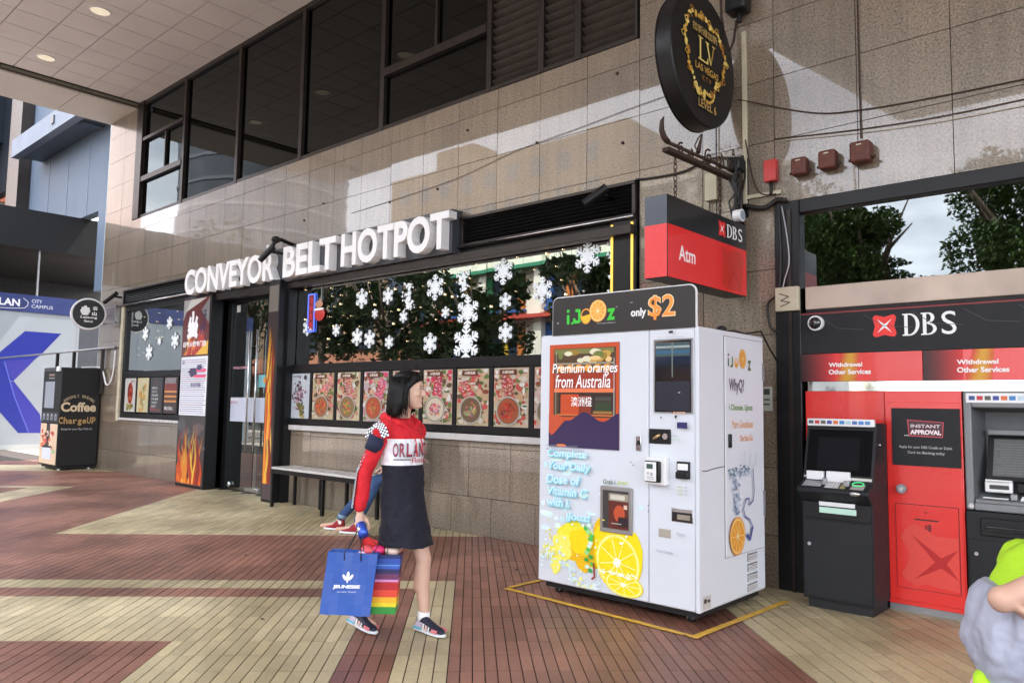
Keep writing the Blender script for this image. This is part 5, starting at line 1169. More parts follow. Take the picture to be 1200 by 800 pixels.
pr.text('拉斯维加斯', -.23, .19, .20, .265, hx(190,160,90), .015); pr.rect(-.115,-.03,-.09,.165,GL); pr.rect(-.14,.157,-.06,.167,GL); pr.rect(-.14,-.035,.03,-.022,GL); pr.poly([(.005,-.035),(.03,-.035),(.034,.02),(.022,.02)],GL); pr.poly([(.0,.15),(.03,.15),(.085,-.02),(.072,-.03)],GL); pr.poly([(.125,.15),(.137,.15),(.085,-.025),(.075,-.02)],GD); pr.rect(-.015,.148,.05,.157,GL); pr.rect(.1,.148,.16,.157,GL)
pr.text('LAS VEGAS', -.19, -.125, .21, -.065, GD, .012); pr.text('K T V', -.07, -.20, .08, -.155, GO, .01); pr.text('LEVEL 6', -.14, -.44, .17, -.365, hx(200,160,90), .01)
pr.build('gold_print', rd)
hb = thing('sign_hanger', (-3.1, -.4, 5), 'black steel arm and chains carrying the round sign', 'bracket')
G().tube([(-3.11, -1.2, 5.32), (-3.11, -.0, 5.32)], .02, 8).build('arm', M['black_metal'], hb, smooth=True); G().tube([(-3.11, -.66, 5.0), (-3.11, -.66, 5.32)], .01, 6).build('hanging_rod', M['rust'], hb, smooth=True)
G().tube([(-3.08, -.28, 5.31), (-3.08, -.27, 5.0), (-3.08, -.2, 4.8), (-3.08, -.12, 4.72), (-3.07, -.05, 4.85), (-3.06, -.01, 5.05)], .012, 6).build('looped_cable', M['rust'], hb, smooth=True)
G().box(-3.17, -.02, 5.22, -3.03, -.001, 5.42).build('arm_plate', M['black_metal'], hb)
t = thing('floodlight', (-2.98, -.12, 5.15), 'small black floodlight on the wall beside the round sign', 'lamp')
G().box(-3.09, -.20, 5.06, -2.90, -.03, 5.26).build('lamp_body', M['black_metal'], t, bevel=.02); G().tube([(-2.99, -.1, 5.06), (-2.99, -.1, 4.98)], .025, 8).build('lamp_neck', M['black_metal'], t)
t = thing('wall_conduit', (-2.99, -.02, 4.1), 'cream plastic conduit running down the granite beside the hanging signs', 'conduit')
G().box(-3.005, -.03, 3.32, -2.965, -.002, 4.92).build('vertical_run', M['conduit'], t, bevel=.003); G().box(-2.965, -.025, 3.36, -2.66, -.002, 3.395).build('cross_run', M['conduit'], t, bevel=.003)
t = thing('junction_box', (-3.06, -.6, 3.4), 'small beige box hanging on wires under the scroll bracket', 'box')
G().box(-3.36, -.07, 3.40, -3.24, -.0-.001, 3.66).build('box_body', M['conduit'], t, bevel=.006); G().tube([(-3.33, -.03, 3.4), (-3.33, -.03, 3.05)], .006, 6).build('wire', M['cable'], t); G().tube([(-3.26, -.03, 4.2), (-3.26, -.03, 3.05)], .006, 6).build('wire', M['cable'], t)
def blob_box(x, z, w_, h_, d, label, m=M['rustred'], grp='weathered red fixtures on the granite'):
    t = thing('wall_fixture', (x, 0, z), label, 'fixture', grp)
    G().box(x-w_/2, -d, z-h_/2, x+w_/2, -.02, z+h_/2).build('fixture_body', m, t, bevel=.02, seg=3); G().box(x-w_*.35, -.02, z-h_*.35, x+w_*.35, -.001, z+h_*.35).build('back_plate', M['rust'], t)
    G().tube([(x-w_/2-.02, -d*.6, z-h_*.3), (x+w_/2+.03, -d*.6, z-h_*.3)], .012, 8).build('bolt', M['rust'], t)
    g = G(); g.box(x-.02, -d-.004, z+h_*.28, x+.02, -d-.0005, z+h_*.34); g.build('emblem', cmat('pale_emblem', (.6,.55,.45)), t)
blob_box(-2.47, 3.545, .13, .15, .12, 'weathered red box, second fixture right of the bright red box'); blob_box(-2.235, 3.555, .14, .155, .12, 'weathered red box, middle one of the three brown-red fixtures'); blob_box(-1.97, 3.56, .155, .17, .14, 'weathered red box, rightmost and largest of the brown-red fixtures')
t = thing('alarm_box', (-2.73, -.04, 3.57), 'bright red box on the granite left of the three weathered fixtures', 'box')
G().box(-2.795, -.07, 3.475, -2.685, -.001, 3.665).build('box_body', M['red_plastic'], t, bevel=.006)
G().tube([(-2.74, -.03, 3.475), (-2.745, -.03, 3.36)], .014, 8).build('cable_stub', M['cable'], t, smooth=True)
def cable(pts, r, label, m=None, cat='cable', grp=None):
    p = [Vector(q) for q in pts]; out = []
    for i in range(len(p)-1):
        a, b_, c, d = p[max(i-1,0)], p[i], p[i+1], p[min(i+2, len(p)-1)]
        for k in range(6):
            t_ = k/6; out.append(.5*((2*b_)+(-a+c)*t_+(2*a-5*b_+4*c-d)*t_*t_+(-a+3*b_-3*c+d)*t_**3))
    out.append(p[-1]); o = G().tube(out, r, 6).build('wall_cable', m or M['cable'], None, smooth=True, loc=p[0]); tag(o, label, cat, grp); return o
cable([(-4.14,-.02,3.76),(-3.9,-.02,3.74),(-3.6,-.02,3.74),(-3.32,-.03,3.80),(-3.05,-.04,3.75)], .010, 'black cable sagging from the louvre corner to the scroll bracket')
cable([(-2.98,-.04,3.30),(-2.8,-.05,3.25),(-2.68,-.05,3.30),(-2.60,-.06,3.28)], .022, 'thick black cable bundle running to the top corner of the bank frame')
cable([(-2.68,-.03,3.28),(-2.67,-.04,3.1),(-2.66,-.04,2.8),(-2.68,-.05,2.5),(-2.78,-.04,2.40),(-2.76,-.03,2.2),(-2.68,-.03,2.15)], .010, 'black cable drooping down the left side of the bank frame')
cable([(-2.64,-.06,3.24),(-2.60,-.06,3.0),(-2.58,-.06,2.75),(-2.62,-.06,2.6),(-2.66,-.05,2.45)], .007, 'thin grey cable on the bank frame above the small panel', M['grey_metal'])
cable([(-2.97,-.04,3.9),(-2.9,-.03,3.5),(-2.82,-.03,3.38),(-2.7,-.03,3.36)], .006, 'thin wire crossing the granite between conduit and red box', M['rust'])
cable([(-3.05,-.03,4.30),(-2.4,-.012,4.02),(-2.0,-.012,3.94),(-1.4,-.012,3.90),(-.6,-.012,3.88),(.3,-.012,3.88)], .005, 'long thin dark cable crossing the granite above the red fixtures', M['rust'])
cable([(-2.72,-.012,3.86),(-2.0,-.012,3.78),(-1.35,-.012,3.74),(-.5,-.012,3.74),(.3,-.012,3.75)], .004, 'second thin cable on the granite just above the bank window', M['rust'])
cable([(-2.72,-.012,3.84),(-2.0,-.012,3.75),(-1.35,-.012,3.70),(-.5,-.012,3.69),(.3,-.012,3.70)], .003, 'third and lowest thin cable above the bank window', M['conduit'])
cable([(-1.995,-.015,5.4),(-1.995,-.015,4.6),(-1.99,-.015,3.70)], .006, 'dark vertical wire running down the granite to the largest weathered fixture', M['rust'])
cable([(-8.9,-.004,4.17),(-7.7,-.012,4.21),(-6.7,-.012,4.27),(-5.8,-.012,4.40),(-4.9,-.012,4.46),(-4.1,-.012,4.52),(-3.4,-.012,4.55)], .003, 'thin dark wire strung along the granite above the shop letters', M['rust'])
for i, (x, z) in enumerate(((-5.46,4.435),(-8.05,4.19),(-4.31,4.18),(-6.58,4.84),(-9.6,4.43),(-10.1,4.25),(-4.38,4.93),(-7.1,4.2))):
    tag(G().tube([(x, .001, z), (x, -.012, z)], .017, 8).build('wall_bolt', M['rust'], None, loc=(x, 0, z)), 'dark rusty bolt stub in the granite '+['above the louvre bank','above the letter P of HOTPOT','directly above the right end of the louvre bank','under the upper windows right of the letters','above the letter B of BELT','above the letter R of CONVEYOR','high up just left of the round hanging sign','above the last letter T'][i], 'bolt', 'rusty bolt stubs in the granite')
t = thing('grey_panel_box', (-2.6, -.05, 2.42), 'small cream electrical box with a dark zigzag mark at the corner of the bank frame', 'box')
G().box(-2.70, -.08, 2.325, -2.50, -.032, 2.53).build('box_body', M['conduit'], t, bevel=.006); pr = Pr((-2.70, -.08, 2.325), **XF); pr.line([(.04,.15),(.12,.12),(.05,.09),(.13,.07),(.05,.04)], .01, hx(90,85,75)); pr.build('box_mark', t)
# bullet cameras at the ends of the louvre banks and by the letters
def bullet(x, y, z, dx, dz, label):
    t = thing('security_camera', (x, 0, z), label, 'camera')
    G().tube([(x, -.02, z), (x, y, z)], .022, 8).build('camera_arm', M['black_metal'], t, smooth=True)
    G().tube([(x-dx*.4, y, z+dz*.4+.02), (x+dx, y-.12, z-dz)], [.05, .042], 14).build('camera_body', M['black_metal'], t, smooth=False)
bullet(-16.86, -.16, 3.62, -.22, .12, 'black bullet camera at the left end of the shopfront'); bullet(-10.28, -.42, 3.72, -.12, .14, 'black bullet camera in front of the letter R'); bullet(-4.42, -.2, 3.62, -.14, .1, 'black bullet camera at the right end of the long louvre bank')
t = thing('camera_mount', (-10.3, -.3, 3.9), 'black arm and dome above the letter R of the shop sign', 'bracket')
G().tube([(-10.24, -.02, 3.86), (-10.24, -.3, 3.92), (-10.26, -.4, 3.86), (-10.28,-.42,3.74)], .03, 8).build('mount_arm', M['black_metal'], t, smooth=True); G().ell((-10.33, -.33, 3.93), (.07,.07,.05)).build('mount_cap', M['black_metal'], t, smooth=True)
G().tube([(-10.72,-.2,3.84),(-10.6,-.3,3.86)], .03, 8).build('side_stub', M['white'], t)
t = thing('round_clock_like_fitting', (-3.0, -.2, 3.16), 'small round white fitting behind the top of the bank sign', 'fitting')
G().tube([(-2.92, -.22, 3.17), (-2.99, -.22, 3.17)], .055, 20).build('fitting_body', M['white'], t); G().tube([(-2.915, -.22, 3.17), (-2.92, -.22, 3.17)], .04, 20).build('fitting_face', cmat('blue_grey_face', (.3,.36,.42)), t)

# small round restaurant sign at the left
rs = thing('round_sign', (-17.4, -.45, 3.3), 'small round black sign with white rim reading Lejeung at the left end of the shopfront', 'sign')
def disc_dir(c, nrm, r, d):
    c, nrm = Vector(c), Vector(nrm).normalized(); u = nrm.cross(Vector((0,0,1))).normalized(); v = u.cross(nrm); g = G(); n = 40
    a = [c+u*r*math.cos(2*math.pi*k/n)+v*r*math.sin(2*math.pi*k/n) for k in range(n)]; g.rings([a, [p+nrm*d for p in a]]); return g
nr = Vector((1, -.22, 0)).normalized(); cs_ = Vector((-17.55, -.42, 3.27))
disc_dir(cs_, nr, .335, .12).build('sign_drum', M['white'], rs, bevel=.01); disc_dir(cs_+nr*.121, nr, .30, .006).build('sign_face', M['black_metal'], rs)
uu = Vector((0,0,1)).cross(nr).normalized()
pr = Pr(cs_+nr*.1275, uu, (0,0,1)); pr.text('火', -.17, -.03, .03, .17, WHITE, .09); pr.ell(-.07, .06, .09, .09, WHITE, 14, .5); pr.text('云', .07, .08, .16, .16, WHITE, .05); pr.text('山', .06, -.03, .15, .05, WHITE, .05); pr.text('Lejeung', -.15, -.11, .16, -.05, WHITE, .03); pr.text('Story', -.08, -.19, .09, -.13, WHITE, .03); pr.build('sign_print', rs)
G().box(-17.5, -.14, 3.40, -16.8, -.11, 3.43).build('support_arm', M['grey_metal'], rs); G().box(-17.5, -.14, 3.06, -16.8, -.11, 3.09).build('support_arm', M['grey_metal'], rs); G().box(-16.84, -.15, 3.02, -16.80, -.001, 3.45).build('support_post', M['grey_metal'], rs)
t = thing('edge_trim', (-16.68, 0, 1), 'cream vertical trim at the left edge of the left shop window', 'trim'); G().box(-16.76, -.05, 1.05, -16.64, -.002, 3.40).build('trim_strip', M['conduit'], t, bevel=.004)

# ------------------------------------------------------------------ coffee machine, railing, hoarding
cm = thing('coffee_machine', (-18.2, -.4, 0), 'tall black coffee vending machine with gold lettering beyond the left end of the wall', 'vending machine')
CX0, CX1, CF, CB = -18.77, -17.68, -.815, -.03
G().box(CX0, CF, .08, CX1, CB, 2.137).build('cabinet', M['black_matte'], cm, bevel=.02)
for (x, y) in ((CX0+.12, CF+.1), (CX1-.12, CF+.1), (CX0+.12, CB-.1), (CX1-.12, CB-.1)): G().tube([(x, y, 0), (x, y, .08)], .04, 10).build('foot', M['steel'], cm)
G().box(CX0+.05, CF+.05, .03, CX1-.05, CB-.05, .08).build('base_tray', M['black_matte'], cm)
pr = Pr((CX1, CF-.03, .08), (0,.84,0), (0,0,1)); pr.u = Vector((0,.86,0)); GC = hx(225,205,170)
cy_ = .47
for i, ch in enumerate('FRESHLY BREWED'):
    if ch == ' ': continue
    a = math.pi*(.80-.60*i/13); x, z = cy_-.0+.40*math.cos(a)*1.0, 1.20+.26*math.sin(a); pr.text(ch, x-.022, z-.03, x+.022, z+.03, hx(190,170,140), .02)
pr.text('Coffee', .07, 1.13, .86, 1.33, GC, .035)
for (a, b) in ((.07,.2),): pass
for i, ch in enumerate('ChargeUp'): pr.text(ch, .04+.105*i, .88 if ch != 'g' else .84, .13+.105*i, 1.02 if ch not in 'arge' else .97, hx(185,150,95), .03)
pr.text('Ready for your Day With Us', .10, .74, .80, .79, hx(200,200,200), .01); pr.build('gold_lettering', cm)
pr = Pr((CX0, CF, .08), **XF); wd = CX1-CX0
pr.rect(.02, 1.98, wd-.02, 2.05, hx(62,62,66)); pr.rect(.1, 1.2, wd-.35, 1.76, hx(150,155,165)); pr.rect(.02, 1.2, .16, 1.76, hx(40,42,52)); pr.rect(.35,1.88,.7,1.92,hx(150,120,110)); pr.rect(.35,1.82,.7,1.84,hx(150,150,150)); pr.rect(.03,.9,wd-.03,1.12,hx(35,36,42))
for k in range(4): pr.rect(.12+.24*k, .95, .24+.24*k, 1.08, hx(150,150,155)); pr.rect(.15+.24*k, .97, .20+.24*k, 1.03, hx(60,60,70))
pr.rect(.03, .03, wd-.03, .87, hx(225,195,165)); pr.rect(.4,.45,.62,.87,hx(50,42,45))
for k in range(26): pr.ell(rnd.uniform(.15,wd-.25), rnd.uniform(.3,.75), rnd.uniform(.04,.1), rnd.uniform(.03,.06), hx(*rnd.choice([(190,80,60),(220,120,90),(90,60,50),(235,205,180),(200,60,50)])), 12, .4)
pr.rect(.2,.12,.75,.38,hx(215,220,230)); pr.poly([(.2,.38),(.35,.43),(.6,.40),(.75,.42),(.75,.37),(.2,.36)], hx(45,50,50)); pr.ell(.9,.3,.08,.05,hx(150,190,140),12,.4); pr.build('front_print', cm)
t = thing('white_socket_box', (-17.8, -.85, 2.1), 'small white box on the top corner of the coffee machine', 'box'); G().box(-17.86, -.86, 2.05, -17.69, -.818, 2.15).build('box_body', M['white'], t, bevel=.005)
cable([(-17.8,-.4,2.15),(-17.7,-.06,2.16),(-17.5,-.05,2.0),(-17.35,-.05,1.80),(-17.15,-.05,1.82),(-17.05,-.03,2.05),(-17.0,-.03,2.5)], .016, 'white cable looping from the coffee machine up to the railing end', M['white'])
rl = thing('railing', (-21, -.05, 2), 'dark metal railing with a pale top rail running left from the wall', 'railing')
G().tube([(-16.95, -.06, 2.57), (-27.5, -.06, 2.57)], .026, 8).build('top_rail', M['grey_metal'], rl, smooth=True)
for x in (-17.6, -19.3, -20.4): G().box(x-.03, -.09, 1.6 if x > -18.1 else 0, x+.03, -.03, 2.55).build('rail_post', M['bronze'], rl)
hd_ = thing('hoarding', (-25.4, 0, 0), 'white hoarding with a large blue letter K under a navy band reading LAN CITY CAMPUS', 'hoarding')
HX = -25.4
G().box(HX-.15, -7.5, 0, HX, 2.05, 3.96).build('hoarding_panel', M['hoard_white'], hd_); G().box(HX-.16, -7.5, 3.962, HX+.02, 2.30, 4.47).build('top_band', cmat('navy_band', (.035,.05,.16), rough=.4), hd_)
G().box(HX-.2, 2.05, 0, HX-.02, 5.0, 3.96).build('gap_dark_panel', cmat('gap_darkness', (.08,.085,.10)), hd_)  # darkness of the gap beside the hoarding, put in as a dark panel
pr = Pr((HX, 0, 0), **XS); KB = hx(40,50,140)
pr.poly([(-1.3,.47),(-.5,.47),(-.5,3.41),(-1.3,3.41)], KB); pr.poly([(.6,3.41),(1.56,3.41),(1.05,2.74),(.93,2.63),(.4,1.96),(-.5,1.9),(-.5,2.2)], KB); pr.poly([(-.5,2.4),(.12,2.51),(.86,.47),(.6,.47),(.12,1.06),(-.5,1.85)], KB); pr.poly([(.4,1.96),(1.13,1.01),(1.23,.46),(.86,.47),(.32,1.93)], hx(58,58,150)); pr.poly([(.14,2.51),(.93,2.63),(.4,1.96),(.3,2.1)], hx(62,60,150)); pr.line([(.14,2.5),(.45,1.5),(.86,.5)], .03, hx(90,100,190))
pr.rect(1.95,.0,2.0,3.9,hx(150,155,160)); pr.rect(-7,.0,2.0,.14,hx(175,180,180)); pr.build('hoarding_print', hd_)
pr = Pr((HX+.02, 0, 3.962), **XS); pr.text('KAPLAN', -.62, .15, .42, .36, (.8,.8,.85), .03); pr.text('CITY', .72, .29, .99, .39, (.55,.57,.65), .005); pr.text('CAMPUS', .72, .14, 1.28, .24, (.5,.52,.6), .005)
arc = [(-.7+1.25*k/20, .07+.05*((k-10)/10)**2) for k in range(21)]; pr.line(arc, .018, (.6,.6,.68)); pr.line([(.55,.12),(.62,.20),(.63,.30),(.50,.40)], .018, (.6,.6,.68)); pr.build('band_print', hd_)
# dark glass canopy and neighbouring building beyond
nb = thing('neighbour_building', (-32, 6, 0), 'neighbouring building with pale blue wall, slanting white parapet and a dark glass canopy below', 'building')
G().box(-26.2, -9, 5.85, -25.45, 5.4, 7.0).build('canopy_fascia', cmat('dark_fascia', (.010,.010,.011), rough=.5, spec=.3), nb); G().box(-33, -9, 5.9, -26.2, 5.4, 6.9).build('canopy_roof', M['black_matte'], nb)
G().box(-33.2, -9, 0, -33.0, 6, 6.9).build('back_glazing', cmat('dim_glazing', (.05,.05,.055), rough=.2), nb)
for y in (-6, -3, .9, 3.2): G().tube([(-25.6, y, 4.45), (-25.6, y, 5.9)], .03, 8).build('canopy_hanger', M['grey_metal'], nb)
G().box(-26.0, -4, 4.6, -25.9, -.2, 5.1).build('white_lamp_panel', M['hoard_white'], nb)
G().box(-31.3, 1.9, 7.0, -24.0, 2.2, 16).build('blue_wall', M['blue_wall'], nb); G().box(-24.0, 1.9, 4.6, -18.3, 2.2, 16).build('blue_wall', M['blue_wall'], nb)
for k in range(2, 8): G().box(-34+1.8*k, 1.885, 7.0, -33.97+1.8*k, 1.899, 16).build('panel_joint', cmat('blue_joint', (.2,.25,.32)), nb)
G().box(-29.5, .98, 9.5, -19.0, 1.22, 10.1).build('white_parapet', M['blue_white'], nb); G().box(-29.4, 1.22, 9.55, -19.0, 1.88, 9.75).build('soffit_slab', cmat('blue_soffit', (.08,.10,.13)), nb)
G().box(-25.5, .94, 9.7, -25.3, .99, 9.95).build('parapet_outlet', M['navy_glass'], nb); G().box(-24.2, 1.3, 9.47, -23.9, 1.87, 9.56).build('soffit_beam', cmat('blue_soffit', (.08,.10,.13)), nb)
G().box(-70, 2.3, 9.7, -31.0, 2.6, 19).build('upper_glazing', cmat('dark_navy_paint', (.012,.016,.024), rough=.7, spec=.2), nb); G().box(-31.9, 1.5, 6.9, -30.6, 1.88, 16).build('dark_column', M['bronze'], nb)
G().box(-41, .8, 11.8, -36, 5.5, 24).build('dark_block', cmat('dark_navy_paint', (.012,.016,.024), rough=.7, spec=.2), nb); G().box(-40.6, .8, 0, -37, 3.6, 11.8).build('side_wall', cmat('dull_brown', (.16,.12,.10)), nb)
G().box(-36.99, 2.4, 9.6, -36.9, 3.5, 10.9).build('orange_panel', cmat('orange_red_panel', (.55,.14,.06)), nb); G().box(-36.9, 3.3, 8.9, -36.8, 3.7, 10.7).build('white_column', M['white'], nb)

# ------------------------------------------------------------------ across the street (seen in the glass and polished stone)
road = G().box(-150, -23, -.034, 90, -14.2, -.02).build('road', M['asphalt']); struct(road)
pv = G().box(-150, -40, -.034, 90, -23.0, .10).build('far_pavement', M['far_paving']); struct(pv)
cb_ = thing('cream_building', (-30, -27, 0), 'long cream building across the street with green and red ledges and coloured shutters', 'building')
CL = -36.5
G().box(CL, -40, 0, -14, -26, 12.2).build('wall', M['cream_wall'], cb_)
G().box(CL, -26.0, 9.1, -14, -25.2, 9.3).build('green_ledge', cmat('green_trim', (.03,.20,.10)), cb_); G().box(CL, -26.0, 6.25, -14, -25.1, 6.45).build('red_ledge', cmat('red_trim', (.45,.06,.04)), cb_); G().box(CL, -26, 12.2, -14, -25.4, 12.5).build('roof_ledge', M['cream_wall'], cb_)
G().box(CL, -26.0, 3.3, -14, -25.1, 3.7).build('blue_ledge', cmat('blue_trim', (.03,.10,.28)), cb_)
SC = [('shutter_red', (.40,.05,.03)), ('shutter_green', (.03,.2,.08)), ('shutter_blue', (.03,.09,.28)), ('shutter_yellow', (.6,.38,.03)), ('shutter_orange', (.5,.15,.03))]
k = 0
for z in (4.0, 6.9):
    x = CL+1.3
    while x < -16.5:
        wdo = G().box(x, -26.02, z, x+2.0, -25.96, z+1.95).build('window', M['navy_glass'], cb_); nm, c = SC[k % 5]; k += 1
        G().box(x-.55, -26.0, z-.05, x-.02, -25.88, z+2.0).build('shutter', cmat(nm, c), wdo); G().box(x+.85, -25.97, z, x+1.3, -25.88, z+1.95).build('shutter', cmat(SC[(k+1) % 5][0], SC[(k+1) % 5][1]), wdo); G().box(x+2.02, -26.0, z-.05, x+2.5, -25.88, z+2.0).build('shutter', cmat(SC[(k+2) % 5][0], SC[(k+2) % 5][1]), wdo)
        G().box(x-.6, -25.96, z-.22, x+2.6, -25.70, z-.06).build('window_sill', cmat('shutter_blue', (.03,.09,.28)), wdo); x += 4.6
for q in range(6): x = CL+.2+4.6*q; G().box(x, -25.9, 3.7, x+.55, -25.5, 12.2).build('pilaster', M['cream_wall'], cb_)
ob = thing('ochre_building', (-50, -27, 0), 'ochre and brown arcade left of the cream building with an orange tiled roof', 'building')
G().box(-75, -40, 0, CL-.1, -27, 12.0).build('wall', cmat('brown_render', (.22,.15,.09), rough=.8), ob)
for q in range(12): G().box(-74+3.2*q, -27.0, 5.2, -72.4+3.2*q, -26.9, 11.2).build('dark_bay', M['navy_glass'], ob)
g = G(); g.add([(-75,-27,5.0),(CL-.1,-27,5.0),(CL-.1,-24.4,3.6),(-75,-24.4,3.6),(-75,-27,4.8),(CL-.1,-27,4.8),(CL-.1,-24.4,3.4),(-75,-24.4,3.4)], ((0,3,2,1),(4,5,6,7),(3,7,6,2),(0,1,5,4),(0,4,7,3),(1,2,6,5))); g.build('tiled_roof', cmat('orange_roof_tile', (.20,.07,.03), rough=.8), ob)
for q in range(10): G().box(-74+4*q, -24.7, 0, -73.6+4*q, -24.5, 3.5).build('column', M['bronze'], ob)
g = G()
for q in range(6): x = CL+.4+3.8*q; g.box(x, -25.6, 0, x+3.4, -25.2, 3.2)
g.build('shop_awnings', cmat('brown_awning', (.12,.05,.03)), cb_)
tb = thing('tan_building', (-40, -45, 0), 'tall tan apartment block behind the cream building with rows of blue windows', 'building')
G().box(-64, -58, 0, -34, -45, 24.9).build('wall', M['tan_wall'], tb)
for z in range(13, 23, 3):
    for i in range(9): G().box(-62.5+3*i, -45.02, z, -61.0+3*i, -44.95, z+1.7).build('window', cmat('grey_window', (.30,.30,.30)), tb)
G().box(-58, -52, 24.9, -53, -46, 27.2).build('roof_house', M['tan_wall'], tb)
tw = thing('glass_tower', (-95, -55, 0), 'tall dark glass tower beyond the street at the left', 'building')
g = G(); n = 20; g.rings([[(-120+14*math.cos(2*math.pi*k/n), -62+14*math.sin(2*math.pi*k/n), z) for k in range(n)] for z in (0, 95)]); g.build('tower_shaft', M['tower'], tw)
for z in range(4, 94, 4):
    g = G(); g.rings([[(-120+14.15*math.cos(2*math.pi*k/n), -62+14.15*math.sin(2*math.pi*k/n), zz) for k in range(n)] for zz in (z, z+.5)]); g.build('floor_band', M['grey_metal'], tw)
pk = thing('pink_building', (-160, -62, 0), 'low stepped pale pink building beyond the glass tower, plus an added tall block hiding sky', 'building')
for (a, b, h_) in ((-420, -203, 110), (-203, -162, 36), (-162, -150, 31), (-150, -138, 28)): G().box(a, -75, 0, b, -62, h_).build('wall_block', cmat('pale_pink_render', (.72,.55,.46), rough=.8), pk)  # tall end block added to keep sky glare off the polished wall end
def tree(x, y, h, cr_, lab, leaf, nleaf=2600, seed=0, s_=.2, cz=.62, sq=.8, lo=-.5):
    rr = random.Random(seed); t = thing('street_tree', (x, y, 0), lab, 'tree', None)
    g = G(); g.tube([(x, y, 0), (x+.1, y, h*.2), (x-.1, y+.1, h*.42), (x, y, h*.7)], [.28, .22, .17, .06], 8)
    for k in range(7): a = rr.random()*6.28; g.tube([(x, y, h*rr.uniform(.3,.5)), (x+cr_*.4*math.cos(a), y+cr_*.4*math.sin(a), h*.6), (x+cr_*.75*math.cos(a), y+cr_*.75*math.sin(a), h*rr.uniform(.65,.85))], [.11,.07,.02], 6)
    g.build('trunk', M['bark'], t, smooth=True)
    cl = []
    for k in range(22): a = rr.random()*6.28; q = rr.random()**.5*cr_*.85; cl.append((x+q*math.cos(a), y+q*math.sin(a), h*cz+rr.uniform(lo,.62)*cr_*sq*(1-.5*q/cr_*(lo > -1)), cr_*rr.uniform(.2,.38)))
    g = G()
    for k in range(nleaf):
        c = rr.choice(cl); d = Vector((rr.gauss(0,1), rr.gauss(0,1), rr.gauss(0,.8))).normalized()*c[3]*rr.uniform(.6,1.1); p = Vector(c[:3])+d
        u = Vector((rr.gauss(0,1), rr.gauss(0,1), rr.gauss(0,1))).normalized(); v = u.orthogonal().normalized(); q = s_*rr.uniform(.6,1.4)
        g.poly([p-u*q, p+v*q*.5, p+u*q, p-v*q*.5])
    g.build('crown', leaf, t)
TR = [(-52,-18.5,14,4.2,0),(-44.5,-18,14.5,4.6,0),(-37.5,-19,12.0,4.0,0),(-32.5,-19.5,10.6,3.4,0),(-25.2,-19.0,9.2,2.9,0),(-18.2,-18.5,9.6,2.3,0),(-11.4,-19,12.6,3.3,1),(-8.0,-19.5,11.0,2.3,1),(-3.3,-19,11.6,2.7,1),(6,-20,13,4.2,0),(-60,-19,13,4.2,0),(-69,-19,13,4.2,0),(-78,-20,14,4.6,0),(-88,-21,14,4.6,0)]
for i, (x, y, h, c, l) in enumerate(TR):
    tree(x, y, h, c, ['dense green street tree across the road, '+w_ for w_ in ('seventh from the right','sixth from the right','broad one before the ochre arcade','sixth from the left','slim one before the cream facade','thin one at the end of the cream building','round one reflected in the bank window','tallest one reflected in the bank window','dark one at the right of the bank reflection','last one on the right','eighth from the right','ninth from the right','tenth from the right','leftmost of all')][i], M['leaf2'] if l else M['leaf'], 15000 if -17 < x < 3 else 4300, i, .085 if -17 < x < 3 else .19, lo=-1.35 if -17 < x < 3 else -1.05)

# ------------------------------------------------------------------ people
def smat(name, c, rough=.55, sss=.0, **k):
    return cmat(name, c, rough=rough, var=.06, scale=9, **k)
SKIN = smat('skin', (.62, .40, .30)); SKIN2 = smat('skin_warm', (.60, .36, .26)); HAIR = cmat('black_hair', (.004, .0035, .0035), rough=.5, var=.3, scale=50, spec=.25)
class Fr:
    def __init__(s, o, ang): s.o = Vector(o); s.F = Vector((math.cos(ang), math.sin(ang), 0)); s.S = Vector((-s.F.y, s.F.x, 0))
    def __call__(s, f, l, z): return s.o+s.F*f+s.S*l+Vector((0,0,z))
    def mtx(s): return Matrix(((s.F.x, s.S.x, 0), (s.F.y, s.S.y, 0), (0, 0, 1)))
def limb(g, pts, rs, n=14):
    g.tube(pts, rs, n)
    for p, r in zip(pts, rs): g.ell(p, (r*.995,)*3, n, 8)
def loft(g, fr, secs, n=26, cap=True, wr=0., seed=0):
    """secs: (z, f-centre, s-centre, f-radius, s-radius)"""
    rr = random.Random(seed); ph = [rr.random()*6.28 for _ in range(4)]; rs = []
    # resample smoothly
    out = []
    for i in range(len(secs)-1):
        for k in range(4):
            t = k/4; t2 = t*t*(3-2*t)*.5+t*.5; out.append([secs[i][j]+(secs[i+1][j]-secs[i][j])*(t if j == 0 else t2) for j in range(5)])
    out.append(secs[-1])
    for (z, cf, cs, rf, rs_) in out:
        ring = []
        for k in range(n):
            a = 2*math.pi*k/n; q = 1+wr*(math.sin(5*a+z*9+ph[0])*.5+math.sin(8*a-z*14+ph[1])*.35+math.sin(3*a+z*22+ph[2])*.4)
            ring.append(fr(cf+rf*q*math.cos(a), cs+rs_*q*math.sin(a), z))
        rs.append(ring)
    g.rings(rs, cap)
_tx = bpy.data.textures.new('cloth_folds', 'CLOUDS'); _tx.noise_scale = .11; _tx.noise_depth = 2
_tx2 = bpy.data.textures.new('fine_folds', 'CLOUDS'); _tx2.noise_scale = .035; _tx2.noise_depth = 1
def folds(o, a=.022, b=.006):
    for t_, q in ((_tx, a), (_tx2, b)):
        d = o.modifiers.new('folds', 'DISPLACE'); d.texture = t_; d.strength = q; d.mid_level = .5; d.texture_coords = 'LOCAL'
    return o
def strands(fn, n, par, rad=.0028):
    g = G()
    for k in range(n): g.tube(fn(k), [rad, rad*1.2, rad, rad*.3], 4)
    return g.build('hair_strands', HAIR, par, smooth=True)
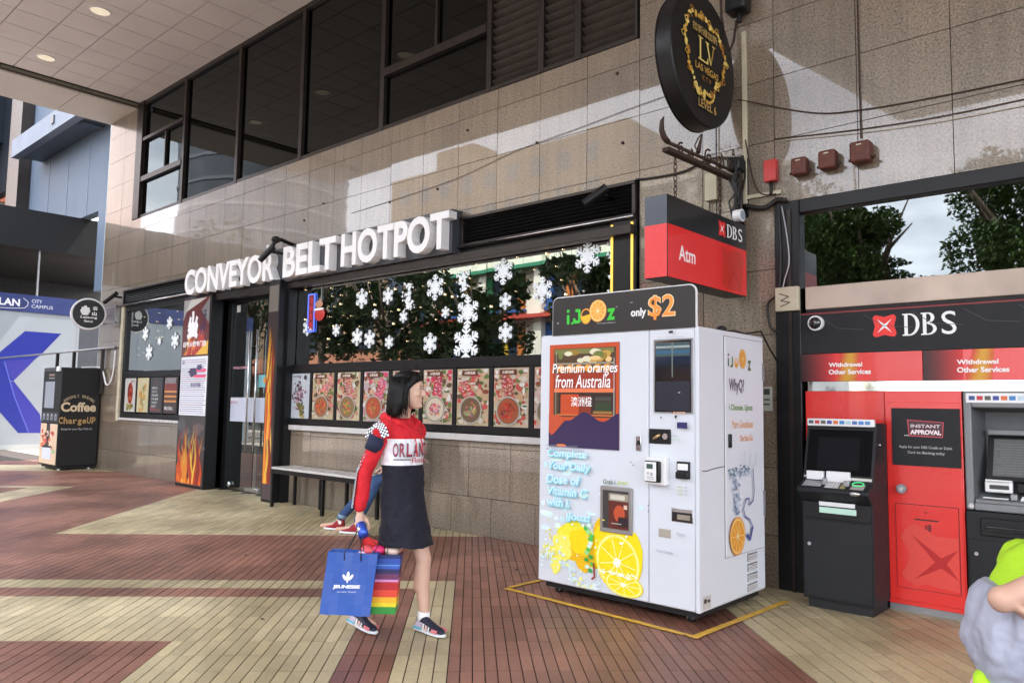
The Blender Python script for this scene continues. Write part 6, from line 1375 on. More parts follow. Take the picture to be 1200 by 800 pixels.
def remesh(o, vox=.008, sm=3):
    m = o.modifiers.new('fuse', 'REMESH'); m.mode = 'VOXEL'; m.voxel_size = vox; m.use_smooth_shade = True
    if sm: s_ = o.modifiers.new('soften', 'SMOOTH'); s_.iterations = sm; s_.factor = .5
    return o
def head(g, fr, c, h, yaw=0.):
    """c = centre of head (f,l,z); h = chin-to-crown height, face towards +f turned by yaw"""
    F = fr.F*math.cos(yaw)+fr.S*math.sin(yaw); S = Vector((-F.y, F.x, 0)); C = fr(*c)
    def Q(f, l, z): return C+F*f*h+S*l*h+Vector((0,0,z*h))
    # cranium and jaw as one loft of horizontal rings
    prof_ = [(-.50,.20,.09,.10),(-.46,.19,.15,.15),(-.38,.14,.21,.21),(-.25,.08,.29,.27),(-.10,.03,.36,.31),(.05,.0,.40,.335),(.20,-.02,.41,.345),(.33,-.03,.37,.32),(.43,-.03,.28,.24),(.49,-.03,.14,.12)]
    rs = []
    for (z, cf, rf, rl) in prof_: rs.append([Q(cf+rf*math.cos(a), rl*math.sin(a), z) for a in [2*math.pi*k/20 for k in range(20)]])
    g.rings(rs)
    m = Matrix(((F.x,S.x,0),(F.y,S.y,0),(0,0,1)))
    g.tube([Q(.36,0,.06), Q(.42,0,-.06), Q(.455,0,-.13)], [.03*h,.045*h,.055*h], 8); g.ell(Q(.44,0,-.135), (.06*h,.065*h,.045*h), 10, 8, m)   # nose
    g.ell(Q(.36,.0,-.27), (.05*h,.10*h,.03*h), 10, 6, m); g.ell(Q(.355,.0,-.305), (.05*h,.08*h,.028*h), 10, 6, m)                      # lips
    g.ell(Q(.33,0,-.42), (.07*h,.09*h,.06*h), 10, 8, m)                                                                           # chin
    for sg in (-1, 1):
        g.ell(Q(.28,.17*sg,-.10), (.09*h,.09*h,.08*h), 10, 8, m); g.ell(Q(.34,.13*sg,.09), (.05*h,.09*h,.022*h), 10, 6, m)
        g.ell(Q(-.02,.335*sg,-.06), (.07*h,.03*h,.11*h), 10, 8, m)                                                                  # ear
    return Q, m
def face_bits(Q, m, h, par):
    for sg in (-1, 1):
        G().ell(Q(.352,.135*sg,.015), (.030*h,.055*h,.030*h), 12, 8, m).build('eye', cmat('eye_white', (.75,.72,.7), rough=.2), par, smooth=True)
        G().ell(Q(.372,.135*sg,.013), (.016*h,.026*h,.027*h), 10, 6, m).build('iris', cmat('dark_iris', (.02,.012,.01), rough=.15), par, smooth=True)
        G().tube([Q(.365,.075*sg,.095), Q(.385,.13*sg,.115), Q(.34,.20*sg,.10)], [.010*h,.014*h,.006*h], 6).build('eyebrow', HAIR, par, smooth=True)
        G().tube([Q(.372,.085*sg,.035), Q(.390,.135*sg,.047), Q(.352,.19*sg,.03)], .007*h, 5).build('eyelid', HAIR, par, smooth=True)
    G().ell(Q(.385,0,-.272), (.035*h,.088*h,.018*h), 12, 6, m).build('lips', cmat('lips_pink', (.50,.17,.15), rough=.4), par, smooth=True)
def hand(g, wrist, dirv, palmn, L=.17, curl=.6, spread=.012, thumb=1):
    """palm box-ish ellipsoid, four fingers of unequal length, thumb from the side of the palm"""
    d = Vector(dirv).normalized(); nrm = Vector(palmn).normalized(); nrm = (nrm-d*nrm.dot(d)).normalized(); s_ = d.cross(nrm); w0 = Vector(wrist)
    g.tube([w0-d*.01, w0+d*L*.25, w0+d*L*.48], [.022,.026,.027], 12)
    for k in (-1.5,-.5,.5,1.5): limb(g, [w0+d*L*.18+s_*k*.012, w0+d*L*.50+s_*k*.018], [.013,.0125], 8)
    for k, ln in zip((-1.5,-.5,.5,1.5), (.40,.50,.54,.46)):
        p = w0+d*L*.50+s_*k*.019; q = d; pts = [p]; seg = L*ln/3
        for j in range(3):
            a = curl*(.7+.35*j); q = (q*math.cos(a)+nrm*math.sin(a)).normalized(); p = p+q*seg*(1.1-.12*j); pts.append(p.copy())
        limb(g, pts, [.0095,.009,.0085,.0072], 8)
    b = w0+d*L*.20+s_*thumb*.026; t1 = (d*.75+s_*thumb*.45+nrm*.45).normalized(); t2 = (d*.7+nrm*.6-s_*thumb*.1).normalized()
    limb(g, [b, b+t1*L*.22, b+t1*L*.22+t2*L*.20, b+t1*L*.22+t2*L*.34], [.0135,.0115,.0105,.0085], 8)

# the walking woman
wm = thing('person', (-4.0, -3.05, 0), 'woman with black hair in red, white and navy hooded dress walking with shopping bags', 'person')
fr = Fr((-4.0, -3.05, 0), R(8))
HY = R(26)
g = G()
HC = (.03, 0.0, 1.585); HH = .245
Q, hm = head(g, fr, HC, HH, HY)
limb(g, [fr(-.03,0,1.36), fr(-.015,0,1.44), fr(0,0,1.52)], [.062,.052,.055])
loft(g, fr, [(.80,0,0,.10,.15),(.95,0,0,.10,.145),(1.08,.0,0,.09,.125),(1.22,.005,0,.10,.145),(1.32,-.01,0,.085,.15),(1.38,-.02,0,.06,.09)])
# left leg in front, right leg behind
limb(g, [fr(.0,.06,.84), fr(.06,.075,.64), fr(.11,.10,.475), fr(.10,.105,.32), fr(.12,.11,.10)], [.065,.060,.053,.050,.034])
limb(g, [fr(.105,.10,.40), fr(.088,.105,.29)], [.048,.052])
limb(g, [fr(.12,.11,.10), fr(.13,.11,.055), fr(.24,.105,.04)], [.036,.04,.03])
limb(g, [fr(.0,-.06,.84), fr(.01,-.065,.64), fr(-.01,-.075,.47), fr(-.15,-.10,.30), fr(-.27,-.115,.13)], [.065,.060,.052,.050,.034])
limb(g, [fr(-.27,-.115,.13), fr(-.27,-.115,.085), fr(-.13,-.115,.05)], [.036,.04,.03])
# arms: right arm hangs with the bags, left arm swings slightly back
RS, RE, RW = fr(-.04,-.165,1.31), fr(-.125,-.23,1.05), fr(-.13,-.26,.81)
limb(g, [fr(-.03,-.10,1.33), RS, RE, RW], [.055,.055,.042,.028])
LS, LE, LW = fr(-.03,.16,1.31), fr(-.10,.18,1.06), fr(-.13,.16,.85)
limb(g, [fr(-.02,.10,1.33), LS, LE, LW], [.055,.055,.042,.028])
hand(g, RW+Vector((0,0,-.01)), Vector((.10,.0,-1)), fr.S*-.2+fr.F*.9, .165, .75, thumb=-1)
hand(g, LW+Vector((0,0,-.01)), Vector((.3,0,-1)), -fr.S, .165, .5, thumb=1)
body = remesh(g.build('body', SKIN, wm, smooth=True), .0065, 2)
face_bits(Q, hm, HH, body)
# hair: cap plus long side and back locks ending at the shoulder
g = G()
def HQ(f, l, z): return Q(f, l, z)
rs = []
for (z, cf, rf, rl) in ((.02,-.10,.36,.375),(.18,-.06,.42,.40),(.32,-.055,.43,.385),(.45,-.05,.34,.31),(.53,-.05,.20,.18),(.555,-.05,.05,.05)):
    rs.append([Q(cf+rf*math.cos(a), rl*math.sin(a), z) for a in [2*math.pi*k/24 for k in range(24)]])
g.rings(rs)
for k in range(64):
    a = R(88+k*(184)/63); ca, sa = math.cos(a), math.sin(a); j = rnd.uniform(-.02,.02)
    top = Q(-.06+.36*ca, .34*sa, .30); m1 = Q(-.08+.42*ca+j, .42*sa, .0); m2 = Q(-.10+.43*ca+j, .43*sa+j, -.35); e = Q(-.14+.42*ca+j*2, .42*sa+j, -.78+rnd.uniform(-.07,.07)+.12*abs(sa))
    g.tube([top, m1, m2, e], [.013,.017,.016,.005], 6)
for sg, ex in ((-1, .0), (1, .05)):
    for k in range(9): g.tube([Q(.10+.02*k, .05*sg, .50), Q(.26-.02*k+ex, .24*sg, .36-.012*k), Q(.14-.03*k+ex, .365*sg, .14-.01*k), Q(-.06-.02*k+ex*3, .385*sg, -.15), Q(-.07-.015*k+ex*3, .40*sg, -.60)], [.008,.016,.017,.014,.005], 6)
o = g.build('hair', HAIR, wm, smooth=True); remesh(o, .007, 1)
def hs(k):
    a = R(60+rnd.random()*240); ca, sa = math.cos(a), math.sin(a); j, j2 = rnd.uniform(-.03,.03), rnd.uniform(-.04,.05); r_ = rnd.uniform(1.0, 1.06)
    if abs(ca) > 0 and a < R(85): ca *= .6
    return [Q(-.06+.40*ca*r_, .37*sa*r_, .34+j), Q(-.08+.45*ca*r_, .445*sa*r_, .02), Q(-.10+.46*ca+j, .455*sa+j, -.36), Q(-.13+.45*ca+j2, .44*sa+j2, -.80+rnd.uniform(-.13,.08)+.12*abs(sa))]
strands(hs, 260, wm)
# dress: red hood and shoulders, white chest band, navy skirt -- one cloth body plus sleeves
g = G()
loft(g, fr, [(.575,.045,0,.185,.185),(.63,.035,0,.172,.178),(.75,.02,0,.150,.168),(.90,.0,0,.135,.160),(1.02,-.005,0,.124,.150),(1.12,-.005,0,.120,.148),(1.22,.0,0,.122,.155),(1.30,-.005,0,.108,.15),(1.36,-.02,0,.085,.11),(1.40,-.02,0,.064,.072)], 48, True, .035, 3)
limb(g, [fr(-.03,-.09,1.325), RS], [.07,.068]); limb(g, [fr(-.02,.09,1.325), LS], [.07,.068])
dress = g.build('dress', None or cmat('tmp', (.5,.5,.5)), wm, smooth=True)
def dress_mat():
    m, n, l, p = new_mat('colour_block_jersey'); gm = n.new('ShaderNodeNewGeometry'); sx = n.new('ShaderNodeSeparateXYZ'); l.new(gm.outputs['Position'], sx.inputs[0])
    r = n.new('ShaderNodeValToRGB'); r.color_ramp.interpolation = 'CONSTANT'; e = r.color_ramp.elements
    e[0].position = 0; e[0].color = (.004,.005,.014,1); e[1].position = (1.092-.5); e[1].color = (.80,.80,.84,1); q = e.new(1.265-.5); q.color = (.56,.012,.022,1)
    mth = n.new('ShaderNodeMath'); mth.operation = 'SUBTRACT'; mth.inputs[1].default_value = .5; l.new(sx.outputs[2], mth.inputs[0]); l.new(mth.outputs[0], r.inputs[0]); l.new(r.outputs[0], p.inputs['Base Color']); p.inputs['Roughness'].default_value = .85
    b = n.new('ShaderNodeBump'); z = n.new('ShaderNodeTexNoise'); z.inputs['Scale'].default_value = 14; l.new(gm.outputs['Position'], z.inputs['Vector']); l.new(z.outputs[0], b.inputs['Height']); b.inputs['Strength'].default_value = .5; b.inputs['Distance'].default_value = .02; l.new(b.outputs[0], p.inputs['Normal'])
    return m
dress.data.materials[0] = dress_mat(); remesh(dress, .008, 3); folds(dress, .028, .008)
REDC = cmat('red_jersey', (.60,.012,.022), rough=.85, var=.1, scale=12, bump=.4, bscale=14); NAVY = cmat('navy_jersey', (.012,.016,.045), rough=.85)
g = G(); limb(g, [RS, RE.lerp(RS,.35), RE, RW.lerp(RE,.3), RW+Vector((0,0,.02))], [.058,.054,.050,.046,.040], 16); g.tube([RW+Vector((0,0,.05)), RW+Vector((0,0,.005))], [.042,.036], 16); folds(remesh(g.build('right_sleeve', REDC, wm, smooth=True), .007, 2), .012, .010)
g = G(); limb(g, [LS, LE, LW+Vector((0,0,.02))], [.066,.055,.042], 16); remesh(g.build('left_sleeve', REDC, wm, smooth=True), .008, 3)
# checked stripe down the back of the right sleeve and over the shoulders, navy patch on the upper arm
chk = G()
def checks(path, up_off, nrm, wd, nrow=3):
    up_off -= .004
    tot = 0; P_ = [Vector(p) for p in path]; L_ = [(P_[i+1]-P_[i]).length for i in range(len(P_)-1)]; T = sum(L_); nseg = int(T/(wd/nrow))
    def at2(s_):
        for i in range(len(L_)):
            if s_ <= L_[i] or i == len(L_)-1: return P_[i].lerp(P_[i+1], s_/L_[i])
            s_ -= L_[i]
    for k in range(nseg):
        a, b = at2(T*k/nseg), at2(T*(k+1)/nseg); d = (b-a).normalized(); n_ = Vector(nrm).normalized(); e = d.cross(n_).normalized()
        for j in range(nrow):
            chk.cc = (.8,.8,.82) if (k+j) % 2 else (.02,.02,.04); u0, u1 = wd*(j/nrow-.5), wd*((j+1)/nrow-.5)
            chk.poly([a+e*u0+n_*(up_off-.0*abs(u0)), a+e*u1+n_*up_off, b+e*u1+n_*up_off, b+e*u0+n_*up_off])
bkd = (fr.F*-.55+fr.S*-.80).normalized()
checks([RS+Vector((0,0,-.03)), RE.lerp(RS,.35), RE, RW.lerp(RE,.3), RW+Vector((0,0,.01))], .0575, bkd, .05, 4)
shn = (fr.F*.15+fr.S*-.75+Vector((0,0,.65))).normalized()
checks([fr(.05,-.20,1.245), fr(.02,-.195,1.30), fr(-.04,-.175,1.325), fr(-.10,-.17,1.30), fr(-.125,-.185,1.23)], .060, shn, .05, 4)
chk.build('checked_trim', wm, ) if False else chk.build('checked_trim', M['print'], wm)
g = G(); e_ = RS.lerp(RE, .12); e2_ = RS.lerp(RE, .48)
g.tube([e_+bkd*.012, e2_+bkd*.012], [.064,.058], 14); g.build('sleeve_patch', NAVY, wm, smooth=True)
g = G()
for k in range(13): a = math.pi*(.0+k/12); 
pts = [fr(.085,-.0,1.30), fr(.045,-.085,1.365), fr(-.06,-.10,1.40), fr(-.13,-.05,1.40), fr(-.15,0,1.395), fr(-.13,.05,1.40), fr(-.06,.10,1.40), fr(.045,.085,1.365), fr(.085,.0,1.30)]
limb(g, pts, [.018,.026,.034,.040,.042,.040,.034,.026,.018], 10); remesh(g.build('hood', REDC, wm, smooth=True), .008, 4)
for sg in (-1, 1): G().tube([fr(.105,.025*sg,1.30), fr(.135,.03*sg,1.24), fr(.142,.028*sg,1.17+.02*sg)], .0035, 6).build('drawstring', REDC, wm)
# chest lettering wraps on the white band
class Wrap(Pr):
    def P(s, a, b):
        th = a/.142; k = s.k*.0001
        z = b; rf, rl = .122+.006, .155+.006
        return fr(.002+(rf+.004+k)*math.cos(th), (rl+.004+k)*math.sin(th), z)
pr = Wrap((0,0,0)); NV = (.02,.02,.05); RD = (.45,.02,.06)
for i, ch in enumerate('ORLANDO'):
    a0 = -.175+.044*i; pr.text(ch, a0, 1.150, a0+.037, 1.240, NV, .03); pr.text(ch, a0+.004, 1.158, a0+.033, 1.232, RD, -.005)
pr.rect(-.17, 1.13, -.06, 1.137, NV); pr.text('Florida', -.05, 1.112, .07, 1.145, RD, .01); pr.build('chest_lettering', wm)
# trainers
def trainer(par, heel, toe, side, name='trainer'):
    heel, toe = Vector(heel), Vector(toe); d = (toe-heel); L_ = d.length; d.normalize(); s_ = Vector((-d.y, d.x, 0)).normalized(); up = s_.cross(d)*-1
    if up.z < 0: up = -up
    def T(a, b, c): return heel+d*a*L_+s_*b*L_+up*c*L_
    g = G(); rs = []
    for (a, w_, h0, h1) in ((-.01,.10,.0,.10),(.05,.13,.0,.11),(.3,.125,.0,.105),(.6,.15,.0,.10),(.85,.14,.005,.10),(1.0,.06,.03,.09)):
        rs.append([T(a, w_*math.cos(t)*.98, (h0+h1)/2+(h1-h0)/2*math.sin(t)) for t in [2*math.pi*k/16 for k in range(16)]])
    g.rings(rs); so_ = g.build('sole', cmat('white_rubber', (.75,.78,.8)), par, smooth=True)
    g = G(); rs = []
    for (a, w_, h1) in ((.02,.095,.38),(.12,.12,.41),(.28,.12,.40),(.45,.125,.33),(.65,.135,.25),(.85,.12,.20),(.97,.06,.15)):
        rs.append([T(a, w_*math.cos(t), .07+(h1-.07)*(.5+.5*math.sin(t))) for t in [2*math.pi*k/16 for k in range(16)]])
    g.rings(rs); o_ = g.build(name, cmat('shoe_navy', (.012,.015,.035)), par, smooth=True); s2 = o_.modifiers.new('sub','SUBSURF'); s2.levels = 1; s2.render_levels = 1
    for (a0, a1, z0, z1, c, nm) in ((.0,.30,.08,.14,(.15,.45,.62),'blue_heel_patch'),(.10,.34,.14,.26,(.55,.48,.60),'lilac_side_panel'),(.66,.88,.10,.185,(.75,.22,.24),'coral_toe_panel'),(.34,.42,.09,.25,(.8,.78,.75),'white_stripe'),(.44,.52,.09,.23,(.75,.5,.5),'pink_stripe'),(.54,.60,.09,.21,(.8,.78,.75),'white_stripe')):
        for sg in (-1, 1):
            g = G(); n_ = 6; A, B_ = [], []
            for k in range(n_+1):
                z = z0+(z1-z0)*k/n_; q = math.sqrt(max(.05, 1-((z-.20)/.20)**2)) if z > .20 else 1; A.append(T(a0+.03*k/n_, sg*(.128*q+.012), z)); B_.append(T(a1+.03*k/n_, sg*(.135*q+.012), z))
            for k in range(n_): g.poly([A[k], B_[k], B_[k+1], A[k+1]])
            g.build(nm, cmat('shoe_'+nm, c), o_)
    return T
T1 = trainer(wm, fr(.06,.11,.004), fr(.335,.06,.004), 1); T2 = trainer(wm, fr(-.33,-.115,.035), fr(-.06,-.15,.004), -1)
for (fx, lx, z) in ((.12,.11,.085),(-.275,-.115,.10)): G().tube([fr(fx-.01,lx,z-.01), fr(fx,lx,z+.05)], [.045,.040], 14).build('ankle_sock', M['white'], wm, smooth=True)
# can in the hand
cn = G().tube([RW+Vector((.055,-.03,-.085)), RW+Vector((.12,-.055,-.145))], .032, 16).build('drink_can', cmat('blue_can', (.04,.10,.55), rough=.25, metal=.4), None, smooth=True, loc=RW+Vector((.07,-.04,-.1))); tag(cn, 'small blue and silver drink can held in the hand of the walking woman', 'can')
G().ell(RW+Vector((.09,-.07,-.11)), (.012,.015,.022)).build('silver_mark', M['steel'], cn, smooth=True)
# shopping bags
def bag(c, ang, wd, hgt, dep, tilt, faces, name, label, handle_to, hm_):
    fb = Fr(c, ang); t = thing(name, c, label, 'bag'); F_, S_ = fb.F, fb.S
    tl = math.tan(tilt)
    def B(a, b, z): return fb.o+F_*(a+z*tl*0)+S_*b+Vector((0,0,z))+F_*(-tl*(hgt/2-z))*1.0
    g = G(); w2, d2 = wd/2, dep/2; nf = 6
    fl = [[B(-w2+wd*i/nf, -d2-.008*math.sin(i*1.7+j), hgt*j/nf-.012*(i/nf)) for i in range(nf+1)] for j in range(nf+1)]
    bk = [[B(-w2+wd*i/nf, d2+.01*math.sin(i*1.3+j), hgt*j/nf-.012*(i/nf)) for i in range(nf+1)] for j in range(nf+1)]
    def sheet(m): g_ = G(); [g_.poly([m[j][i], m[j][i+1], m[j+1][i+1], m[j+1][i]]) for j in range(nf) for i in range(nf)]; return g_
    return t, B, fl, bk, sheet, fb
BA = R(42)
hp = RW+Vector((.015,-.012,-.125))
t, B, fl, bk, sheet, fb = bag((-4.075,-3.395,.180), BA, .315, .385, .10, R(6), None, 'shopping_bag', 'bright blue paper carrier bag with white flower mark and JEUNESSE lettering', None, None)
BLUE = cmat('bag_blue', (.03,.095,.38), rough=.35, var=.08, coat=.2)
sheet(fl).build('front_panel', BLUE, t, smooth=True); sheet(bk).build('back_panel', BLUE, t, smooth=True)
g = G(); n_ = 6
for j in range(n_):
    for (m0, m1, i) in ((fl, bk, 0), (fl, bk, 6)):
        mid0 = m0[j][i].lerp(m1[j][i], .5)+fb.F*(.02 if i == 0 else -.02); mid1 = m0[j+1][i].lerp(m1[j+1][i], .5)+fb.F*(.02 if i == 0 else -.02)
        g.poly([m0[j][i], mid0, mid1, m0[j+1][i]]); g.poly([mid0, m1[j][i], m1[j+1][i], mid1])
g.poly([fl[0][0], fl[0][6], bk[0][6], bk[0][0]]); g.build('gusset', BLUE, t)
for m_, oy in ((fl, -.004), (bk, .004)):
    a, b_ = m_[6][2]+fb.S*oy, m_[6][4]+fb.S*oy; G().tube([a-Vector((0,0,.05)), a, a.lerp(hp,.6), hp-fb.F*.01, hp+fb.F*.012, b_.lerp(hp,.5), b_, b_-Vector((0,0,.05))], .0035, 6).build('handle', M['cable'], t, smooth=True)
class BagP(Pr):
    def P(s, a, b): return B(a, -.05-.0095-.0001*s.k, b)
pr = BagP((0,0,0)); c0 = -.01
pr.ell(c0, .235, .010, .030, WHITE, 14); pr.ell(c0-.02, .228, .009, .022, WHITE, 12, 0, .6); pr.ell(c0+.02, .228, .009, .022, WHITE, 12, 0, -.6); pr.ell(c0, .205, .005, .012, WHITE, 10)
pr.text('JEUNESSE', -.095, .155, .075, .182, WHITE, .05); pr.text('GLOBAL TRADE', -.065, .135, .055, .143, (.6,.65,.8), .01); pr.build('bag_print', t)
t2, B2, fl, bk, sheet, fb = bag((-4.01,-3.225,.165), BA, .27, .37, .12, R(4), None, 'gift_bag', 'rainbow striped gift bag with red inside held behind the blue bag', None, None)
ST = [((.03,.25,.04),.0,.045),((.75,.6,.02),.045,.07),((.80,.42,.02),.07,.105),((.70,.06,.03),.105,.15),((.45,.015,.02),.15,.20),((.62,.25,.5),.20,.215),((.14,.03,.10),.215,.25),((.02,.02,.10),.25,.28),((.03,.10,.45),.28,.30),((.12,.28,.6),.30,.307),((.02,.07,.36),.307,.345),((.01,.02,.12),.345,.37)]
g = G(); 
for (c, z0, z1) in ST:
    g.cc = c; g.poly([B2(-.135,-.06,z0), B2(.135,-.06,z0), B2(.135,-.06,z1), B2(-.135,-.06,z1)]); g.poly([B2(.135,-.06,z0), B2(.135,.06,z0), B2(.135,.06,z1), B2(.135,-.06,z1)])
g.build('striped_panel', M['print'], t2)
g = G(); g.poly([B2(-.135,.06,0), B2(.135,.06,0), B2(.135,.06,.37), B2(-.135,.06,.47)]); g.poly([B2(-.135,-.06,0), B2(-.135,.06,0), B2(-.135,.06,.47), B2(-.135,-.06,.37)]); g.poly([B2(-.135,-.06,0), B2(.135,-.06,0), B2(.135,.06,0), B2(-.135,.06,0)]); g.build('red_panel', cmat('gift_red', (.7,.02,.02), rough=.4), t2)
G().tube([B2(-.05,-.06,.36), B2(-.02,-.03,.42), hp+Vector((.01,.01,.0)), B2(.04,-.03,.42), B2(.05,-.06,.36)], .003, 6).build('handle', M['cable'], t2, smooth=True)
for i, (a, b, z, r_, c, nm) in enumerate(((-.09,-.0,.385,.045,(.75,.10,.12),'red wrapped parcel'),(-.02,.0,.39,.04,(.75,.03,.16),'pink wrapped parcel'),(.07,.0,.385,.045,(.8,.6,.5),'peach flowered parcel'),(-.12,-.02,.37,.03,(.8,.6,.62),'pale pink parcel'))):
    tag(G().ell(B2(a,b,z), (r_*1.2,r_,r_*.7), 14, 10).build('parcel', cmat('parcel_'+nm.split()[0], c, rough=.5), None, smooth=True, loc=B2(a,b,z)), nm+' sticking out of the rainbow gift bag', 'parcel')

# person seated on the bench, mostly hidden by the woman
sp_ = thing('person', (-7.35, -.3, 0), 'person in blue jeans and red high top trainers sitting on the bench behind the woman', 'person')
f2 = Fr((-7.22, -.30, 0), R(-118)); g = G()
Q, hm = head(g, f2, (.10,0,1.30), .21); limb(g, [f2(.02,0,1.08), f2(.07,0,1.20)], [.05,.045])
loft(g, f2, [(.58,.0,0,.11,.14),(.72,.0,0,.10,.13),(.90,.01,0,.095,.13),(1.02,.02,0,.08,.14),(1.10,.02,0,.05,.08)])
KN = (f2(.36,.09,.56), f2(.36,-.10,.56)); FT = []
ft = [(Vector((-7.60,-.96,.07)), Vector((-7.84,-1.04,.02))), (Vector((-7.26,-.97,.07)), Vector((-7.49,-1.07,.02)))]
for (k_, (an, toe), sd_) in zip((KN[1], KN[0]), ft, (-1, 1)): limb(g, [f2(.02,.08*sd_,.62), k_, an+Vector((0,0,.05)), an, toe+Vector((0,0,.02))], [.08,.055,.035,.035,.028])
for sd_ in (-1, 1): limb(g, [f2(.02,.15*sd_,1.03), f2(.02,.19*sd_,.82), f2(.22,.12*sd_,.70)], [.045,.036,.026]); hand(g, f2(.22,.12*sd_,.70), f2.F, Vector((0,0,-1)), .14, .4, thumb=sd_)
bd2 = remesh(g.build('body', SKIN2, sp_, smooth=True), .009, 2); face_bits(Q, hm, .21, bd2)
JEAN = cmat('blue_denim', (.035,.075,.17), rough=.9, var=.25, scale=20)
g = G(); loft(g, f2, [(.565,.02,0,.125,.155),(.68,.0,0,.12,.145),(.74,.0,0,.11,.14)])
for (k_, (an, toe), sd_) in zip((KN[1], KN[0]), ft, (-1, 1)): limb(g, [f2(.04,.08*sd_,.63), k_, an+Vector((.01,.01,.09))], [.09,.068,.05])
remesh(g.build('jeans', JEAN, sp_, smooth=True), .009, 3)
for (an, toe) in ft: G().tube([an+Vector((.012,.012,.075)), an+Vector((.02,.02,.115))], [.052,.054], 14).build('turned_cuff', cmat('pale_denim', (.22,.32,.42), rough=.9), sp_, smooth=True)
g = G(); loft(g, f2, [(.70,.0,0,.12,.15),(.85,.01,0,.115,.15),(1.0,.02,0,.10,.16),(1.09,.02,0,.065,.10)])
for sd_ in (-1, 1): limb(g, [f2(.02,.14*sd_,1.03), f2(.02,.19*sd_,.82), f2(.16,.14*sd_,.73)], [.06,.05,.04])
remesh(g.build('top', NAVY, sp_, smooth=True), .009, 3)
g = G(); g.ell(Q(-.05,0,.13), (.105,.095,.10), 18, 12)
for k in range(30): a = R(75+k*7.2); g.tube([Q(-.05+.4*math.cos(a), .38*math.sin(a), .2), Q(-.08+.42*math.cos(a), .40*math.sin(a), -.2), Q(-.1+.38*math.cos(a), .38*math.sin(a), -.6)], [.012,.014,.004], 6)
remesh(g.build('hair', HAIR, sp_, smooth=True), .009, 1)
RSH = cmat('red_canvas', (.33,.02,.03), rough=.8)
for (an, toe) in ft:
    d = (toe-an); d.z = 0; L_ = .27; d.normalize(); heel = Vector((an.x, an.y, 0))-d*.06; s_ = Vector((-d.y, d.x, 0))
    def T(a, b, c): return heel+d*a*L_+s_*b*L_+Vector((0,0,c*L_))
    g = G(); g.rings([[T(a, w_*math.cos(t), h/2+h/2*math.sin(t)) for t in [2*math.pi*k/14 for k in range(14)]] for (a, w_, h) in ((-.01,.11,.12),(.1,.15,.12),(.4,.14,.12),(.75,.17,.13),(.95,.14,.14),(1.02,.07,.11))]); g.build('rubber_sole', cmat('white_rubber', (.75,.78,.8)), sp_, smooth=True)
    g = G(); g.rings([[T(a, w_*math.cos(t), .08+(h-.08)*(.5+.5*math.sin(t))) for t in [2*math.pi*k/14 for k in range(14)]] for (a, w_, h) in ((.02,.11,.50),(.15,.135,.52),(.30,.13,.48),(.45,.13,.36),(.70,.15,.24),(.88,.13,.19),(.95,.07,.15))]); sh = g.build('high_top_shoe', RSH, sp_, smooth=True)
    for k in range(6): G().tube([T(.30+.07*k,-.09,.47-.045*k), T(.33+.07*k,0,.50-.046*k), T(.30+.07*k,.09,.47-.045*k)], .005, 5).build('lace', M['white'], sh)
    G().tube([T(.12,-.128,.38), T(.12,-.14,.38)], .022, 14).build('round_patch', M['white'], sh); G().tube([T(.12,.128,.38), T(.12,.14,.38)], .022, 14).build('round_patch', M['white'], sh)

# schoolgirl at the right edge, seen from behind, cut by the frame
kd = thing('person', (-.40, -3.80, 0), 'child in neon green and grey top and pink skirt at the right edge', 'person')
f3 = Fr((-.375, -3.76, 0), R(38)); g = G()
Q, hm = head(g, f3, (.20,-.02,1.31), .21); limb(g, [f3(.06,0,1.10), f3(.14,0,1.21)], [.05,.045])
loft(g, f3, [(.70,-.02,0,.10,.13),(.85,-.01,0,.095,.12),(.98,.01,0,.095,.125),(1.07,.03,0,.08,.12),(1.12,.05,0,.05,.07)])
for sd_ in (-1, 1): limb(g, [f3(-.02,.07*sd_,.74), f3(.02,.075*sd_,.42), f3(-.01,.075*sd_,.09), f3(.09,.08*sd_,.04)], [.08,.05,.035,.03])
CS_, CE, CW = Vector((-.275,-3.90,1.085)), Vector((-.425,-3.985,1.005)), Vector((-.25,-3.90,.905))
limb(g, [CS_, CE, CE.lerp(CW,.5), CW], [.043,.036,.031,.024]); hand(g, CW, CW-CE, f3.S, .13, .5, thumb=1)
limb(g, [f3(.05,.14,1.06), f3(.10,.19,.90), f3(.26,.14,.93)], [.046,.038,.026]); hand(g, f3(.26,.14,.93), f3.F, -f3.S, .13, .5, thumb=-1)
bd3 = remesh(g.build('body', SKIN2, kd, smooth=True), .007, 2); face_bits(Q, hm, .21, bd3)
def tee_mat():
    m, n, l, p = new_mat('neon_and_grey_jersey'); gm = n.new('ShaderNodeNewGeometry'); sx = n.new('ShaderNodeSeparateXYZ'); l.new(gm.outputs['Position'], sx.inputs[0])
    ad = n.new('ShaderNodeMath'); ad.operation = 'MULTIPLY_ADD'; l.new(sx.outputs[0], ad.inputs[0]); ad.inputs[1].default_value = -.25; l.new(sx.outputs[2], ad.inputs[2])
    r = n.new('ShaderNodeValToRGB'); r.color_ramp.interpolation = 'CONSTANT'; e = r.color_ramp.elements; e[0].color = (.45,.46,.55,1); e[0].position = 0; e[1].position = .02; e[1].color = (.42,.70,.02,1)
    mr = n.new('ShaderNodeMapRange'); mr.inputs['From Min'].default_value = .0; mr.inputs['From Max'].default_value = 2.18; l.new(ad.outputs[0], mr.inputs[0]); l.new(mr.outputs[0], r.inputs[0]); l.new(r.outputs[0], p.inputs['Base Color']); p.inputs['Roughness'].default_value = .8
    return m
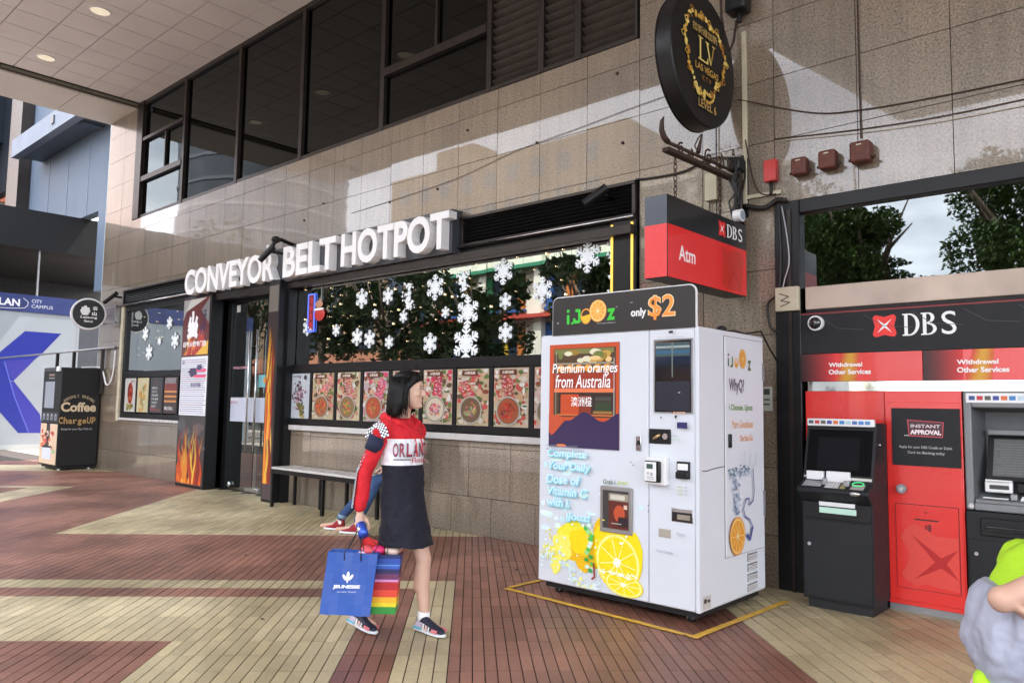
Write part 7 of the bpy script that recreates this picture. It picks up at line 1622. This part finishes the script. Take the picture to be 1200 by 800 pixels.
g = G(); loft(g, f3, [(.735,-.01,0,.115,.14),(.80,-.01,0,.120,.145),(.90,.0,0,.118,.14),(1.0,.0,0,.118,.14),(1.07,.02,0,.100,.135),(1.125,.04,0,.065,.085)], 40, True, .045, 8)
limb(g, [f3(.04,-.12,1.05), CS_.lerp(CE,.22)], [.075,.056]); limb(g, [f3(.04,.12,1.05), f3(.08,.165,.99)], [.075,.064])
folds(remesh(g.build('t_shirt', tee_mat(), kd, smooth=True), .007, 3), .02, .006)
g = G(); fb_ = Fr(f3(-.085, -.02, 0), R(38)); secs = []
n_ = 60; rs = []
for i in range(22):
    t_ = i/21; z = .745+.275*t_; rf = .092*math.sin(math.pi*min(1, .12+.80*t_**.8))**.6; rs_ = .155*math.sin(math.pi*min(1, .16+.74*t_))**.5
    ring = []
    for k in range(n_):
        a = 2*math.pi*k/n_; q = 1+.055*math.sin(7*a+2.5*t_)*(.25+t_)+.05*math.sin(13*a-5*t_)*t_+.03*math.sin(4*a+11*t_)
        ring.append(fb_(-.02+rf*q*math.cos(a), rs_*q*math.sin(a), z+.02*math.sin(3*a)*(1-t_)))
    rs.append(ring)
g.rings(rs)
bp_ = g.build('backpack', cmat('grey_lavender_nylon', (.36,.37,.45), rough=.55, bump=.4, bscale=30), None, smooth=True, loc=f3(-.1,0,.9)); tag(bp_, 'creased grey lavender bag worn on the back of the child at the right edge', 'bag'); folds(remesh(bp_, .006, 1), .022, .010)
g = G(); loft(g, f3, [(.42,-.02,0,.235,.24),(.55,-.02,0,.20,.21),(.68,-.02,0,.155,.17),(.75,-.02,0,.135,.15)], 44, True, .05, 4); folds(remesh(g.build('skirt', cmat('pale_pink_cotton', (.80,.42,.58), rough=.8, var=.3, scale=9), kd, smooth=True), .008, 2), .03, .01)
g = G(); g.ell(f3(-.17,-.03,.755), (.03,.05,.035), 10, 8); g.tube([f3(-.17,-.05,.77), f3(-.19,-.09,.69)], [.02,.028], 8); g.build('green_hem_knot', cmat('neon_cotton', (.45,.75,.02), rough=.8), kd, smooth=True)
g = G(); g.ell(Q(-.05,0,.13), (.105,.095,.10), 18, 12)
for k in range(44): a = R(80+k*200/43); g.tube([Q(-.05+.4*math.cos(a), .38*math.sin(a), .2), Q(-.10+.44*math.cos(a), .42*math.sin(a), -.2), Q(-.24+.30*math.cos(a), .36*math.sin(a), -.62), Q(-.30+.24*math.cos(a), .30*math.sin(a), -.98+rnd.uniform(-.05,.05))], [.012,.015,.014,.004], 6)
remesh(g.build('hair', HAIR, kd, smooth=True), .008, 1)
for sd_ in (-1, 1): trainer(kd, f3(-.07,.078*sd_,.004), f3(.15,.085*sd_,.004), sd_)

# litter and marks on the pavement
for i, (s_, t_) in enumerate(((-5.95,.98),(-3.1,.6),(-6.7,3.2),(-4.1,2.6))):
    x, y = st(s_, t_); tag(G().ell((x, y, .004), (.022,.012,.003), 9, 4).build('gum_spot', M['mortar'], None, smooth=True, loc=(x, y, 0)), ['small dark spot on the cream tiles near the left bottom','small dark spot on red tiles in front of the juice machine','small dark spot on red tiles left of the woman','small dark spot on red tiles between woman and machine'][i], 'spot')

for o in bpy.data.objects:
    if '_loc' in o: del o['_loc']
print('objects', len(bpy.data.objects))
